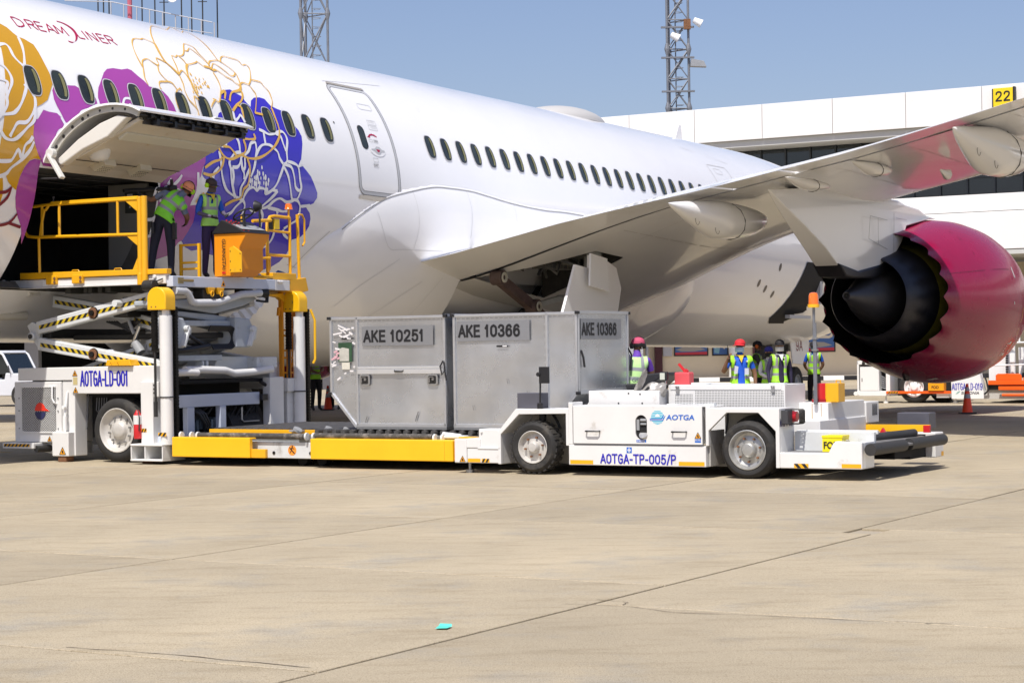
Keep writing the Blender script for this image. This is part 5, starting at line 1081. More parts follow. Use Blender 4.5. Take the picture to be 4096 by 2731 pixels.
# mast posts (near and far), caps, chains
def post(y,cs):
    s=cs
    m=MB(); m.cyl((1.14,y+.1,.30),(1.14,y+.1,2.26),.098,20); m.cyl((1.14,y+.1,2.26),(1.14,y+.1,2.36),.06,12); p=m.obj('mast_post',white,LD,0,40)
    m=MB(); m.tube([(1.14+.105*cos(a*pi/6),y+.1+.105*sin(a*pi/6),1.02) for a in range(12)],.01,5,closed=True); m.obj('clamp',blackp,p)
    m=MB(); P=[(.88,2.34),(1.24,2.34),(1.24,2.52)]+[(1.06+.18*cos(R(a)),2.52+.17*sin(R(a))) for a in range(15,180,15)]+[(.88,2.52)]
    m.prism(P,'y',y-.02,y+.22); c=m.obj('mast_cap',byellow,p,.015,30,seg=3)
    m=MB()
    for x in(.965,1.05): m.cyl((x,y-.024,2.39),(x,y-.018,2.39),.012,8)
    m.obj('bolt',rust,c)
    for x,yy,z0,z1 in((.955,y+.06,1.72,2.35),(1.17,y+.27,.34,2.35)):
        m=MB(); z=z0; i=0
        while z<z1:
            m.box(x-.045,x+.045,yy-.03,yy+.03,z,z+.034); m.box(x-.03,x+.03,yy-.04,yy+.04,z+.034,z+.05); z+=.05
        q=m.obj('drive_chain',M('chain_black',(.015,.014,.013),.45,.5),p); q['kind']='stuff'
    m=MB(); m.cyl((.955,y+.06,.9),(.955,y+.06,1.75),.02,6); m.cyl((.955,y+.06,.72),(.955,y+.06,.95),.03,8); m.obj('chain_rod',dark,p,0,40)
    return p
p1=post(-.25,0); stripes('hazard_tape',p1,(1.05,-.255,.43),U,V,.16,.055,2)
p2=post(3.17,1)
m=MB(); m.box(.8,1.1,3.0,3.4,1.02,1.24); m.box(.82,1.05,3.04,3.28,.3,1.02); m.box(.95,1.1,2.5,2.88,.3,1.27); m.obj('far_mast_bracket',white,LD,.01)
m=MB(); m.tube([(1.25,3.45,2.38),(1.3,3.5,2.2),(1.3,3.5,1.55),(1.27,3.48,1.48)],.022,6); m.obj('hand_rail',byellow,LD,0,40)
# end cross member, pumps and hoses seen end-on
m=MB(); m.box(.92,1.04,.1,2.3,.84,1.035); m.box(.95,1.05,.45,.62,.3,.84); m.box(.95,1.05,1.26,1.41,.3,.84); m.box(.7,.95,.05,2.9,.3,.42); m.obj('cross_member',M('blue_white_paint',(.55,.60,.70),.35,0,.05,2,0,0,.2),LD,.01)
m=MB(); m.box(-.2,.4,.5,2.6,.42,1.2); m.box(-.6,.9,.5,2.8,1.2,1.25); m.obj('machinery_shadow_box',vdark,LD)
m=MB()
for i in range(16):
    y=.65+random.random()*1.7; z=.45+random.random()*.3; m.tube([(.8,y,z),(.92,y+.05,z+.1),(.95,y+.15,z+.25),(.85,y+.3,z+.12),(.6,y+.35,z)],.012+.014*random.random(),6)
for i in range(3): m.tube([(.9,.68+.07*i,.83),(1.0,.8+.07*i,.72),(1.0,.95+.05*i,.55),(.9,.98+.06*i,.42)],.028,7)
m.obj('hydraulic_hose',M('hose_black',(.02,.02,.022),.45),LD,0,50)
m=MB()
for i in range(7):
    y=.7+.09*i; m.box(.75,.95,y,y+.06,.45+.02*(i%3),.6+.03*(i%4))
m.cyl((.9,.7,.6),(.9,.7,.72),.05,10); m.obj('valve_block',M('valve_blue_grey',(.16,.20,.24),.4,.6,.3,8),LD,.006)
m=MB(); m.tube([(1.02,1.85,.8),(1.02,1.85,.6),(1.02,1.9,.57),(1.02,2.3,.57)],.012,6); m.obj('drain_pipe',M('pipe_pale',(.45,.46,.48),.3,.6),LD)
m=MB(); m.cyl((.7,1.6,.45),(.7,2.4,.45),.32,20); m.obj('inner_tyre',tyre,LD,0,40)
m=MB(); m.tube([(.98,2.4,1.2),(1.02,2.55,1.12),(1.05,2.6,.9),(1.05,2.58,.6),(1.05,2.55,.35)],.03,7); m.obj('cable_loom',M('hose_black',(.02,.02,.02)),LD,0,50)
m=MB(); m.box(1.05,1.12,2.28,2.42,.9,1.0); m.obj('solenoid_box',blackp,LD,.005)
m=MB(); m.tube([(1.1,.03,1.385),(1.1,.45,1.385),(1.1,.64,1.375)],.055,12); m.tube([(1.08,.36,1.42),(1.06,.8,1.42),(1.08,1.35,1.40),(1.1,1.55,1.35),(1.1,2.0,1.36),(1.1,2.55,1.40)],.06,12); m.obj('bent_guard_pipe',white,LD,0,50)
m=MB(); m.box(.5,1.0,2.3,2.85,1.42,1.6); m.prism([(1.55,1.63),(2.55,1.60),(2.66,1.42),(2.66,1.38),(1.4,1.38)],'x',.2,.8); m.obj('pivot_housing',oldwhite,LD,.02)
# scissor arms
def arm(p,q,w,h,y,t,stripe=True,name='scissor_arm',mat=oldwhite,flip=1):
    """box arm between (x,z) points, outer face at y, thickness t"""
    P=Vector((p[0],0,p[1]));Q=Vector((q[0],0,q[1]));d=(Q-P).normalized();n=Vector((-d.z,0,d.x))
    h0,h1=w,h
    pts=[P+n*h0/2,P-n*h0/2,Q-n*h1/2,Q+n*h1/2]
    m=MB(); m.prism([(v.x,v.z) for v in pts],'y',y,y+t); a=m.obj(name,mat,LD,.02,seg=3)
    if stripe:
        L=(Q-P).length; o=P+d*.06-n*.035; stripes('hazard_tape',a,(o.x,y-.001,o.z),d,n,L*.94,.062,int(L/.135),.002,(M('tape_yellow',(.62,.45,.02),.5),blackp),flip)
    return a
a1=arm((-1.76,2.12),(.60,2.545),.20,.20,.14,.16)
a2=arm((-1.74,1.865),(.80,1.48),.20,.17,.14,.16,flip=-1)
arm((-1.86,2.56),(-.2,2.30),.20,.20,.62,.14,flip=-1); arm((-.2,2.25),(.9,1.98),.19,.22,.62,.14,flip=-1)
arm((-1.7,1.28),(.1,1.76),.18,.18,.62,.14); arm((.1,1.80),(.8,1.97),.18,.2,.62,.14)
arm((-1.76,2.12),(.60,2.545),.20,.20,2.62,.16,False); arm((-1.74,1.865),(.80,1.48),.20,.17,2.62,.16,False)
arm((-1.86,2.56),(.9,1.98),.20,.22,2.3,.14,False); arm((-1.7,1.28),(.8,1.97),.18,.2,2.3,.14,False)
m=MB()
for (x,z) in((-.55,2.335),(-.56,1.685)):
    m.cyl((x,.10,z),(x,.30,z),.085,18)
m.obj('pivot_boss',rust,LD,0,40)
m=MB()
for (x,z) in((-.55,2.335),(-.56,1.685)):
    m.cyl((x,.07,z),(x,.12,z),.045,12); m.tube([(x+.088*cos(a*pi/8),.13,z+.088*sin(a*pi/8)) for a in range(16)],.012,5,closed=True)
m.obj('pivot_pin',M('greasy_black',(.015,.013,.012),.25,.3),LD,0,40)
m=MB(); m.cyl((.0,.0,2.47),(.0,.14,2.47),.055,14); m.obj('stop_pin',oldwhite,a1,0,40)
m=MB(); m.prism([(-2.02,2.16),(-1.92,2.22),(-1.74,2.16),(-1.76,1.98),(-1.80,1.80),(-1.87,1.90)],'y',.2,.28); m.cyl((-1.87,.12,1.985),(-1.87,.3,1.985),.07,14); k_=m.obj('knee_plate',oldwhite,LD,.01,40)
m=MB(); m.cyl((-1.87,.10,1.985),(-1.87,.13,1.985),.04,10); m.obj('pin',greasy if 0 else dark,k_,0,40)
m=MB(); m.box(-1.55,.85,.75,2.3,1.92,2.0); m.box(-.3,.0,.3,2.6,2.26,2.36); m.box(-1.8,-1.6,.3,2.62,1.95,2.1); m.obj('scissor_cross_tube',dark,LD,.02)
# cylinder
m=MB(); m.cyl((.12,.45,2.12),(-.05,.45,1.80),.03,10); cy=m.obj('lift_cylinder_rod',M('chrome_rod',(.6,.6,.6),.15,1),LD,0,40)
m=MB(); m.cyl((.02,.45,1.86),(.14,.45,1.70),.075,14); m.cyl((-.1,.45,2.2),(.0,.45,2.0),.03,10); m.obj('cylinder_body',grey,LD,0,40)
# box ends at the right: near and far knees
for y0,y1 in((.05,.36),(1.62,2.02)):
    m=MB(); m.prism([(y0,2.24),(y1-.03,2.22),(y1+.06,2.08),(y1+.06,1.96),(y1-.02,1.76),(y0,1.76)],'x',.72,1.1); kb_=m.obj('scissor_knee',M('worn_blue_white',(.42,.46,.50),.4,0,.12,4,0,0,0,(.2,.17,.14),4,.58),LD,.02)
    m=MB(); m.bar((1.13,y1+.04,2.08),(1.13,y1-.10,1.78),.05,.09,(1,0,0)); m.cyl((1.1,y1-.0,2.06),(1.17,y1-.0,2.06),.05,14); m.obj('knee_link',oldwhite,kb_,.01,40)
m=MB(); m.box(.9,1.0,.45,1.62,2.10,2.19); m.box(.88,.98,.1,1.42,1.56,1.65); m.box(.9,1.0,1.0,1.05,1.35,1.56); m.box(.85,1.0,.9,.94,1.45,1.56); m.obj('knee_cross_tube',M('worn_blue_white',(.42,.46,.5)),LD,.012)
m=MB(); m.prism([(.1,2.50),(1.2,2.55),(2.25,2.62),(2.4,2.55),(2.03,2.43),(1.3,2.30),(.1,2.42)],'x',.3,.95); m.obj('upper_arm_end',M('worn_blue_white',(.42,.46,.5)),LD,.02)
m=MB(); m.prism([(.4,2.34),(1.3,2.29),(1.95,2.22),(1.6,2.15),(.4,2.26)],'x',.4,.9); m.obj('lower_arm_end',M('worn_blue_white',(.42,.46,.5)),LD,.02)
m=MB()
for i in range(5):
    r=.11+.018*i; c=(1.5,1.92); P=[(1.02+.012*i,1.02,c[1]+r)]+[(1.02+.012*i,c[0]+r*cos(R(a)),c[1]+r*sin(R(a))) for a in range(80,-81,-20)]+[(1.02+.012*i,1.08,c[1]-r)]
    m.tube(P,.012,6)
m.tube([(1.0,1.06,1.79),(1.0,.6,1.74),(.95,.1,1.71)],.05,8); m.tube([(.95,.5,2.0),(1.0,.7,1.9),(1.0,.9,1.82)],.03,7)
for i in range(5): m.tube([(-.6+.05*i,.5,2.2),(-.35+.05*i,.5,2.13-.02*i),(-.1+.05*i,.5,2.2)],.018,6)
m.obj('hose_bundle',M('hose_black',(.02,.02,.022)),LD,0,50)
m=MB(); 
for i in range(4): m.tube([(1.05,2.3,2.62),(1.08,2.52-.02*i,2.66-.03*i),(1.08,2.50-.02*i,2.50),(1.0,2.3,2.52)],.02,6)
m.obj('hose_loop',M('hose_black',(.02,.02,.02)),LD,0,50)
m=MB(); m.tube([(1.12,.10,2.64),(1.12,.34,2.64),(1.12,.42,2.60),(1.12,.50,2.48),(1.12,.60,2.46),(1.12,1.15,2.47),(1.12,1.75,2.61),(1.12,2.25,2.64)],.058,12); m.obj('upper_guard_pipe',M('worn_pipe',(.58,.60,.62),.35,0,.08,3),LD,0,50)
m=MB(); m.cyl((1.05,2.25,2.64),(1.15,2.42,2.64),.07,12); m.box(.9,1.1,.8,1.3,2.52,2.68); m.box(.9,1.13,1.85,2.05,2.62,2.7); m.cyl((.7,-.1,2.72),(.9,-.1,2.72),.09,12); m.obj('under_deck_gear',dark,LD,.01,40)
# bridge platform
m=MB(); m.box(-2.18,.78,0,.14,2.76,2.885); m.box(-2.24,.8,-.03,.14,2.745,2.758); nb=m.obj('bridge_side_beam',white,LD,.01)
m=MB(); m.box(-1.47,-.7,-.012,-.002,2.77,2.875); m.obj('side_plate',whiteclean,nb,.005)
m=MB(); m.box(-2.18,1.10,.14,3.1,2.80,2.86); m.box(-2.18,1.0,3.1,3.22,2.74,2.9); m.obj('bridge_deck',M('deck_steel',(.22,.22,.21),.5,.4,.3,4),LD)
m=MB(); m.box(1.02,1.15,.02,2.62,2.70,2.865); eb=m.obj('bridge_end_beam',M('blue_white_paint',(.55,.60,.70)),LD,.01)
wt=MB(); 
m=MB(); m.add([(1.152,1.19,2.72),(1.152,1.31,2.72),(1.152,1.25,2.83)],[(0,1,2)]); w=m.obj('warning_triangle',M('hazard_orange',(.85,.36,.01)),eb); m=MB(); m.box(1.153,1.155,1.235,1.27,2.735,2.775); m.obj('pictogram',blackp,w)
m=MB(); m.cyl((1.15,.17,2.80),(1.15,.50,2.80),.022,10); m.box(1.15,1.165,.14,.26,2.75,2.84); m.obj('lock_pin',M('brass_pin',(.35,.28,.14),.4,.7),eb,0,40)
m=MB(); m.box(.78,1.04,-.02,.10,2.75,2.90); m.box(1.0,1.15,2.62,3.02,2.69,2.86); m.cyl((.84,-.05,2.86),(.84,0,2.86),.03,10); m.cyl((1.16,2.68,2.83),(1.16,2.8,2.83),.03,10); m.obj('corner_bracket',white,LD,.008)
m=MB(); m.tube([(.79,-.04,2.80),(.9,-.05,2.79),(1.0,-.04,2.82)],.012,5)
for i in range(26): x=-1.3+random.random()*2.2; m.box(x,x+.08,.2+random.random()*.4,.7,2.66,2.75)
m.obj('underside_clutter',M('clutter_dark',(.06,.06,.055),.5,.3),LD)
for y in (.95,1.18):
    m=MB(); m.prism([(y-.09,2.70),(y+.09,2.70),(y+.05,2.60),(y-.05,2.60)],'x',1.1,1.16); m.tube([(1.17,y+.035*cos(a*pi/5),2.605+.04*sin(a*pi/5)) for a in range(10)],.012,5,closed=True); m.obj('shackle',yellow,LD,.008)
# front strut at the left
m=MB(); m.prism([(-2.55,2.35),(-2.3,2.62),(-2.21,2.84),(-2.28,2.84),(-2.62,2.55),(-2.72,2.32)],'y',.05,.2); m.prism([(-2.42,2.30),(-2.1,2.62),(-1.95,2.64),(-1.95,2.70),(-2.2,2.74),(-2.5,2.4)],'y',.2,.45); m.obj('front_strut',white,LD,.01)
m=MB(); m.cyl((-2.48,-.02,2.33),(-2.32,.5,2.33),.07,14); m.cyl((-2.3,.0,2.86),(-2.42,.0,2.82),.05,12); m.obj('roller_end',M('roller_cream',(.55,.52,.44),.5),LD,0,40)
# yellow guard rails, left side
m=MB(); m.prism([(-1.93,2.895),(-1.93,3.0),(1.08,2.975),(1.08,2.895)],'y',-.04,.08); gr=m.obj('toe_rail',yellow,LD,.01)
m=MB()
for x in(-1.36,-.82): m.box(x,x+.22,-.06,.0,2.80,2.94)
m.obj('rail_clamp',yellow,gr,.01)
m=MB()
for x in(-1.17,-.63):
    for z in(2.83,2.89): m.cyl((x,-.075,z),(x,-.06,z),.022,8)
m.obj('bolt',rust,gr)
m=MB()
for x in (-.85,.02): m.tube([(x,-.02,2.985),(x+.02,-.02,3.01),(x+.14,-.02,3.01),(x+.16,-.02,2.985)],.008,5)
m.obj('lashing_eye',yellow,gr)
rl=MB(); rl.tube([(.52,-.02,4.065),(-1.3,-.02,4.065),(-1.66,-.02,4.05),(-1.78,-.02,3.97),(-1.83,-.02,3.8),(-1.83,-.02,3.66),(-1.76,-.02,3.58),(-1.6,-.02,3.56),(.52,-.02,3.52)],.026,8)
rl.tube([(-1.25,-.02,4.09),(.52,-.02,4.09)],.022,8); rl.obj('guard_rail_loop',yellow,LD,0,50)
m=MB()
for P in ([(-1.45,-.02,4.05),(-1.46,-.02,3.55)],[(-1.09,-.02,4.05),(-1.09,-.02,3.56)],[(.11,-.02,4.05),(.11,-.02,3.53)],[(-1.40,-.02,4.0),(-1.47,-.02,3.75),(-1.50,-.02,3.55)],[(-1.53,-.02,3.56),(-1.52,-.02,2.98)],[(-1.30,-.02,4.06),(-1.38,-.02,3.98)]): m.tube(P,.022,8)
m.obj('rail_upright',yellow,LD,0,50)
m=MB(); m.cyl((.555,-.02,2.86),(.555,-.02,4.1),.045,14); m.cyl((.655,-.04,2.76),(.655,-.04,4.1),.05,14); m.cyl((.555,-.03,2.74),(.555,-.03,2.92),.05,14); m.prism([(.26,4.05),(.52,4.05),(.52,3.86)],'y',-.03,0); m.prism([(.26,3.52),(.52,3.52),(.52,3.33)],'y',-.03,0); m.prism([(.40,2.98),(.52,2.98),(.52,3.2)],'y',-.03,0); m.obj('gate_post',yellow,LD,.006,40)
m=MB(); m.cyl((-1.88,-.03,4.05),(-1.96,-.03,3.58),.035,10); m.obj('foam_pad',M('pad_white',(.7,.7,.7),.6),LD,0,40)
m=MB(); m.cyl((-1.21,-.02,4.08),(-1.21,-.02,4.17),.012,6); m.cyl((-1.21,-.02,4.16),(-1.21,-.02,4.19),.022,8); m.obj('rail_knob',dark,LD,0,40)
# operator console and right-hand rails
cs=empty('control_console',(1.02,1.2,2.88),(0,0,0),LD); cs.scale=(.80,1,1.05)
m=MB(); m.prism([(0,0),(.42,0),(.62,.10),(.62,.42),(.78,.60),(.78,.64),(-.02,.64),(0,.6)],'y',0,.62) ; m.obj('console_body',M('console_orange',(.78,.27,.005),.4,0,.05,3),cs,.012)
m=MB(); m.prism([(-.04,.64),(.80,.64),(.62,.72),(.26,.84),(.20,.84)],'y',-.03,.66); m.obj('console_hood',blackp,cs,.012)
m=MB(); m.prism([(.40,.05),(.70,.05),(.70,.35),(.50,.45),(.40,.42)],'y',-.03,-.005); fp=m.obj('front_panel',yellow,cs,.008)
m=MB()
for x,z in((.43,.09),(.67,.09),(.43,.37),(.67,.33),(.43,.22)): m.cyl((x,-.036,z),(x,-.03,z),.01,6)
m.obj('bolt',dark,fp)
t_=text('GUANGTAI','lettering',blackp,cs,(.21,-.012,.56),(0,0,-1),(1,0,0),.46,.085,.012)
m=MB(); m.add([(.20,-.014,.04),(.29,-.014,.04),(.29,-.014,.07),(.2,-.014,.07)],[(0,1,2,3)]); m.obj('red_letter',red,cs)
m=MB(); 
for i in range(16):
    x=.30+.07*(i%7); y=.02+.12*(i//7); z=.845-.145*(x-.26)/.36*1.0; m.cyl((x,y,z-.02),(x-.0,y,z+.02),.014,8)
cb2=m.obj('console_button',[red],cs,0,40)
m=MB(); m.prism([(.26,.835),(.70,.70),(.70,.695),(.26,.82)],'y',0,.6); m.obj('button_plate',M('button_plate_grey',(.35,.36,.36),.4),cs)
m=MB(); W4=Matrix.Translation((.50,.25,.93))@Matrix.Rotation(R(-25),4,'Y')@Matrix.Rotation(R(90),4,'Y'); ring=[tuple(W4@Vector((0,.19*cos(a*pi/12),.19*sin(a*pi/12)))) for a in range(24)]
m.tube(ring,.015,6,closed=True); c0=W4@Vector((0,0,0)); 
for a in(0,8,16): m.cyl(c0,Vector(ring[a]),.012,5)
m.cyl(c0,c0+Vector((.02,0,-.2)),.03,8); m.obj('steering_wheel',blackp,cs,0,40)
m=MB(); T=Matrix.Translation((.42,.7,1.08)); m.lathe([(-.08,0),(-.07,.05),(.03,.09),(.05,.09),(.05,0)],T@Matrix.Rotation(R(200),4,'Z'),14); m.cyl((.47,.7,.7),(.47,.7,1.1),.02,6); m.obj('work_lamp',blackp,cs,0,40)
m=MB()
m.tube([(1.1,2.1,3.80),(1.05,2.66,3.84)],.028,8); m.tube([(1.0,1.9,3.2),(1.05,2.62,3.22)],.024,8); m.cyl((1.0,1.95,2.9),(1.0,1.95,3.9),.024,8)
m.tube([(1.0,2.62,2.98),(1.0,2.62,3.80),(1.0,2.70,3.90),(1.0,2.82,3.92),(1.0,3.24,3.91)],.028,8); m.cyl((1.0,3.24,2.98),(1.0,3.24,3.91),.026,8)
m.tube([(1.0,2.62,3.68),(1.0,3.24,3.66)],.022,8); m.tube([(1.0,2.62,3.28),(1.0,3.24,3.27)],.026,8); m.tube([(1.0,2.68,3.26),(1.0,2.68,3.05),(1.0,2.63,2.98)],.016,6)
m.cyl((1.0,3.50,2.75),(1.0,3.46,3.98),.028,8); m.tube([(1.0,3.46,3.92),(1.0,3.50,3.98),(1.0,3.60,3.98),(1.0,3.66,3.9),(1.0,3.66,3.52),(1.0,3.60,3.46)],.018,8)
m.obj('right_guard_rail',yellow,LD,0,50)
m=MB(); m.box(.98,1.02,2.80,2.94,3.70,3.88); bp=m.obj('rail_box',M('box_yellow',(.8,.55,.03),.4),LD,.004); m=MB(); m.box(.97,1.0,2.68,2.78,3.70,3.9); m.obj('black_pad',blackp,bp)
m=MB(); m.cyl((1.0,3.22,3.9),(1.0,3.22,4.05),.02,6); bl=m.obj('beacon_stem',yellow,LD); m=MB(); m.tube([(1.0,3.22,4.05),(1.0,3.22,4.06),(1.0,3.22,4.14),(1.0,3.22,4.15)],[.075,.065,.055,.03],14); m.obj('beacon_lens',amber,bl,0,40)
m=MB(); m.box(.7,1.1,2.62,3.28,2.87,2.98); m.prism([(3.02,2.68),(3.02,2.86),(3.55,2.92),(3.62,2.70),(3.3,2.64)],'x',.6,1.1); m.prism([(2.6,2.62),(3.1,2.66),(3.35,2.44),(3.3,2.42),(3.0,2.58)],'x',.85,.95); m.box(1.02,1.12,1.55,2.62,2.885,2.93); m.obj('yellow_side_frame',yellow,LD,.01)
m=MB(); m.cyl((1.05,3.2,2.50),(1.12,3.26,2.50),.075,16); m.obj('floodlight',dark,LD,0,40)
m=MB(); m.box(1.05,1.12,1.5,2.5,2.9,2.915); m.obj('timber_plank',M('timber',(.38,.20,.10),.8,0,.3,8),LD)
m=MB(); m.tube([(.95,2.95,2.93),(.9,3.05,2.98),(.92,3.2,2.96)],[.05,.06,.04],7); m.tube([(.9,2.2,2.92),(.85,2.4,2.97),(.9,2.55,2.93)],[.04,.06,.03],7); m.obj('folded_tarpaulin',M('tarp_blue',(.03,.10,.28),.6,0,.2,8,.3,10),LD,0,60)
# service ladder on the far right corner
m=MB()
for y in(3.10,3.30,3.48): m.bar((.9,y,.25),(.9,y,2.45 if y>3.2 else 2.69),.05,.07,(1,0,0))
for z in(.45,.68,.95,1.22,1.33,1.58,1.70,1.95,2.04,2.35): m.bar((.9,3.10,z),(.9,3.62,z),.03,.03)
m.tube([(.9,3.30,2.45),(.9,3.38,2.48),(.9,3.42,2.38),(.9,3.42,1.5),(.9,3.36,1.42)],.02,6)
m.prism([(3.02,2.42),(3.1,2.42),(3.1,2.36),(3.06,2.36),(3.04,2.28),(3.0,2.28)],'x',.88,.92); m.obj('service_ladder',M('ladder_orange',(.72,.27,.01),.45,0,.08,3),LD,0,40)
# small ladder frame behind the bridge crew
m=MB()
for x in(.35,.72): m.bar((x,1.2,2.88),(x,1.2,3.42),.045,.045)
for z in(3.40,3.12,3.02): m.bar((.35,1.2,z),(.72,1.2,z),.04,.035)
m.obj('crew_gate',yellow,LD,.004)
m=MB(); m.prism([(-.15,1.50),(-.12,1.595),(.33,1.595),(.37,1.50)],'y',-.06,.16); yc=m.obj('yellow_clip',yellow,LD,.01); m=MB(); m.tube([(-.02,-.07,1.53),(-.02,-.1,1.56),(.12,-.1,1.56),(.12,-.07,1.53)],.007,5); m.obj('handle',yellow,yc)
# main deck, lowered
m=MB(); m.box(1.2,6.4,-.12,.06,.12,.36); m.box(1.2,6.4,3.0,3.12,.12,.4); m.box(1.2,1.4,0,3.1,.12,.36); m.box(6.2,6.4,0,3.1,.12,.36); m.obj('deck_frame',oldwhite,LD,.01)
m=MB(); m.box(1.3,6.38,.06,3.0,.34,.40); m.obj('deck_plate',M('deck_steel',(.22,.22,.21)),LD)
for x0,x1,q in((1.38,2.84,1),(3.93,6.34,0)):
    m=MB(); m.box(x0,x1,-.34,-.26,.13,.42); m.box(x0,x1,-.34,-.12,.40,.425); bp=m.obj('bumper',byellow,LD,.012)
    if q: m=MB(); m.box(2.84,3.10,-.31,-.24,.13,.26); m.obj('bumper_bracket',yellow,bp,.01)
    else: m=MB(); m.box(6.20,6.21,-.345,-.12,.15,.41); m.box(6.34,6.39,-.30,.0,.14,.42); m.obj('bumper_end',yellow,bp,.01)
m=MB(); m.cyl((1.75,-.15,.445),(3.70,-.15,.445),.045,16); m.cyl((3.9,-.15,.455),(5.9,-.15,.455),.045,16); m.obj('long_roller',M('scuffed_rubber',(.06,.055,.05),.6,0,.5,9,.2,40,0,(.32,.29,.26),7,.50),LD,0,40)
m=MB(); 
for x in(1.4,1.6,1.72,3.72,3.85,5.92,6.05): m.cyl((x,-.15,.445),(x+.03,-.15,.445),.055,12)
m.obj('roller_bearing',oldwhite,LD,0,40)
m=MB(); m.box(1.52,5.46,.38,.44,.45,.515); m.obj('guide_rail',yellow,LD,.006)
for i in range(34):
    x=1.55+.14*i; m=MB(); m.cyl((x,.5,.485),(x,2.9,.485),.05,10)
    m.obj('deck_roller',M('roller_steel',(.12,.115,.11),.45,.5,.3,6),LD,0,40)
m=MB()
for x,y in((3.2,.35),(3.6,.6),(4.1,.35),(4.5,.7),(4.9,.35)): m.cyl((x,y,.5),(x+.02,y,.535),.07,12); m.box(x-.12,x+.12,y-.04,y+.04,.49,.515)
m.obj('stop_pad',grey,LD,0,40)
m=MB(); m.box(6.0,6.5,-.12,.2,.36,.42);m.box(6.05,6.4,-.14,.0,.44,.48); m.cyl((6.0,-.05,.5),(6.3,-.05,.47),.03,8); m.obj('deck_hook',oldwhite,LD,.01,40)
m=MB(); m.box(4.3,4.7,2.95,3.15,.5,.58); m.obj('far_bumper',yellow,LD,.01)
m=MB(); m.cyl((3.4,.2,.09),(3.4,.35,.09),.09,14); m.cyl((3.75,.2,.09),(3.75,.35,.09),.09,14); m.obj('caster_wheel',tyre,LD,0,40)
m=MB(); plate(m,circ(3.45,.24,.075,20),(0,-.122,0),U,V,.001); s_=m.obj('round_sign',M('sign_orange',(.85,.30,.03),.5),LD,recalc=False)
m=MB(); 
for P in([(3.45,.29),(3.44,.24)],[(3.44,.24),(3.41,.20)],[(3.44,.24),(3.48,.20)],[(3.45,.275),(3.41,.255)],[(3.45,.275),(3.49,.26)],[(3.40,.285),(3.5,.19)]): m.bar((P[0][0],-.125,P[0][1]),(P[1][0],-.125,P[1][1]),.010,.003,(0,1,0))
m.cyl((3.455,-.125,.297),(3.455,-.127,.297),.012,8); m.obj('pictogram',blackp,s_)
m=MB()
for x in(3.12,3.78): m.cyl((x,-.13,.2),(x,-.12,.2),.025,10)
m.obj('frame_hole',blackp,LD)
# ---------------- container transporter ----------------
TR=empty('container_transporter',(2.929,24.93,0),(0,0,TH)); tag(TR,'low white container transporter marked AOTGA-TP-005/P with open rear roller deck','transporter')
W_=white
# skirt between the wheels
m=MB(); m.box(-2.54,-.57,0,.30,.14,.405); sk=m.obj('side_skirt',W_,TR,.008)
stext('AOTGA-TP-005/P',blue,sk,(-2.065,-.001,.165),U,V,1.075,.128,.15)
m=MB(); plate(m,[(-.95,.152),(-.59,.152),(-.59,.205),(-.95,.205)],(0,-.001,0),U,V,.001); plate(m,[(-2.52,.152),(-2.18,.152),(-2.18,.205),(-2.52,.205)],(0,-.001,0),U,V,.001); m.obj('reflector_strip',M('reflector_amber',(.85,.42,.01),.4),sk,recalc=False)
def badge(par,x,z,s):
    m=MB(); plate(m,[(x,z),(x+s,z),(x+s,z+s),(x,z+s)],(0,-.001,0),U,V,.001); b=m.obj('lifting_sign',mblue,par,recalc=False)
    m=MB(); c=s/2; plate(m,[(x+c-.3*s,z+c-.05*s),(x+c+.3*s,z+c-.05*s),(x+c+.3*s,z+c+.05*s),(x+c-.3*s,z+c+.05*s)],(0,-.003,0),U,V,.001); plate(m,[(x+c-.05*s,z+c-.4*s),(x+c+.05*s,z+c-.4*s),(x+c+.05*s,z+c+.4*s),(x+c-.05*s,z+c+.4*s)],(0,-.0035,0),U,V,.001)
    n=16
    for k in range(n): a=2*pi*k/n;b2=2*pi*(k+1)/n; plate(m,[(x+c+.22*s*cos(a),z+c+.22*s*sin(a)),(x+c+.30*s*cos(a),z+c+.30*s*sin(a)),(x+c+.30*s*cos(b2),z+c+.30*s*sin(b2)),(x+c+.22*s*cos(b2),z+c+.22*s*sin(b2))],(0,-.004,0),U,V,.001)
    m.obj('cross_mark',whitep,b,recalc=False)
badge(sk,-1.69,.305,.075)
# side locker door with fuel window
m=MB(); m.box(-2.47,-.62,.012,.3,.43,.90); m.box(-2.54,-2.48,0,.3,.405,.96); m.box(-2.54,-.53,.03,.5,.90,.915); m.obj('body_side',W_,TR,.008)
hole=[(-1.47+.083*cos(R(a)),.715+.083*sin(R(a))) for a in range(0,181,15)]+[(-1.47+.083*cos(R(a)),.565+.083*sin(R(a))) for a in range(180,361,15)]
bm=bmesh.new(); es=[]
for P in([(-2.46,.425),(-.61,.425),(-.61,.905),(-2.46,.905)],hole):
    vs=[bm.verts.new((x,-.012,z)) for x,z in P]
    for i in range(len(vs)): es.append(bm.edges.new((vs[i],vs[(i+1)%len(vs)])))
bmesh.ops.triangle_fill(bm,use_beauty=True,edges=es); ge=bmesh.ops.extrude_face_region(bm,geom=bm.faces[:]); bmesh.ops.translate(bm,verts=[v for v in ge['geom'] if isinstance(v,bmesh.types.BMVert)],vec=(0,.02,0)); bmesh.ops.recalc_face_normals(bm,faces=bm.faces)
me=bpy.data.meshes.new('locker_door'); bm.to_mesh(me); bm.free(); me.materials.append(W_); ldr=link(bpy.data.objects.new('locker_door',me),TR)
m=MB(); plate(m,hole,(0,.0095,0),U,V,0); m.obj('window_recess',vdark,ldr,recalc=False)
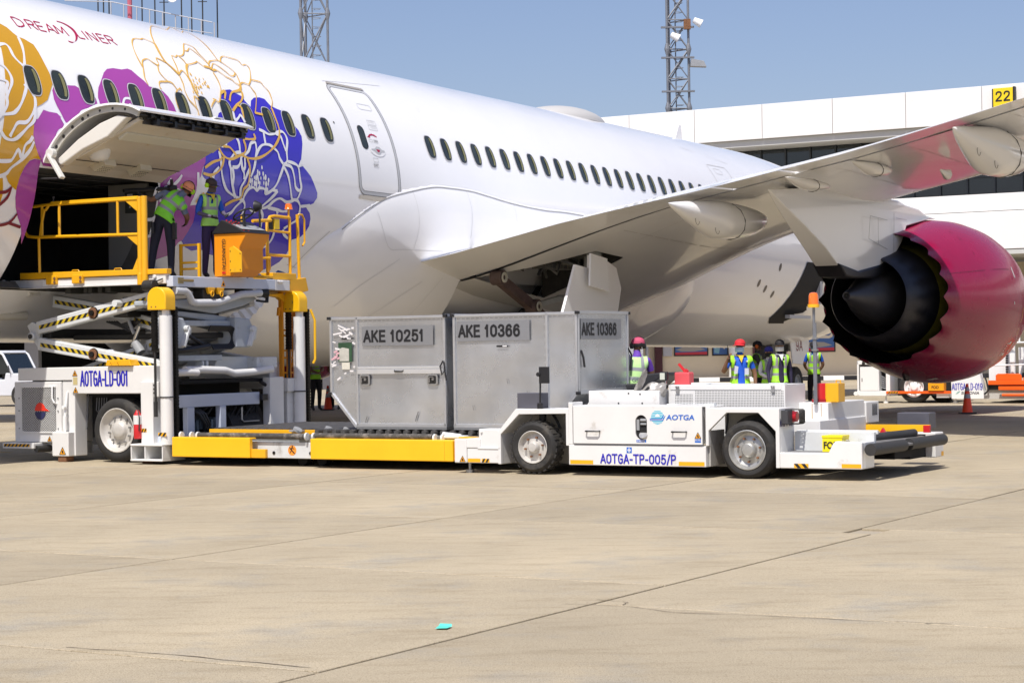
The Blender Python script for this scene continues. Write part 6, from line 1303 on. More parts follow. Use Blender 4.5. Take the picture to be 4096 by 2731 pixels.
m=MB(); m.cyl((-1.44,.003,.54),(-1.44,-.008,.55),.062,18); m.obj('filler_cap',M('cap_alu',(.55,.55,.53),.35,.7,.2,12),ldr,0,40)
m=MB(); m.box(-1.54,-1.5,-.004,.004,.60,.74); m.cyl((-1.48,-.0,.73),(-1.40,-.0,.73),.02,8); m.cyl((-1.48,-.0,.68),(-1.40,-.0,.68),.014,8); m.obj('filler_pipe',grey,ldr,0,40)
m=MB(); m.box(-2.46,-.61,-.008,0,.408,.424); m.box(-.606,-.598,-.008,0,.41,.90); m.obj('door_gap',seam,ldr)
for x in(-2.26,-1.02):
    m=MB(); m.tube([(x,-.014,.585),(x,-.055,.585),(x+.02,-.065,.585),(x+.17,-.065,.585),(x+.19,-.055,.585),(x+.19,-.014,.585)],.011,6); m.obj('pull_handle',blackp,ldr,0,50)
m=MB(); plate(m,[(-1.54,.445),(-1.40,.445),(-1.40,.478),(-1.54,.478)],(0,-.012,0),U,V,.001); pl_=m.obj('fuel_plate',mblue,ldr,recalc=False); text('DIESEL','lettering',whitep,pl_,(-1.528,-.0135,.451),U,V,.116,.021,.01)
m=MB(); plate(m,[(-.715,.450),(-.63,.450),(-.63,.472),(-.715,.472)],(0,-.012,0),U,V,.001); plate(m,[(-.715,.478),(-.63,.478),(-.63,.500),(-.715,.500)],(0,-.012,0),U,V,.001); pl_=m.obj('battery_plate',mblue,ldr,recalc=False); text('BATTERY','lettering',whitep,pl_,(-.71,-.0135,.482),U,V,.075,.014,.01)
wtri(ldr,-.67,.505,.085,-.013)
# AOTGA logo: striped disc with runway strokes, then the word
m=MB(); cx,cz,r=-1.235,.768,.092
for k in range(9):
    z0=cz-r+2*r*k/9; z1=z0+2*r/9*.58
    if 3<=k<=3: continue
    zz=[z0,z1]; w0=[math.sqrt(max(0,r*r-(z-cz)**2)) for z in zz]
    plate(m,[(cx-w0[0],z0),(cx+w0[0],z0),(cx+w0[1],z1),(cx-w0[1],z1)],(0,-.012,0),U,V,.0012)
m.obj('logo_disc',cyan,ldr,recalc=False)
m=MB(); plate(m,[(-1.345,.735),(-1.165,.735),(-1.13,.79),(-1.12,.79),(-1.155,.725),(-1.345,.725)],(0,-.0135,0),U,V,.001); plate(m,[(-1.345,.755),(-1.18,.755),(-1.15,.80),(-1.14,.80),(-1.17,.745),(-1.345,.745)],(0,-.0138,0),U,V,.001); m.obj('logo_runway',mblue,ldr,recalc=False)
m=MB(); plate(m,[(-1.27+.0,.775),(-1.20,.775),(-1.21,.80),(-1.235,.81),(-1.26,.80)],(0,-.0132,0),U,V,.001); m.obj('logo_sun',whitep,ldr,recalc=False)
t=text('AOTGA','lettering',mblue,ldr,(-1.115,-.012,.735),U,(.12,0,1),.40,.068,.022)
# fenders
def fender(P,y0,y1): m=MB(); m.prism(P,'y',y0,y1); return m
rf=[(-.57,.41),(-.53,.41),(-.53,.60),(-.28,.83),(.15,.83),(.38,.60),(.38,.145),(.43,.145),(.43,.885),(-.40,.885),(-.57,.905)]
ff=[(-3.62,.13),(-3.575,.13),(-3.575,.53),(-3.29,.80),(-2.58,.81),(-2.58,.39),(-2.54,.39),(-2.54,.872),(-3.34,.872),(-3.62,.56)]
for y0,y1 in((0,.06),(3.09,3.15)):
    m=MB(); m.prism(rf,'y',y0,y1); m.prism(ff,'y',y0,y1); m.obj('fender_skin',W_,TR,.006)
for y0,y1 in((.06,.50),(2.65,3.09)):
    m=MB(); m.prism([(.38,.145),(.43,.145),(.43,.885),(-.57,.885),(-.57,.85),(-.27,.845),(.13,.845),(.38,.61)],'y',y0,y1)
    m.prism([(-3.62,.13),(-3.58,.13),(-3.58,.54),(-3.29,.81),(-2.54,.82),(-2.54,.872),(-3.34,.872),(-3.62,.56)],'y',y0,y1); m.obj('fender_top',W_,TR,.006)
m=MB(); m.box(-3.57,-2.6,.5,.54,.15,.8); m.box(-.52,.37,.5,.54,.15,.83); m.box(-.56,-.53,.06,.5,.15,.6); m.box(-3.58,-2.56,.54,2.6,.12,.18); m.box(-2.56,.4,.54,2.6,.12,.18); m.obj('arch_wall',M('arch_grey',(.40,.39,.36),.6,0,.2,3,0,0,0,(.2,.17,.13),3,.5),TR)
m=MB(); m.tube([(-.46,.45,.82),(-.44,.4,.7),(-.46,.38,.55)],.014,6); m.tube([(-3.0,.4,.80),(-2.9,.35,.7),(-2.85,.35,.6)],.02,6); m.tube([(-2.8,.4,.80),(-2.72,.35,.66),(-2.7,.3,.5)],.02,6); m.cyl((-3.09,.3,.5),(-3.09,.3,.8),.05,10); m.obj('brake_hose',blackp,TR,0,50)
wheel('wheel',TR,(0,0,.365),.365,.22,'y',-1,.67,M('scuffed_silver_rim',(.46,.46,.44),.38,.6,.2,8,.1,30,0,(.12,.08,.05),9,.60),0,7,.36,-.01)
wheel('wheel',TR,(.0,.26,.40),.40,.2,'y',-1,.6,dark,0,0)
wheel('wheel',TR,(-3.08,0,.365),.345,.25,'y',-1,.62,rimw,26,6,.33,.01)
wheel('wheel',TR,(0,3.1,.365),.365,.22,'y',1,.67,dark,0,0); wheel('wheel',TR,(-3.08,3.1,.365),.355,.24,'y',1,.62,dark,0,0)
# front step block
m=MB(); m.box(-4.11,-3.62,.01,.3,.14,.34); m.box(-3.93,-3.62,.02,.3,.34,.60); m.box(-4.30,-4.11,-.01,.35,.14,.465); m.box(-4.12,-3.9,.0,.3,.34,.47); fb_=m.obj('front_block',W_,TR,.012)
m=MB(); m.box(-3.94,-3.59,-.0,.02,.33,.35); m.cyl((-3.88,-.0,.56),(-3.88,.02,.56),.015,8); m.obj('block_ledge',W_,fb_,.004)
m=MB(); plate(m,[(-4.10,.15),(-3.9,.15),(-3.9,.2),(-4.10,.2)],(0,.009,0),U,V,.001); m.obj('reflector_strip',MATS['reflector_amber'],fb_,recalc=False); stripes('hazard_tape',fb_,(-3.88,.008,.15),U,V,.12,.05,2)
wtri(fb_,-4.17,.155,.09,-.012)
m=MB(); m.cyl((-4.15,.15,.04),(-4.15,.15,.14),.02,8); m.cyl((-4.15,.15,0),(-4.15,.15,.04),.06,12); m.obj('jack_foot',steel,TR,0,40)
m=MB(); m.box(-4.35,-3.95,.25,.5,.42,.47); m.box(-4.3,-4.1,.1,.25,.465,.485); m.obj('yellow_latch',yellow,TR,.006)
# deck under the containers
m=MB(); m.box(-7.3,-2.6,.55,2.75,.36,.46); m.obj('cargo_deck',M('deck_steel',(.22,.22,.21)),TR)
for i in range(30):
    x=-7.2+.155*i; m=MB(); m.cyl((x,.85,.50),(x,2.5,.50),.038,8); m.obj('deck_roller',MATS['roller_steel'],TR,0,40)
m=MB(); m.box(-2.58,-.55,.55,2.6,.42,.5); m.obj('cab_floor',grey,TR)
# mirror and grey box
m=MB(); m.box(-3.38,-3.02,.12,.34,.875,1.08); m.obj('lamp_box',bluegrey,TR,.008)
m=MB(); m.cyl((-2.99,.05,.88),(-2.98,.05,1.30),.013,8); m.cyl((-2.99,.05,.87),(-2.99,.05,.95),.04,10); m.box(-2.975,-2.83,.0,.035,1.21,1.43); m.cyl((-2.98,.02,1.33),(-2.98,-.02,1.33),.03,8); m.obj('wing_mirror',blackp,TR,.015,40,seg=3)
# engine cover with punched vents
m=MB(); m.box(-1.46,.19,.80,1.5,.5,1.155); m.box(-1.46,.19,.80,1.5,1.155,1.165); ec=m.obj('engine_cover',W_,TR,.008)
m=MB(); m.box(-1.43,.14,.792,.80,1.10,1.16); m.obj('lid_strip',W_,ec,.003)
def vent(x0,x1,z0,z1,st=.0215):
    m=MB(); z=z0
    while z<z1:
        x=x0
        while x<x1: m.add([(x,.7985,z),(x+st*.5,.7985,z),(x+st*.5,.7985,z+st*.5),(x,.7985,z+st*.5)],[(0,1,2,3)]); x+=st
        z+=st
    v=m.obj('vent_perforation',vdark,ec,recalc=False); v['kind']='stuff'
vent(-1.36,-1.12,.86,1.05); vent(-1.07,.17,.86,1.09)
m=MB()
for x in(-1.32,.03): m.box(x-.025,x+.025,.778,.792,1.06,1.13); m.cyl((x-.015,.775,1.13),(x-.015,.775,1.15),.012,6); m.cyl((x+.015,.775,1.13),(x+.015,.775,1.15),.012,6)
m.obj('toggle_latch',steel,ec,.003)
m=MB(); m.box(-.12,.1,1.0,1.1,1.165,1.18); m.tube([(-1.0,.9,1.17),(-.9,.9,1.185),(-.6,.9,1.18)],.008,5); m.box(-1.2,-.95,.95,1.05,1.165,1.19); m.tube([(-1.25,.3,.925),(-1.0,.3,.935),(-.6,.25,.93)],.008,5); m.box(-.62,-.5,.12,.2,.9,.945); m.obj('lid_catch',oldwhite,TR,.004)
m=MB(); m.box(.19,.60,1.25,2.6,.5,.92); m.box(.19,.62,.9,2.6,.5,.7); m.obj('rear_bulkhead',W_,TR,.01)
# far side body, tool box, beacon
m=MB(); m.box(-2.5,.62,2.62,3.12,.6,.885); fbk=m.obj('far_side_body',W_,TR,.01)
m=MB(); m.box(.36,.52,1.36,1.6,.92,1.165); rb=m.obj('tool_box',red,TR,.006); m=MB(); m.box(.52,.70,1.36,1.6,.92,1.165); m.obj('tool_box_end',yellow,rb,.006); m=MB(); m.box(.345,.53,1.33,1.36,.92,.96); m.obj('tool_box_ledge',M('dark_red',(.3,.01,.015),.5),rb); m=MB(); m.tube([(.62,1.5,1.165),(.62,1.5,1.2),(.68,1.5,1.2),(.68,1.5,1.165)],.01,6); m.obj('box_handle',yellow,rb)
m=MB(); m.cyl((.44,1.2,.9),(.44,1.2,2.15),.018,10); m.cyl((.455,1.2,.9),(.455,1.2,1.95),.02,8); bs=m.obj('beacon_pole',galv,TR,0,40)
m=MB(); 
for z in(1.6,1.75): m.box(.415,.485,1.17,1.23,z-.012,z+.012)
m.obj('pole_clamp',steel,bs)
m=MB(); m.cyl((.44,1.2,2.15),(.44,1.2,2.19),.075,20,.078); m.obj('beacon_base',M('beacon_yellow',(.9,.5,.02),.35),bs,0,40); m=MB(); m.tube([(.44,1.2,2.19),(.44,1.2,2.30),(.44,1.2,2.335),(.44,1.2,2.345)],[.066,.062,.05,.02],20); m.obj('beacon_lens',amber,bs,0,50)
# rear pocket, step, lamps
m=MB(); m.prism([(.43,.145),(1.50,.145),(1.50,.475),(1.16,.485),(1.12,.44),(1.07,.34),(.43,.34)],'y',0,.10); m.box(1.4,1.5,.1,.45,.145,.475); m.box(.43,1.4,.1,.45,.145,.335); rp=m.obj('rear_step_block',W_,TR,.012)
m=MB(); m.box(.45,1.5,.45,.52,.3,.58); m.box(.45,1.52,.52,.56,.55,.60); m.obj('pocket_wall',oldwhite,rp,.006)
m=MB(); m.box(.45,1.06,.11,.44,.337,.343); m.obj('step_mat',M('step_mat_grey',(.2,.2,.2),.8),rp)
stripes('hazard_tape',rp,(.62,-.002,.15),U,V,.19,.055,2,.002,(yellow,blackp),-1); m=MB(); plate(m,[(1.24,.16),(1.49,.16),(1.49,.21),(1.24,.21)],(0,-.001,0),U,V,.001); m.obj('reflector_strip',MATS['reflector_amber'],rp,recalc=False)
stext('AOTGA-TP-005/P',navy,TR,(.431,.02,.655),(0,1,0),(0,0,1),.45,.105,.11,.002)
fx=empty('foreign_object_box',(3.6,24.2,0),(0,0,0))
def lamp(y):
    m=MB(); m.box(.43,.52,y,y+.16,.69,.86); L_=m.obj('tail_lamp',M('lamp_body_dark',(.05,.05,.055),.5),TR,.005)
    m=MB(); m.cyl((.50,y+.22,.775),(.56,y+.22,.775),.065,18); m.box(.43,.5,y+.15,y+.29,.70,.85); m.obj('lamp_lens',M('red_lens',(.45,.02,.03),.15,0,0,0,0,0,.5),L_,.003,40)
    m=MB()
    for i in range(7): yy=y+.14+.03*i; m.tube([(.43,yy,.865),(.60,yy,.865),(.62,yy,.85),(.62,yy,.70),(.60,yy,.685),(.43,yy,.685)],.006,5)
    m.obj('lamp_guard',dark,L_,0,50)
lamp(.06); lamp(2.72)
# far rail and roller ramp at the rear
m=MB(); m.box(-.5,1.42,2.60,2.66,.49,.575); m.box(-.5,1.5,2.60,2.66,.575,.583); yr=m.obj('far_guide_rail',byellow,TR,.004)
m=MB(); m.box(1.42,1.51,2.58,2.64,.48,.575); m.obj('rail_end',red,yr,.004)
m=MB(); m.box(1.2,1.52,2.78,3.13,.14,.47); fc=m.obj('far_corner_post',W_,TR,.012); m=MB(); plate(m,[(0,0),(.10,0),(.10,.06),(0,.06)],(1.522,3.02,.15),(0,1,0),(0,0,1),.001); m.obj('reflector_strip',MATS['reflector_amber'],fc,recalc=False)
m=MB(); m.prism([(.62,.44),(1.30,.455),(1.66,.40),(1.66,.37),(1.3,.42),(.62,.41)],'y',.56,2.6); rmp=m.obj('loading_ramp',M('ramp_grey',(.17,.165,.16),.6,.1,.15,3,.1,20),TR,.006)
m=MB(); m.cyl((1.27,.70,.485),(1.37,2.35,.485),.055,14); rr_=m.obj('ramp_roller',M('roller_black',(.035,.034,.033),.55,0,.2,6),TR,0,40)
for y0,y1 in((.02,1.15),(1.45,2.75)):
    m=MB(); m.cyl((1.60,y0,.385),(1.63,y1,.385),.075,16); o=m.obj('end_roller',MATS['roller_black'],TR,0,40)
    m=MB()
    for i in range(4): y=y0+.2+.25*i; m.cyl((1.668,y,.41),(1.676,y,.41),.012,6)
    m.obj('bolt_hole',blackp,o)
for y in(.85,1.6): m=MB(); m.prism([(1.12,.45),(1.28,.45),(1.2,.585)],'y',y,y+.06); m.obj('red_wedge',red,TR,.004)
m=MB(); m.box(.9,1.5,1.2,1.9,.2,.37); m.cyl((1.4,1.2,.3),(1.4,1.9,.3),.08,12); m.box(.5,1.4,2.1,2.75,.15,.45); m.obj('hitch_frame',vdark,TR,.01)
m=MB(); m.box(.85,1.30,3.2,3.5,.5,.72); m.obj('far_tool_case',bluegrey,TR,.008)
# seat base, seat, stowed cover, lamp, extinguisher
m=MB(); m.box(-2.55,-1.5,.6,1.1,.5,1.095); m.prism([(-2.9,.5),(-2.45,1.09),(-2.45,.5)],'y',.62,1.1); sb=m.obj('seat_box',W_,TR,.01)
m=MB()
for x,z in((-1.95,1.06),(-1.78,1.05),(-2.1,.93),(-1.75,.93)): m.cyl((x,.595,z),(x,.6,z),.012,6)
m.obj('bolt',dark,sb)
st_=M('seat_vinyl',(.025,.025,.028),.5)
m=MB(); m.box(-2.95,-2.5,2.35,2.85,1.05,1.15); m.prism([(-2.62,1.07),(-2.5,1.07),(-2.24,1.27),(-2.26,1.31),(-2.49,1.29)],'y',2.25,2.9); m.obj('driver_seat',st_,TR,.03,seg=3)
m=MB(); random.seed(3)
def sack(u,v): t=2*pi*v; k=sin(pi*min(1,max(0,u*.96+.02)))**.4; r=.11*k*(1+.12*sin(5*t+9*u)+.1*sin(17*u)); return (-1.95+.5*u+.06*sin(3*u),.72+r*.9*cos(t),.90+.30*u+.06*sin(u*5)+r*sin(t))
m.grid(sack,26,18)
def sack2(u,v): t=2*pi*v; k=sin(pi*min(1,max(0,u*.96+.02)))**.4; r=.085*k*(1+.15*sin(4*t+11*u)+.1*sin(23*u)); return (-1.93+.2*u,.70+r*cos(t),.97+.40*u+r*sin(t)*.5-r*cos(t)*.2)
m.grid(sack2,26,18); m.obj('silver_cover',M('silver_tarp',(.42,.40,.37),.38,.35,.25,9,.5,14,0,(.2,.17,.14),6,.6),TR,0,60)
m=MB(); m.tube([(-2.02,.62,.91),(-1.8,.62,1.0),(-1.66,.63,1.14)],.02,6); m.obj('cover_strap',blackp,TR)
m=MB(); m.box(-1.58,-1.47,.78,.84,1.22,1.34); wl2=m.obj('work_lamp',blackp,TR,.012); m=MB(); m.box(-1.57,-1.50,.772,.779,1.235,1.325); m.obj('lamp_glass',M('lamp_frost',(.55,.58,.5),.2),wl2); m=MB(); m.cyl((-1.5,.8,1.1),(-1.5,.8,1.23),.012,6); m.cyl((-1.56,.85,1.12),(-1.4,.85,1.18),.015,6); m.obj('lamp_stalk',steel,wl2)
m=MB(); m.box(-1.46,-1.24,.98,1.14,1.12,1.33); xb=m.obj('extinguisher_box',M('faded_red',(.62,.08,.09),.45),TR,.02); m=MB(); m.bar((-1.33,1.05,1.34),(-1.42,1.05,1.44),.03,.03); m.cyl((-1.34,1.05,1.31),(-1.30,1.05,1.36),.03,8); m.obj('extinguisher_valve',red,xb)
bpy.data.objects.remove(fx)
# yellow litter bin box in the rear pocket
fb0=Vector((2.929,24.93,0))+Matrix.Rotation(TH,3,'Z')@Vector((.93,.16,.343))
FB=empty('litter_box',fb0,(0,0,TH)); tag(FB,'yellow lidded steel box lettered FOD standing in the rear step pocket of the transporter','box')
m=MB(); m.box(0,.26,0,.24,0,.18); m.obj('box_body',M('acid_yellow',(.82,.68,.01),.4,0,.04,3),FB,.004); m=MB(); m.box(-.006,.266,-.006,.246,.175,.205); m.obj('lid',MATS['acid_yellow'],FB,.004)
text('FOD','lettering',blackp,FB,(.02,-.001,.04),U,V,.20,.09,.03); m=MB(); m.cyl((.27,.12,.14),(.30,.12,.14),.012,6); m.obj('hasp',steel,FB)
# ---------------- air cargo containers ----------------
alu=M('scuffed_aluminium_sheet',(.64,.66,.69),.25,.82,.18,1.1,.9,1.2,0,bdet=1,bdist=.04)
alu2=M('aluminium_edge',(.60,.61,.62),.38,.75,.06,4)
def uld(name,ax,label,num,flip):
    base=Vector((2.929,24.93,0))+Matrix.Rotation(TH,3,'Z')@Vector((ax,.92,.54))
    c=empty(name,base,(0,0,TH)); tag(c,label,'cargo container',group=None)
    Wd,Dp,Hh,cut,cz=2.0,1.53,1.63,.46,.53
    X=lambda x: (Wd-x) if flip else x   # flip: overhang on the left
    P=[(0,.03),(Wd-cut,.03),(Wd,cz),(Wd,Hh),(0,Hh)]
    prof=[(X(x),z) for x,z in P]
    m=MB(); m.prism(prof,'y',0.012,Dp-.012); b=m.obj('body_panel',alu,c)
    m=MB(); m.box(X(0) if not flip else X(Wd-cut),X(Wd-cut) if not flip else X(0),-.01,Dp+.01,0,.04) if not flip else m.box(cut,Wd,-.01,Dp+.01,0,.04); m.obj('base_plate',M('base_alu',(.35,.36,.37),.4,.8),c,.004)
    m=MB(); e=.022
    def fr(a,b2,w=.045,y=0):
        w*=.8; m.bar((X(a[0]),y,a[1]),(X(b2[0]),y,b2[1]),w,.024,(0,1,0))
    for y in(0,Dp):
        fr((.0+e,.05),(.0+e,Hh),.045,y); fr((0,Hh-e),(Wd,Hh-e),.045,y); fr((Wd-e,cz),(Wd-e,Hh),.045,y); fr((Wd-cut,.03),(Wd-.01,cz),.05,y); fr((0,.06),(Wd-cut,.06),.06,y); fr((Wd-cut-e,.05),(Wd-cut-e,Hh),.04,y)
    for x,z in((0,Hh),(Wd,Hh),(Wd,cz)): m.bar((X(x),0,z-.01),(X(x),Dp,z-.01),.04,.04)
    m.obj('edge_profile',alu2,c,.003)
    m=MB()
    for x,z in((0,Hh-.0),(Wd,Hh-.0),(Wd,cz)):
        for y in(-.01,Dp+.01): xx=X(x); m.box(xx-.03,xx+.03,y-.022,y+.022,z-.035,z+.008)
    m.obj('corner_cap',blackp,c,.004)
    m=MB()
    def riv(p,q,n,y=-.014):
        for i in range(n+1): t=i/n; x=X(p[0]+(q[0]-p[0])*t); z=p[1]+(q[1]-p[1])*t; m.box(x-.0045,x+.0045,y-.004,y,z-.0045,z+.0045)
    for a,b2,n in(((.03,.09),(.03,Hh-.05),14),((.07,Hh-.06),(Wd-.07,Hh-.06),24),((Wd-cut-.05,.1),(Wd-cut-.05,Hh-.06),14),((Wd-cut+.01,.1),(Wd-cut+.01,Hh-.06),14),((.05,.10),(Wd-cut-.05,.10),16),((Wd-.05,cz),(Wd-.05,Hh-.05),9),((Wd-cut+.03,.13),(Wd-.04,cz+.03),6)): riv(a,b2,n)
    r=m.obj('rivet',alu2,c); r['kind']='stuff'
    return c,X
c2,X2=uld('cargo_container',-4.87,'aluminium air cargo container numbered AKE 10366 on front and side','10366',False)
c1,X1=uld('cargo_container',-6.99,'aluminium air cargo container numbered AKE 10251 with half-height door and stickers','10251',True)
for o in(c1,c2): o['group']='air cargo containers on the transporter deck'
lab=M('label_clear_grey',(.34,.35,.37),.40,.65)
def numplate(c,s,x,z,w,h,u=U,o=None):
    o=o or (0,-.013,0); n=Vector(u).cross(Vector(V)).normalized()
    m=MB(); O=Vector(o)+Vector(u)*x; plate(m,[(-.04,z-.05),(w+.16,z-.05),(w+.16,z+h+.05),(-.04,z+h+.05)],O,u,V,.002); p=m.obj('number_sticker',lab,c,recalc=False)
    stext(s,blackp,p,O+Vector((0,0,z))+n*.003,u,V,w,h,.19,.002)
numplate(c2,'AKE 10366',.115,1.30,.98,.18)
numplate(c1,'AKE 10251',.62,1.255,1.02,.18)
numplate(c2,'AKE 10366',.10,1.30,1.03,.18,(0,1,0),(2.012,0,0))
# side wall frame details of container 2 (end facing right)
m=MB(); 
for y0,y1,z0,z1 in((0,1.53,1.60,1.63),(0,.04,.53,1.63),(1.49,1.53,.53,1.63),(0,1.53,.53,.56)): m.box(2.0,2.014,y0,y1,z0,z1)
m.obj('end_frame',alu2,c2,.003)
m=MB(); m.box(2.014,2.03,1.20,1.36,.85,1.12); m.box(2.012,2.016,.95,.97,.7,.9) if 0 else None; m.tube([(2.01,.07,1.10),(2.03,.10,1.0),(2.03,.13,.87)],.014,5); m.tube([(2.01,1.5,1.12),(2.03,1.55,1.05),(2.02,1.57,.85)],.014,5); 
bpy_=m; m=MB(); m.tube([(2.01,.07,1.10),(2.03,.10,1.0),(2.03,.13,.87)],.016,5); m.tube([(2.01,1.5,1.12),(2.03,1.58,1.02),(2.02,1.55,.8)],.014,5); m.obj('black_strap',blackp,c2)
# door panel, latches and stickers on container 1
m=MB(); m.box(.50,1.97,-.022,-.012,.875,.905); m.box(.50,1.97,-.03,-.012,.80,.865); m.box(.5,1.97,-.016,-.012,.87,.875); m.obj('door_bar',M('bar_alu',(.72,.73,.74),.35,.6),c1,.003)
for x in(.62,1.78):
    m=MB(); P=rrect(x-.09,x+.09,.635,.79,.03); m.prism(P,'y',-.026,-.013); l_=m.obj('latch_plate',M('latch_alu',(.5,.51,.52),.3,.85),c1,.003); m=MB(); m.prism(rrect(x-.065,x+.065,.655,.77,.02),'y',-.0275,-.0262); m.obj('latch_recess',dark,l_); m=MB(); m.cyl((x+.02,-.028,.72),(x+.02,-.045,.72),.02,10); m.bar((x-.04,-.04,.75),(x-.04,-.04,.67),.02,.012); m.bar((x-.04,-.04,.75),(x+.03,-.04,.75),.012,.012); m.obj('latch_handle',steel,l_)
m=MB(); m.tube([(1.14,-.02,.85),(1.16,-.045,.835),(1.28,-.045,.835),(1.30,-.02,.85)],.012,6); m.obj('door_handle',blackp,c1,0,50)
m=MB(); m.tube([(1.97,-.03,.98),(1.93,-.05,.9),(1.96,-.05,.78),(2.0,-.04,.84),(1.98,-.03,.96)],.012,5); m.tube([(2.0,-.03,.82),(2.02,-.03,.70)],.012,5); m.obj('black_strap',blackp,c1)
m=MB(); plate(m,[(.16,.98),(.40,.98),(.40,1.26),(.16,1.26)],(0,-.013,0),U,V,.002); dp=m.obj('document_pouch',M('pouch_green',(.035,.085,.045),.3,0,.3,6),c1,recalc=False)
m=MB(); plate(m,[(.18,.99),(.35,.99),(.35,1.17),(.24,1.19),(.18,1.17)],(0,-.0155,0),U,V,.002); m.obj('paper_sheet',M('old_paper',(.48,.47,.42),.6,0,.2,9),dp,recalc=False)
m=MB(); plate(m,[(.22,.87),(.36,.87),(.36,.97),(.22,.97)],(0,-.013,0),U,V,.002); dp=m.obj('data_label',M('label_cream',(.62,.60,.52),.5),c1,recalc=False)
random.seed(11); m=MB(); 
for i in range(22):
    x=random.uniform(.06,.44); z=random.choice([random.uniform(1.25,1.5),random.uniform(1.3,1.5),random.uniform(.9,1.25),random.uniform(.7,.95)]); a=random.uniform(-.6,.6); w_=random.uniform(.03,.09) if i>4 else .16; h_=random.uniform(.015,.03); 
    if .15<x<.40 and z<1.28 and z>.85: x=random.choice([.09,.44])
    q=[(x+(dx*cos(a)-dz*sin(a)),z+(dx*sin(a)+dz*cos(a))) for dx,dz in((-w_/2,-h_/2),(w_/2,-h_/2),(w_/2,h_/2),(-w_/2,h_/2))]
    plate(m,q,(0,-.013,0),U,V,.002+.0003*i)
m.obj('torn_sticker',[M('torn_label_white',(.72,.70,.70),.6)],c1,recalc=False)
m=MB()
for i in range(6):
    x=.03+random.random()*.12; z=1.0+random.random()*.12; plate(m,[(x,z),(x+.06,z+.02),(x+.05,z+.045),(x-.01,z+.025)],(0,-.013,0),U,V,.003+.0004*i)
m.obj('pink_sticker',M('pink_label',(.65,.38,.42),.6),c1,recalc=False)
m=MB()
for c_,x,z in((c1,.22,1.305),(c2,.72,1.16)):
    mm=MB(); plate(mm,rrect(x,x+.19,z,z+.025,.01,3),(0,-.013,0),U,V,.003); q=mm.obj('id_tag',blackp,c_,recalc=False)
    mm=MB(); plate(mm,[(x+.1,z+.006),(x+.17,z+.006),(x+.17,z+.02),(x+.1,z+.02)],(0,-.0165,0),U,V,.001); mm.obj('tag_window',whitep,q,recalc=False)
# dents and scratches
m=MB()
for x,z in((.88,.72),(1.2,.55),(.32,.35),(1.35,.30)): m.bar((x,-.0135,z),(x+.015,-.0135,z-.07),.006,.002,(0,1,0)); 
m.obj('scratch',seam,c2)
m=MB()
for x,z in((.62,.10),(1.5,.17),(1.48,.12)): m.bar((x,-.0135,z),(x+.03,-.0135,z+.09),.012,.002,(0,1,0))
m.obj('scratch',seam,c1)
rs=M('rust_streak',(.50,.40,.28),.7)
mm=MB(); plate(mm,[(.37,.71),(.39,.71),(.385,.91),(.375,.91)],(0,1.248,0),U,V,.001); plate(mm,[(.50,.74),(.512,.74),(.51,.91),(.50,.91)],(0,1.248,0),U,V,.001); mm.obj('rust_streak',rs,TR,recalc=False)
for c_,x,z,w_,h_ in((c1,.70,.30,1.0,.05),(c2,.25,.30,.5,.10),(c2,.1,.2,.4,.06)):
    pass
# ---------------- people ----------------
def vestmat(name,green,hem=.0,text=False):
    if name in MATS: return MATS[name]
    m=M(name,green,.6,0,.12,7,.15,30); n=m.node_tree.nodes; l=m.node_tree.links; b=n['Principled BSDF']
    src=b.inputs['Base Color'].links[0].from_socket
    at=n.new('ShaderNodeAttribute'); at.attribute_name='torso'; sp=n.new('ShaderNodeSeparateXYZ'); l.new(at.outputs['Vector'],sp.inputs[0])
    def cmp(sock,c,w):
        x=n.new('ShaderNodeMath'); x.operation='COMPARE'; l.new(sock,x.inputs[0]); x.inputs[1].default_value=c; x.inputs[2].default_value=w; return x.outputs[0]
    def mx(a,c): 
        x=n.new('ShaderNodeMath'); x.operation='MAXIMUM'; l.new(a,x.inputs[0]); l.new(c,x.inputs[1]); return x.outputs[0]
    def mul(a,c):
        x=n.new('ShaderNodeMath'); x.operation='MULTIPLY'; l.new(a,x.inputs[0]); l.new(c,x.inputs[1]); return x.outputs[0]
    ab=n.new('ShaderNodeMath'); ab.operation='ABSOLUTE'; l.new(sp.outputs[0],ab.inputs[0])
    bands=mx(cmp(sp.outputs[2],.30,.05),cmp(sp.outputs[2],.56,.05)); vert=mul(cmp(ab.outputs[0],.60,.16),cmp(sp.outputs[2],.85,.27)); f=mx(bands,vert)
    mi=n.new('ShaderNodeMix'); mi.data_type='RGBA'; l.new(f,mi.inputs[0]); l.new(src,mi.inputs[6]); mi.inputs[7].default_value=(.30,.31,.32,1); l.new(mi.outputs[2],b.inputs['Base Color'])
    rr=n.new('ShaderNodeMapRange'); rr.inputs[3].default_value=.6; rr.inputs[4].default_value=.3; l.new(f,rr.inputs[0]); l.new(rr.outputs[0],b.inputs['Roughness'])
    return m
skinm=M('brown_skin',(.23,.115,.065),.5,0,.08,20)
skinl=M('tan_skin',(.42,.24,.15),.5,0,.08,20)
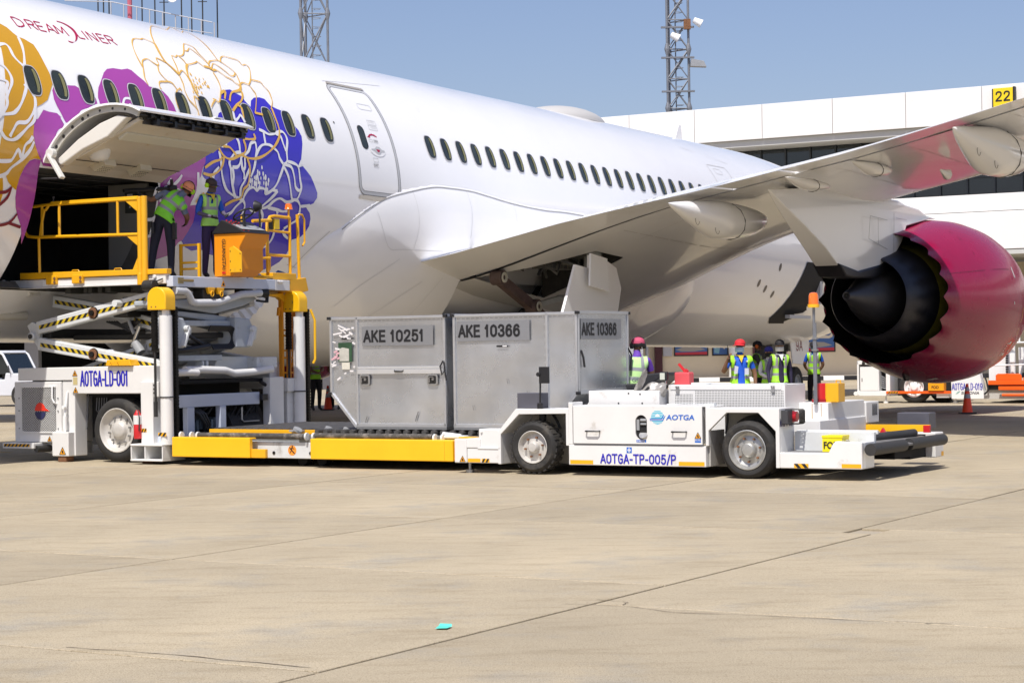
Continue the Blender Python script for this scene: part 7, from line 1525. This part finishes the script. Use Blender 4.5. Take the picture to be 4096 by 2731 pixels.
def person(name,label,loc,rz,H=1.72,pose=None,shirt=(.02,.06,.5),sleeve='short',pants=(.02,.02,.035),skin=None,vest='hi_vis_green',vcol=(.30,.78,.03),vopen=.0,cap=None,capfwd=True,hair=True,ears=None,mask=None,glove=None,head_rot=(0,0,0),collar=None,extra=None,shoe=(.02,.02,.02),build=1.0,group='ground crew'):
    """joints in metres for a 1.72 m figure facing -y; pose overrides joints by name"""
    J=dict(pel=(0,0,.96),sp=(0,.01,1.10),sp2=(0,.015,1.24),ch=(0,.015,1.37),nk0=(0,.01,1.455),nk=(0,0,1.52),hd0=(0,-.012,1.58),hd=(0,-.01,1.645),hd2=(0,0,1.675),
      shl=(.165,.01,1.42),ell=(.235,.03,1.15),wrl=(.24,-.06,.92),shr=(-.165,.01,1.42),elr=(-.235,.03,1.15),wrr=(-.24,-.06,.92),
      hil=(.085,0,.90),knl=(.105,-.02,.50),anl=(.11,.03,.09),tol=(.125,-.13,.035),hir=(-.085,0,.90),knr=(-.105,-.02,.50),anr=(-.11,.03,.09),tor=(-.125,-.13,.035))
    if pose: J.update(pose)
    S=H/1.72; Jv={k:Vector(v) for k,v in J.items()}
    up=(Jv['nk']-Jv['pel']).normalized()
    E=[('pel','sp'),('sp','sp2'),('sp2','ch'),('ch','nk0'),('nk0','nk'),('nk','hd0'),('hd0','hd'),('hd','hd2'),('ch','shl'),('ch','shr'),('shl','ell'),('ell','wrl'),('shr','elr'),('elr','wrr'),('pel','hil'),('pel','hir'),('hil','knl'),('knl','anl'),('anl','tol'),('hir','knr'),('knr','anr'),('anr','tor')]
    B=build
    Rr=dict(pel=(.145*B,.11*B),sp=(.14*B,.105*B),sp2=(.15*B,.11*B),ch=(.165*B,.115*B),nk0=(.10,.085),nk=(.056,.056),hd0=(.066,.078),hd=(.076,.094),hd2=(.070,.085),shl=(.072*B,.066),shr=(.072*B,.066),ell=(.045,.045),elr=(.045,.045),wrl=(.030,.026),wrr=(.030,.026),hil=(.105*B,.105*B),hir=(.105*B,.105*B),knl=(.068,.07),knr=(.068,.07),anl=(.050,.05),anr=(.050,.05),tol=(.042,.034),tor=(.042,.034))
    names=list(Jv); V_=[Jv[k] for k in names]; RR=[Rr[k] for k in names]; EE=[(names.index(a),names.index(b)) for a,b in E]
    def addv(p,r): V_.append(Vector(p)); RR.append((r,r)); return len(V_)-1
    # limb shape helpers: calf, forearm
    for s_ in 'lr':
        el=Jv['el'+s_]; wr=Jv['wr'+s_]; d=(wr-el).normalized(); side=Vector((1 if s_=='l' else -1,0,0)); lat=side-d*side.dot(d); lat=lat.normalized() if lat.length>.1 else Vector((0,1,0)); nrm=d.cross(lat)
        palm=addv(wr+d*.055,.030); EE.append((names.index('wr'+s_),palm)); pc=V_[palm]
        fwd=Vector((0,-1,0)); th=fwd-d*fwd.dot(d); th=th.normalized() if th.length>.1 else lat
        for i,(o,L) in enumerate(((.030,.030),(.010,.036),(-.010,.034),(-.028,.026))):
            b0=addv(pc+th*o+d*.035,.0105); b1=addv(V_[b0]+d*L-lat*.012,.0095); b2=addv(V_[b1]+d*L*.55-lat*.022,.008); EE.extend([(palm,b0),(b0,b1),(b1,b2)])
        t0=addv(pc+th*.038-d*.012,.012); t1=addv(V_[t0]+th*.018+d*.030-lat*.012,.010); EE.extend([(palm,t0),(t0,t1)])
    # nose and ears
    hm=Matrix.Rotation(R(head_rot[2]),3,'Z')@Matrix.Rotation(R(head_rot[0]),3,'X')@Matrix.Rotation(R(head_rot[1]),3,'Y')
    hc=Jv['hd']
    for p,r,par in (((0,-.098,-.012),.012,'hd'),((0,-.080,-.055),.026,'hd0'),((.080,.005,-.01),.014,'hd'),((-.080,.005,-.01),.014,'hd')):
        k=addv(hc+hm@Vector(p),r); EE.append((names.index(par),k))
    V_=[v*S for v in V_]; RR=[(a*S,b*S) for a,b in RR]
    me=bpy.data.meshes.new('body'); me.from_pydata([tuple(v) for v in V_],EE,[]); o=bpy.data.objects.new('tmp',me); COL.objects.link(o)
    sk=o.modifiers.new('s','SKIN'); 
    for i,v in enumerate(me.skin_vertices[0].data): v.radius=RR[i]; v.use_root=(i==0)
    sk.branch_smoothing=.6; sk.use_smooth_shade=True
    sb_=o.modifiers.new('d','SUBSURF'); sb_.levels=2; sb_.render_levels=2
    bpy.context.view_layer.update(); ev=o.evaluated_get(bpy.context.evaluated_depsgraph_get()); bm_=bpy.data.meshes.new_from_object(ev); bpy.data.objects.remove(o)
    root=empty('person',loc,(0,0,rz)); tag(root,label,'person',group)
    body=bpy.data.objects.new('body',bm_); link(body,root); bm_.name='body'; bm_.materials.clear()
    sm=skin or skinm; shm=M('shirt_%02x%02x%02x'%tuple(int(x*255) for x in shirt),shirt,.75,0,.1,9,.2,25); pm=M('trousers_%02x%02x%02x'%tuple(int(x*255) for x in pants),pants,.8,0,.15,7,.2,20); gm_=M('glove_black',(.02,.02,.022),.7); shoem=M('shoe_black',(.02,.02,.02),.5); slm=M('sleeve_grey_violet',(.11,.09,.14),.7,0,.1,12)
    for m_ in(sm,shm,pm,gm_,shoem,slm): bm_.materials.append(m_)
    segs=[('t','pel','nk0'),('a','shl','ell'),('f','ell','wrl'),('a','shr','elr'),('f','elr','wrr'),('h','wrl',None),('h','wrr',None),('hd','nk','hd2'),('l','hil','knl'),('l','knl','anl'),('l','hir','knr'),('l','knr','anr'),('s','anl','tol'),('s','anr','tor')]
    def dist(p,a,b):
        d=b-a; L=d.length_squared; t=max(0,min(1,(p-a).dot(d)/L)) if L else 0; return (p-a-d*t).length,t
    pel=Jv['pel']*S; nk=Jv['nk']*S; L0=(nk-pel).length
    lv=Vector((Jv['shl']-Jv['shr'])).normalized(); fw=lv.cross(up).normalized()*1
    vestfaces=[]
    for f in bm_.polygons:
        c=f.center; best=None
        for kind,a,b in segs:
            A=Jv[a]*S; Bq=Jv[b]*S if b else A+(A-(Jv['el'+a[2]]*S)).normalized()*.16*S
            d,t=dist(c,A,Bq); d-= {'t':.12,'hd':.07,'l':.06,'a':.045,'f':.03,'h':.02,'s':.02}[kind]*S
            if best is None or d<best[0]: best=(d,kind,t)
        k=best[1]; tt=(c-pel).dot(up)/L0
        if k=='t': mi=1 if tt>.0 else 2
        elif k=='a': mi=1 if (best[2]<.62 or sleeve!='short') else 0
        elif k=='f': mi={'short':0,'long':1,'guard':5}[sleeve]
        elif k=='h': mi=3 if glove else 0
        elif k=='hd': mi=0
        elif k=='l': mi=2
        else: mi=4
        if k in'f' and sleeve=='guard' : mi=5
        f.material_index=mi
        if vest and k in('t','a','l') and -.20<tt<1.0 and abs((c-pel).dot(lv))<.215*S*B:
            lat=(c-pel).dot(lv); fr=(c-pel-up*(c-pel).dot(up)).dot(fw)
            if k=='a' and best[2]>.25: continue
            if k=='l' and tt>.05 : continue
            if vopen and fr*-1<-0.02 and abs(lat)<vopen*S*(.5+.5*tt) : continue
            if tt>.80 and abs(lat)<.075*S: continue
            vestfaces.append(f.index)
    bm_.shade_smooth()
    if vest:
        vs={};m=MB();tor=[]
        for fi in vestfaces:
            idx=[]
            for vi in bm_.polygons[fi].vertices:
                if vi not in vs:
                    v=bm_.vertices[vi]; vs[vi]=len(m.v); q=v.co+v.normal*.016*S; m.v.append(tuple(q)); d=q-pel; tor.append((d.dot(lv)/(.15*S),d.dot(fw)/.1,(d.dot(up)/L0+.08)))
                idx.append(vs[vi])
            m.f.append(tuple(idx)); m.m.append(0)
        vo=m.obj('vest',vestmat(vest,vcol),root,recalc=False)
        bm=bmesh.new(); bm.from_mesh(vo.data)
        for co,no in((pel-up*.075*L0,up),(pel+up*.97*L0,-up)): bmesh.ops.bisect_plane(bm,geom=bm.verts[:]+bm.edges[:]+bm.faces[:],plane_co=co,plane_no=no,clear_inner=True)
        for s_ in(1,-1): bmesh.ops.bisect_plane(bm,geom=bm.verts[:]+bm.edges[:]+bm.faces[:],plane_co=pel+lv*s_*.172*S*B,plane_no=-lv*s_,clear_inner=True)
        bm.to_mesh(vo.data); bm.free(); tor=[]
        for v in vo.data.vertices:
            d=v.co-pel; tor.append((d.dot(lv)/(.15*S),d.dot(fw)/.1,(d.dot(up)/L0+.08)))
        vo.data.shade_smooth(); at=vo.data.attributes.new('torso','FLOAT_VECTOR','POINT'); at.data.foreach_set('vector',[x for t in tor for x in t])
        so=vo.modifiers.new('solid','SOLIDIFY'); so.thickness=.008; so.offset=1
    HM=Matrix.Translation(hc*S)@hm.to_4x4()@Matrix.Scale(S,4)
    def hobj(m,nm,mt,par=None,sm_=60):
        m.v=[tuple(HM@Vector(v)) for v in m.v]; return m.obj(nm,mt,par or root,0,sm_)
    if hair:
        m=MB(); 
        def hf(u,v): t=2*pi*v; p=pi/2*u; z=.100*cos(p*1.15); r=sin(p*1.15); yy=.098*r*sin(t)+.012; 
        def hf(u,v):
            t=2*pi*v; p=pi*.62*u; r=sin(p); back=max(0,sin(t)); return (.088*r*cos(t),.014+.104*r*sin(t),.018+.100*cos(p) if sin(t)>-.2 or u<.6 else .018+.100*cos(pi*.62*.6)+.0)
        m.grid(hf,10,20); hobj(m,'hair',M('black_hair',(.012,.010,.010),.6,0,.2,20,.4,40))
    if cap:
        m=MB(); rt_=0 if capfwd else 180; Q=Matrix.Rotation(R(rt_),3,'Z')
        def cf(u,v): t=2*pi*v;p=pi/2*u; q=Q@Vector((.096*sin(p)*cos(t),.112*sin(p)*sin(t),0)); return (q.x,q.y+.004,.035+.088*cos(p)**.8 if u<1 else .030)
        m.grid(cf,8,24); cm=M('cap_%02x%02x%02x'%tuple(int(x*255) for x in cap),cap,.7,0,.1,12,.2,30); co=hobj(m,'cap',cm)
        m=MB()
        def bf_(u,v): a=R(-62+124*u); r=.100+.075*v*cos(a)**.7; q=Q@Vector((r*sin(a)*.95,-r*cos(a)-.0,0)); return (q.x,q.y+.004,.036-.020*v-.014*abs(sin(a)))
        m.grid(bf_,12,4); b_=hobj(m,'cap_brim',cm,root); b_.parent=co; so=b_.modifiers.new('s','SOLIDIFY'); so.thickness=.006
    if ears:
        em=M('ear_cup_%02x%02x'%(int(ears[0]*255),int(ears[1]*255)),ears,.4)
        for sx in(1,-1):
            m=MB(); m.tube([(sx*.075,.005,-.005),(sx*.085,.005,-.005),(sx*.115,.005,-.005),(sx*.122,.005,-.005)],[.030,.042,.042,.028],14); hobj(m,'ear_cup',em)
        m=MB(); m.tube([(.108*cos(R(a)),.012,.02+.112*sin(R(a))) for a in range(-10,191,20)],.007,6); hobj(m,'headband',blackp)
    if mask:
        m=MB()
        def mf(u,v): a=R(-75+150*u); z=-.112+.088*v; r=1.0; return (.086*sin(a),-.004-.106*cos(a)*(1-.12*abs(v-.5)) ,z)
        m.grid(mf,12,5); mo=hobj(m,'face_mask',M('mask_%02x%02x%02x'%tuple(int(x*255) for x in mask),mask,.8,0,.15,14)); so=mo.modifiers.new('s','SOLIDIFY'); so.thickness=.004
    # eyes
    m=MB()
    for sx in(1,-1): m.tube([(sx*.030-.012,-.094,.008),(sx*.030+.012,-.094,.008)],.006,6)
    hobj(m,'eye',blackp)
    if collar:
        m=MB(); c0=Jv['nk0']*S; m.tube([c0+Vector((.066*cos(t*pi/8),-.01+.062*sin(t*pi/8),.03+.018*sin(t*pi/8)))*S for t in range(16)],.014*S,6,closed=True); m.add([c0+Vector(p)*S for p in((-.05,-.105,.02),(.05,-.105,.02),(0,-.150,-.11))],[(0,1,2)]); m.obj('collar',M('collar_%02x%02x%02x'%tuple(int(x*255) for x in collar),collar,.7),root,0,60)
    return root,Jv,S,lv,up,fw
def Lw(a,b,z): return Vector((-6.165,30.93,0))+Matrix.Rotation(TH,3,'Z')@Vector((a,b,z))
def Tw(a,b,z): return Vector((2.929,24.93,0))+Matrix.Rotation(TH,3,'Z')@Vector((a,b,z))
# person bending towards the door frame, seen from behind
r,J,S,lv,up,fw=person('person','crew member seen from behind leaning to the cargo door frame, orange cap worn backwards',Lw(.18,1.0,2.87),R(168),1.74,
 dict(sp=(.0,-.02,1.07),sp2=(-.05,-.07,1.18),ch=(-.14,-.14,1.27),nk0=(-.20,-.19,1.32),nk=(-.245,-.22,1.35),hd0=(-.28,-.25,1.38),hd=(-.305,-.27,1.42),hd2=(-.315,-.27,1.45),
 shl=(.02,-.13,1.37),ell=(.27,-.17,1.25),wrl=(.44,-.24,1.33),shr=(-.25,-.12,1.16),elr=(-.30,-.24,.96),wrr=(-.22,-.38,.90),
 hil=(.09,0,.90),hir=(-.09,0,.90),knl=(.19,-.03,.50),anl=(.23,.02,.09),tol=(.25,-.12,.035),knr=(-.10,-.03,.50),anr=(-.12,.03,.09),tor=(-.13,-.12,.035)),
 shirt=(.16,.20,.30),pants=(.012,.014,.03),cap=(.85,.32,.16),capfwd=False,ears=(.45,.85,.02),glove=True,mask=(.02,.02,.02),head_rot=(0,-28,0),vest='hi_vis_green_a',vcol=(.22,.72,.03),build=1.05)
fm=M('vest_print_dark',(.04,.16,.03),.6)
def backtext(root,J,S,lv,up,fw,rows,mt,off=.155,sgn=1):
    for s,z,w,h,x in rows:
        c=(J['pel']+up*z+lv*(x))*S+(-fw*off*S if sgn>0 else fw*off*S); u=-lv if sgn<0 else lv
        text(s,'lettering',mt,root,c-u*w/2,u,up,w,h,.015,.003)
m=MB(); m.cyl((.14*S,.12,.9),(.14*S,.12,.72),.03,8); m.box(-.22,-.16,.0,.07,.62,.88); m.obj('belt_radio',blackp,r,.006,40)
# person at the console
person('person','crew member in black cap and yellow ear defenders standing at the loader console',Lw(.62,1.62,2.87),R(38),1.58,
 dict(hd0=(0,-.03,1.575),hd=(0,-.045,1.63),hd2=(0,-.04,1.66),ell=(.23,-.02,1.17),wrl=(.16,-.26,1.10),elr=(-.25,.02,1.15),wrr=(-.14,-.26,1.07)),
 shirt=(.015,.09,.50),sleeve='guard',pants=(.035,.02,.075),cap=(.055,.035,.03),ears=(.45,.8,.02),mask=(.09,.065,.06),glove=True,head_rot=(14,0,18),vest='hi_vis_green_b',vcol=(.42,.80,.14),collar=(.65,.45,.02),vopen=.028)
# driver of the transporter, seated and facing away to the left
r,J,S,lv,up,fw=person('person','seated driver in faded pink cap and pale GSE vest facing away beside the containers',Tw(-2.84,2.62,.17),R(-172),1.74,
 dict(pel=(0,0,.90),sp=(0,.0,1.02),sp2=(0.0,-.02,1.14),ch=(-.02,-.06,1.27),nk0=(-.04,-.09,1.35),nk=(-.05,-.11,1.40),hd0=(-.06,-.135,1.45),hd=(-.065,-.145,1.505),hd2=(-.06,-.135,1.535),
 shl=(.15,-.05,1.30),shr=(-.19,-.05,1.30),ell=(.25,-.10,1.06),wrl=(.20,-.32,1.0),elr=(-.26,-.10,1.06),wrr=(-.18,-.32,1.0),
 hil=(.10,-.03,.86),hir=(-.10,-.03,.86),knl=(.14,-.42,.86),knr=(-.14,-.42,.86),anl=(.14,-.46,.46),anr=(-.14,-.46,.46),tol=(.15,-.6,.40),tor=(-.15,-.6,.40)),
 shirt=(.13,.045,.38),pants=(.02,.02,.03),cap=(.50,.07,.14),ears=(.02,.02,.02),vest='hi_vis_pale',vcol=(.52,.80,.32),head_rot=(0,0,16))
text('GSE','lettering',M('vest_print_grey',(.12,.2,.15),.6),r,(Vector((.01,0.135,.99)))*S+Vector((.08,0.02,0)),(-1,0,0),(0,.12,1),.14,.06,.02,.01)
# people under the airplane
hs=(.05,.07,.45)
r,J,S,lv,up,fw=person('person','man in red cap and blue shirt holding a walkie-talkie to his face',(4.12,36.0,0),R(4),1.74,
 dict(ell=(.27,.02,1.14),wrl=(.27,-.02,.90),elr=(-.315,-.02,1.17),wrr=(-.255,-.17,1.40)),shirt=(.01,.10,.62),pants=(.02,.02,.03),cap=(.62,.02,.03),mask=(.38,.56,.68),vopen=.12,vest='hi_vis_green_c',vcol=(.36,.80,.03),collar=(.75,.50,.02),head_rot=(0,0,-28),build=1.25)
m=MB(); m.box(-.255,-.215,-.24,-.20,1.36,1.50); m.cyl((-.245,-.22,1.50),(-.265,-.22,1.68),.007,6); m.obj('walkie_talkie',blackp,r,.004)
m=MB(); plate(m,[(0,0),(.075,0),(.075,.12),(0,.12)],(.05,-.165,1.14),U,V,0); plate(m,[(0,0),(.06,0),(.08,.13),(.01,.15)],(-.14,-.160,1.16),U,V,0); m.obj('shirt_pocket',M('pocket_white',(.55,.58,.66),.7),r,recalc=False)
m=MB(); m.box(-.16,.16,-.15,.13,.955,.985); m.obj('belt',M('belt_white',(.5,.5,.5),.5),r,.03)
m=MB(); m.box(-.06,.06,-.115,-.105,1.655,1.675) ; m.obj('spectacles',blackp,r)
person('person','young man in black cap and white face mask with dark jacket under his vest',(5.28,39.3,0),R(12),1.73,dict(ell=(.24,.06,1.15),wrl=(.24,.02,.90)),
 shirt=(.02,.015,.05),sleeve='long',pants=(.015,.015,.02),cap=(.012,.010,.014),mask=(.72,.72,.70),skin=skinl,vopen=.05,vest='hi_vis_green_d',vcol=(.40,.85,.06),collar=(.7,.7,.7),head_rot=(0,0,-22))
person('person','shorter crew member in blue cap and black mask with clasped hands beside the young man',(5.18,40.2,0),R(10),1.60,dict(ell=(.21,-.03,1.18),wrl=(.03,-.20,1.10),elr=(-.21,-.03,1.18),wrr=(-.03,-.21,1.08)),
 shirt=(.60,.62,.66),sleeve='long',pants=(.02,.02,.03),cap=(.02,.02,.20),mask=(.012,.012,.012),skin=skinl,vopen=.045,vest='hi_vis_green_c',head_rot=(0,0,-15))
person('person','crew member with orange ear defenders standing in profile behind the group',(5.70,46.3,0),R(75),1.72,dict(ell=(.2,-.12,1.18),wrl=(.1,-.30,1.12),elr=(-.2,-.12,1.18),wrr=(-.1,-.30,1.12)),
 shirt=(.06,.06,.07),sleeve='long',pants=(.015,.015,.02),cap=(.02,.02,.025),ears=(.85,.16,.01),vest='hi_vis_green_c')
person('person','crew member in blue shirt standing by the nose wheel, half behind the beacon pole',(7.62,50.3,0),R(-5),1.70,dict(elr=(-.24,.06,1.15),wrr=(-.12,.12,.98),ell=(.24,.06,1.15),wrl=(.12,.12,.98)),
 shirt=(.01,.10,.55),pants=(.015,.015,.02),cap=(.02,.02,.03),mask=(.35,.52,.62),vest='hi_vis_green_c')
for k,(x,y,rz,c) in enumerate(((-5.55,56.2,30,(.04,.04,.25)),(-5.05,56.8,-20,(.02,.02,.03)))):
    person('person',['crew member in blue cap half hidden behind the rear mast chain','crew member in dark cap beside the silver container edge, deeper in the shade'][k],(x,y,0),R(rz),1.68,dict(ell=(.2,-.06,1.18),wrl=(.06,-.24,1.14),elr=(-.2,-.06,1.18),wrr=(-.06,-.24,1.10)),
     shirt=(.01,.08,.45),pants=(.015,.015,.02),cap=c,mask=(.35,.52,.62),vest='hi_vis_green_c')
# ---------------- traffic cones ----------------
def cone(loc,label):
    c=empty('traffic_cone',loc); tag(c,label,'traffic cone','orange traffic cones')
    m=MB(); m.prism(rrect(-.185,.185,-.185,.185,.04,3),'z',0,.035); m.obj('base',blackp,c,.008)
    zs=[(.035,.125),(.36,.078)]
    cor=M('cone_orange',(.85,.065,.012),.45,0,.08,5)
    m=MB(); m.tube([(0,0,.035),(0,0,.06),(0,0,.68),(0,0,.70)],[.13,.122,.030,.022],20); m.obj('cone_body',cor,c,0,50)
    m=MB(); rr=lambda z:.124-.094*(z-.06)/.62
    m.tube([(0,0,.36),(0,0,.46)],[rr(.36)+.003,rr(.46)+.003],20,False); m.tube([(0,0,.53),(0,0,.62)],[rr(.53)+.003,rr(.62)+.003],20,False); m.obj('reflective_band',M('band_silver',(.33,.33,.35),.4,.2),c,0,50)
cone((10.59,46.4,0),'orange traffic cone with silver bands in front of the orange and white loader'); cone((-5.27,56.8,0),'orange traffic cone left of the silver container under the airplane')
# ---------------- second loader at the right ----------------
L2=empty('orange_loader',(11.1,55,0),(0,0,R(-29.9))); tag(L2,'white and orange container loader marked AOTGA-LD-019 below the magenta engine','cargo loader')
orl=M('safety_orange',(.90,.12,.01),.4,0,.04,2)
m=MB(); m.box(-1.66,-1.62,0,1.0,.26,1.18); m.box(-1.66,-.86,0,1.0,1.08,1.18); m.box(-1.66,-.80,-.02,1.0,.20,.34); m.box(-.82,-.70,0,.9,.2,1.1); m.box(-1.60,-1.62,0,1,.2,1.1); c_=m.obj('chassis',whiteclean,L2,.01)
m=MB(); m.box(-1.57,-1.02,-.01,.9,.35,1.02); k_=m.obj('cabinet',whiteclean,L2,.008); m=MB(); m.box(-1.58,-1.01,0,.02,.34,.35);m.box(-1.58,-1.57,-.012,.02,.34,1.03);m.box(-1.58,-1.01,-.012,.02,1.02,1.03); m.box(-1.52,-1.50,-.015,-.01,.6,.7); m.cyl((-1.46,-.01,1.12),(-1.46,-.025,1.12),.045,14); m.obj('door_gap',blackp,k_)
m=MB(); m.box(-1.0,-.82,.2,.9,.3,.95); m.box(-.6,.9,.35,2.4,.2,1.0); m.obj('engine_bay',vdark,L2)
m=MB()
for i in range(6): m.tube([(-.98,.1,.75-.06*i),(-.9,.05,.72-.06*i),(-.83,.1,.66-.05*i)],.015,5)
m.obj('pipe',M('pipe_pale',(.45,.46,.48)),L2)
m=MB(); m.cyl((-1.70,-.02,.27),(-1.70,.02,.27),.06,14); m.cyl((-1.62,-.03,.25),(-1.62,-.02,.25),.025,10); m.obj('tow_eye',whiteclean,L2,0,40)
wheel('wheel',L2,(-.02,.02,.44),.44,.3,'y',-1,.62,whiteclean,0,8); wheel('wheel',L2,(.62,.5,.38),.38,.3,'y',-1,.5,dark,0,0)
m=MB(); m.box(-.80,1.05,-.06,.0,.265,.335); o=m.obj('side_bar',orl,L2,.006); stripes('hazard_tape',o,(-.74,-.062,.28),U,V,.3,.045,4)
m=MB(); m.box(.42,.86,-.1,.12,.345,.57); fb2=m.obj('litter_box',M('fod_orange',(.88,.36,.01),.4),L2,.006); text('FOD','lettering',blackp,fb2,(.52,-.102,.40),U,V,.2,.08,.02)
m=MB(); m.box(.62,.98,.0,.3,.15,.27); m.obj('grey_box',whiteclean,L2,.006)
m=MB(); m.prism([(1.07,.12),(1.96,.12),(1.96,.30),(1.84,.86),(1.78,1.10),(1.05,1.10)],'y',-.08,.2); pn=m.obj('side_panel',whiteclean,L2,.01)
stext('AOTGA-LD-019',blue,pn,(1.09,-.082,.36),U,V,.84,.19,.10); text('SINFONIA','lettering',blackp,pn,(1.34,-.082,.245),(1,0,0),(.15,0,1),.50,.075,.015)
m=MB(); plate(m,[(1.18,.25),(1.24,.26),(1.30,.31),(1.32,.34),(1.25,.32)],(0,-.082,0),U,V,.002); m.obj('logo_wave',M('logo_green',(.25,.45,.4),.5),pn,recalc=False)
m=MB()
for x in(-.86,1.12): m.cyl((x,.1,.0),(x,.1,.2),.03,8); m.cyl((x,.1,0),(x,.1,.05),.07,10)
m.obj('jack_foot',whiteclean,L2,0,40)
m=MB(); m.box(2.05,5,-.05,3,.36,.52); m.obj('deck_side',dark,L2); m=MB(); m.box(1.98,5,.0,3,.12,.36); m.obj('deck_beam',M('dusty_white',(.5,.49,.46),.5),L2)
m=MB(); m.box(2.1,5,-.12,-.05,.50,.62); m.prism([(2.3,.62),(2.3,.76),(2.36,.80),(2.95,.80),(3.0,.74),(3.0,.62)],'y',-.1,-.04); m.prism([(3.05,.62),(3.05,.7),(5,.7),(5,.62)],'y',-.1,-.04); m.box(2.4,5,-.2,-.12,.36,.46); m.cyl((2.5,-.2,.23),(5,-.2,.23),.04,10); m.obj('orange_bumper',orl,L2,.01,40)
m=MB(); m.tube([(1.95,0,.8),(2.05,-.1,.6),(2.1,-.1,.35),(1.98,-.05,.25)],.025,6); m.obj('hose',blackp,L2,0,50)
m=MB(); m.box(2.0,2.55,.3,.6,.5,1.6); m.cyl((2.72,.1,.62),(2.72,.1,2.4),.07,14); m.prism([(2.85,.62),(3.0,1.3),(2.95,1.5),(2.85,1.5)],'y',.2,.4); m.box(2.66,2.8,.0,.1,1.1,1.35); m.obj('lift_mast',whiteclean,L2,.008,40)
m=MB(); z=.65
while z<2.3: m.box(2.52,2.58,.1,.16,z,z+.04); z+=.06
q=m.obj('drive_chain',MATS['chain_black'],L2); q['kind']='stuff'
m=MB(); m.tube([(2.6,-.1,1.62),(3.4,-.1,1.64),(4.5,-.1,1.65)],.03,6); m.tube([(1.9,-.1,1.02),(3.2,-.1,1.04),(4.5,-.1,1.05)],.022,6); m.tube([(3.12,-.1,.62),(3.12,-.1,1.5),(3.2,-.1,1.6)],.03,6); m.tube([(2.95,-.05,1.64),(2.95,-.05,2.3)],.025,6); m.obj('white_rail',whiteclean,L2,0,50)
# maroon passenger stairs standing beyond it
ST=empty('passenger_stairs',(19.6,62,0),(0,0,R(-25))); tag(ST,'dark maroon boarding stairs at the right edge behind the engine','stairs')
ms=M('stair_maroon',(.10,.008,.02),.4)
m=MB(); m.box(-1.6,3,0,2,.3,3.6); m.obj('stair_side',ms,ST)
for z in(.9,1.6,2.3,3.0):
    m=MB(); m.box(-1.7,3,-.3,0,z,z+.06); m.obj('stair_tread',M('tread_dark_red',(.16,.02,.03),.5),ST); m=MB(); m.box(-1.5,2.5,-.02,-.005,z-.45,z-.12); m.obj('stair_window',glass,ST)
m=MB(); m.tube([(-1.7,-.3,1.2),(-1.7,-.3,3.4)],.04,6); m.obj('stair_post',dark,ST,0,40)
# ---------------- baggage tractors at the left ----------------
def tractor(name,loc,rz,label,s=1,beacon=True):
    t=empty(name,loc,(0,0,rz)); tag(t,label,'baggage tractor')
    wc=M('tractor_white',(.66,.68,.72),.35,0,.03)
    m=MB(); m.prism([(-1.5,.35),(1.55,.35),(1.6,.75),(1.45,1.05),(.35,1.12),(.3,.9),(-1.5,.95)],'y',0,1.5); m.obj('body',wc,t,.04,seg=3)
    m=MB()
    for y in(.03,1.41):
        for P in([(-1.35,y,.95),(-1.30,y,1.72),(-1.15,y,1.80),(.12,y,1.80),(.25,y,1.72),(.62,y,1.08)],[(-.55,y,.95),(-.52,y,1.80)]): m.tube(P,.045,8)
    m.prism([(-1.25,1.78),(.2,1.78),(.12,1.86),(-1.15,1.86)],'y',0,1.44); m.box(-1.38,-.58,.0,.05,.9,1.1); m.obj('cab_frame',wc,t,.02,50)
    m=MB(); m.prism([(-1.3,1.05),(-.58,1.05),(-.57,1.72),(-1.27,1.72)],'y',.02,.03); m.prism([(-.5,1.05),(.5,1.1),(.18,1.72),(-.48,1.72)],'y',.04,.05); m.add([(.60,.05,1.1),(.60,1.4,1.1),(.24,1.4,1.74),(.24,.05,1.74)],[(0,1,2,3)]); m.obj('cab_glass',glass,t)
    wheel('wheel',t,(.95,-.03,.38),.38,.25,'y',-1,.58,grey,0,6); wheel('wheel',t,(-.95,-.03,.38),.38,.25,'y',-1,.58,grey,0,6); wheel('wheel',t,(.95,1.53,.38),.38,.25,'y',1,.58,grey,0,0)
    m=MB(); m.box(-1.6,-1.45,.1,1.4,.3,.5); m.box(1.5,1.65,.1,1.4,.25,.42); m.obj('bumper',M('bumper_red',(.5,.02,.02),.5),t,.01)
    if beacon: m=MB(); m.cyl((-.1,.2,1.86),(-.1,.2,1.95),.06,12); m.obj('beacon',orl,t,0,40)
    m=MB(); m.box(.0,.6,.3,1.2,.9,1.1); m.tube([(.4,.1,1.3),(.55,-.1,1.35),(.58,-.12,1.2)],.02,5); m.obj('dashboard',dark,t)
    return t
tractor('baggage_tractor',(-17.1,66,0),R(-22),'white baggage tractor with open cab at the left edge behind the loader')
tractor('baggage_tractor',(-14.4,74,0),R(-35),'second white baggage tractor further back, partly hidden by the scissor arms',beacon=False)
# closed haze-free air: nothing further
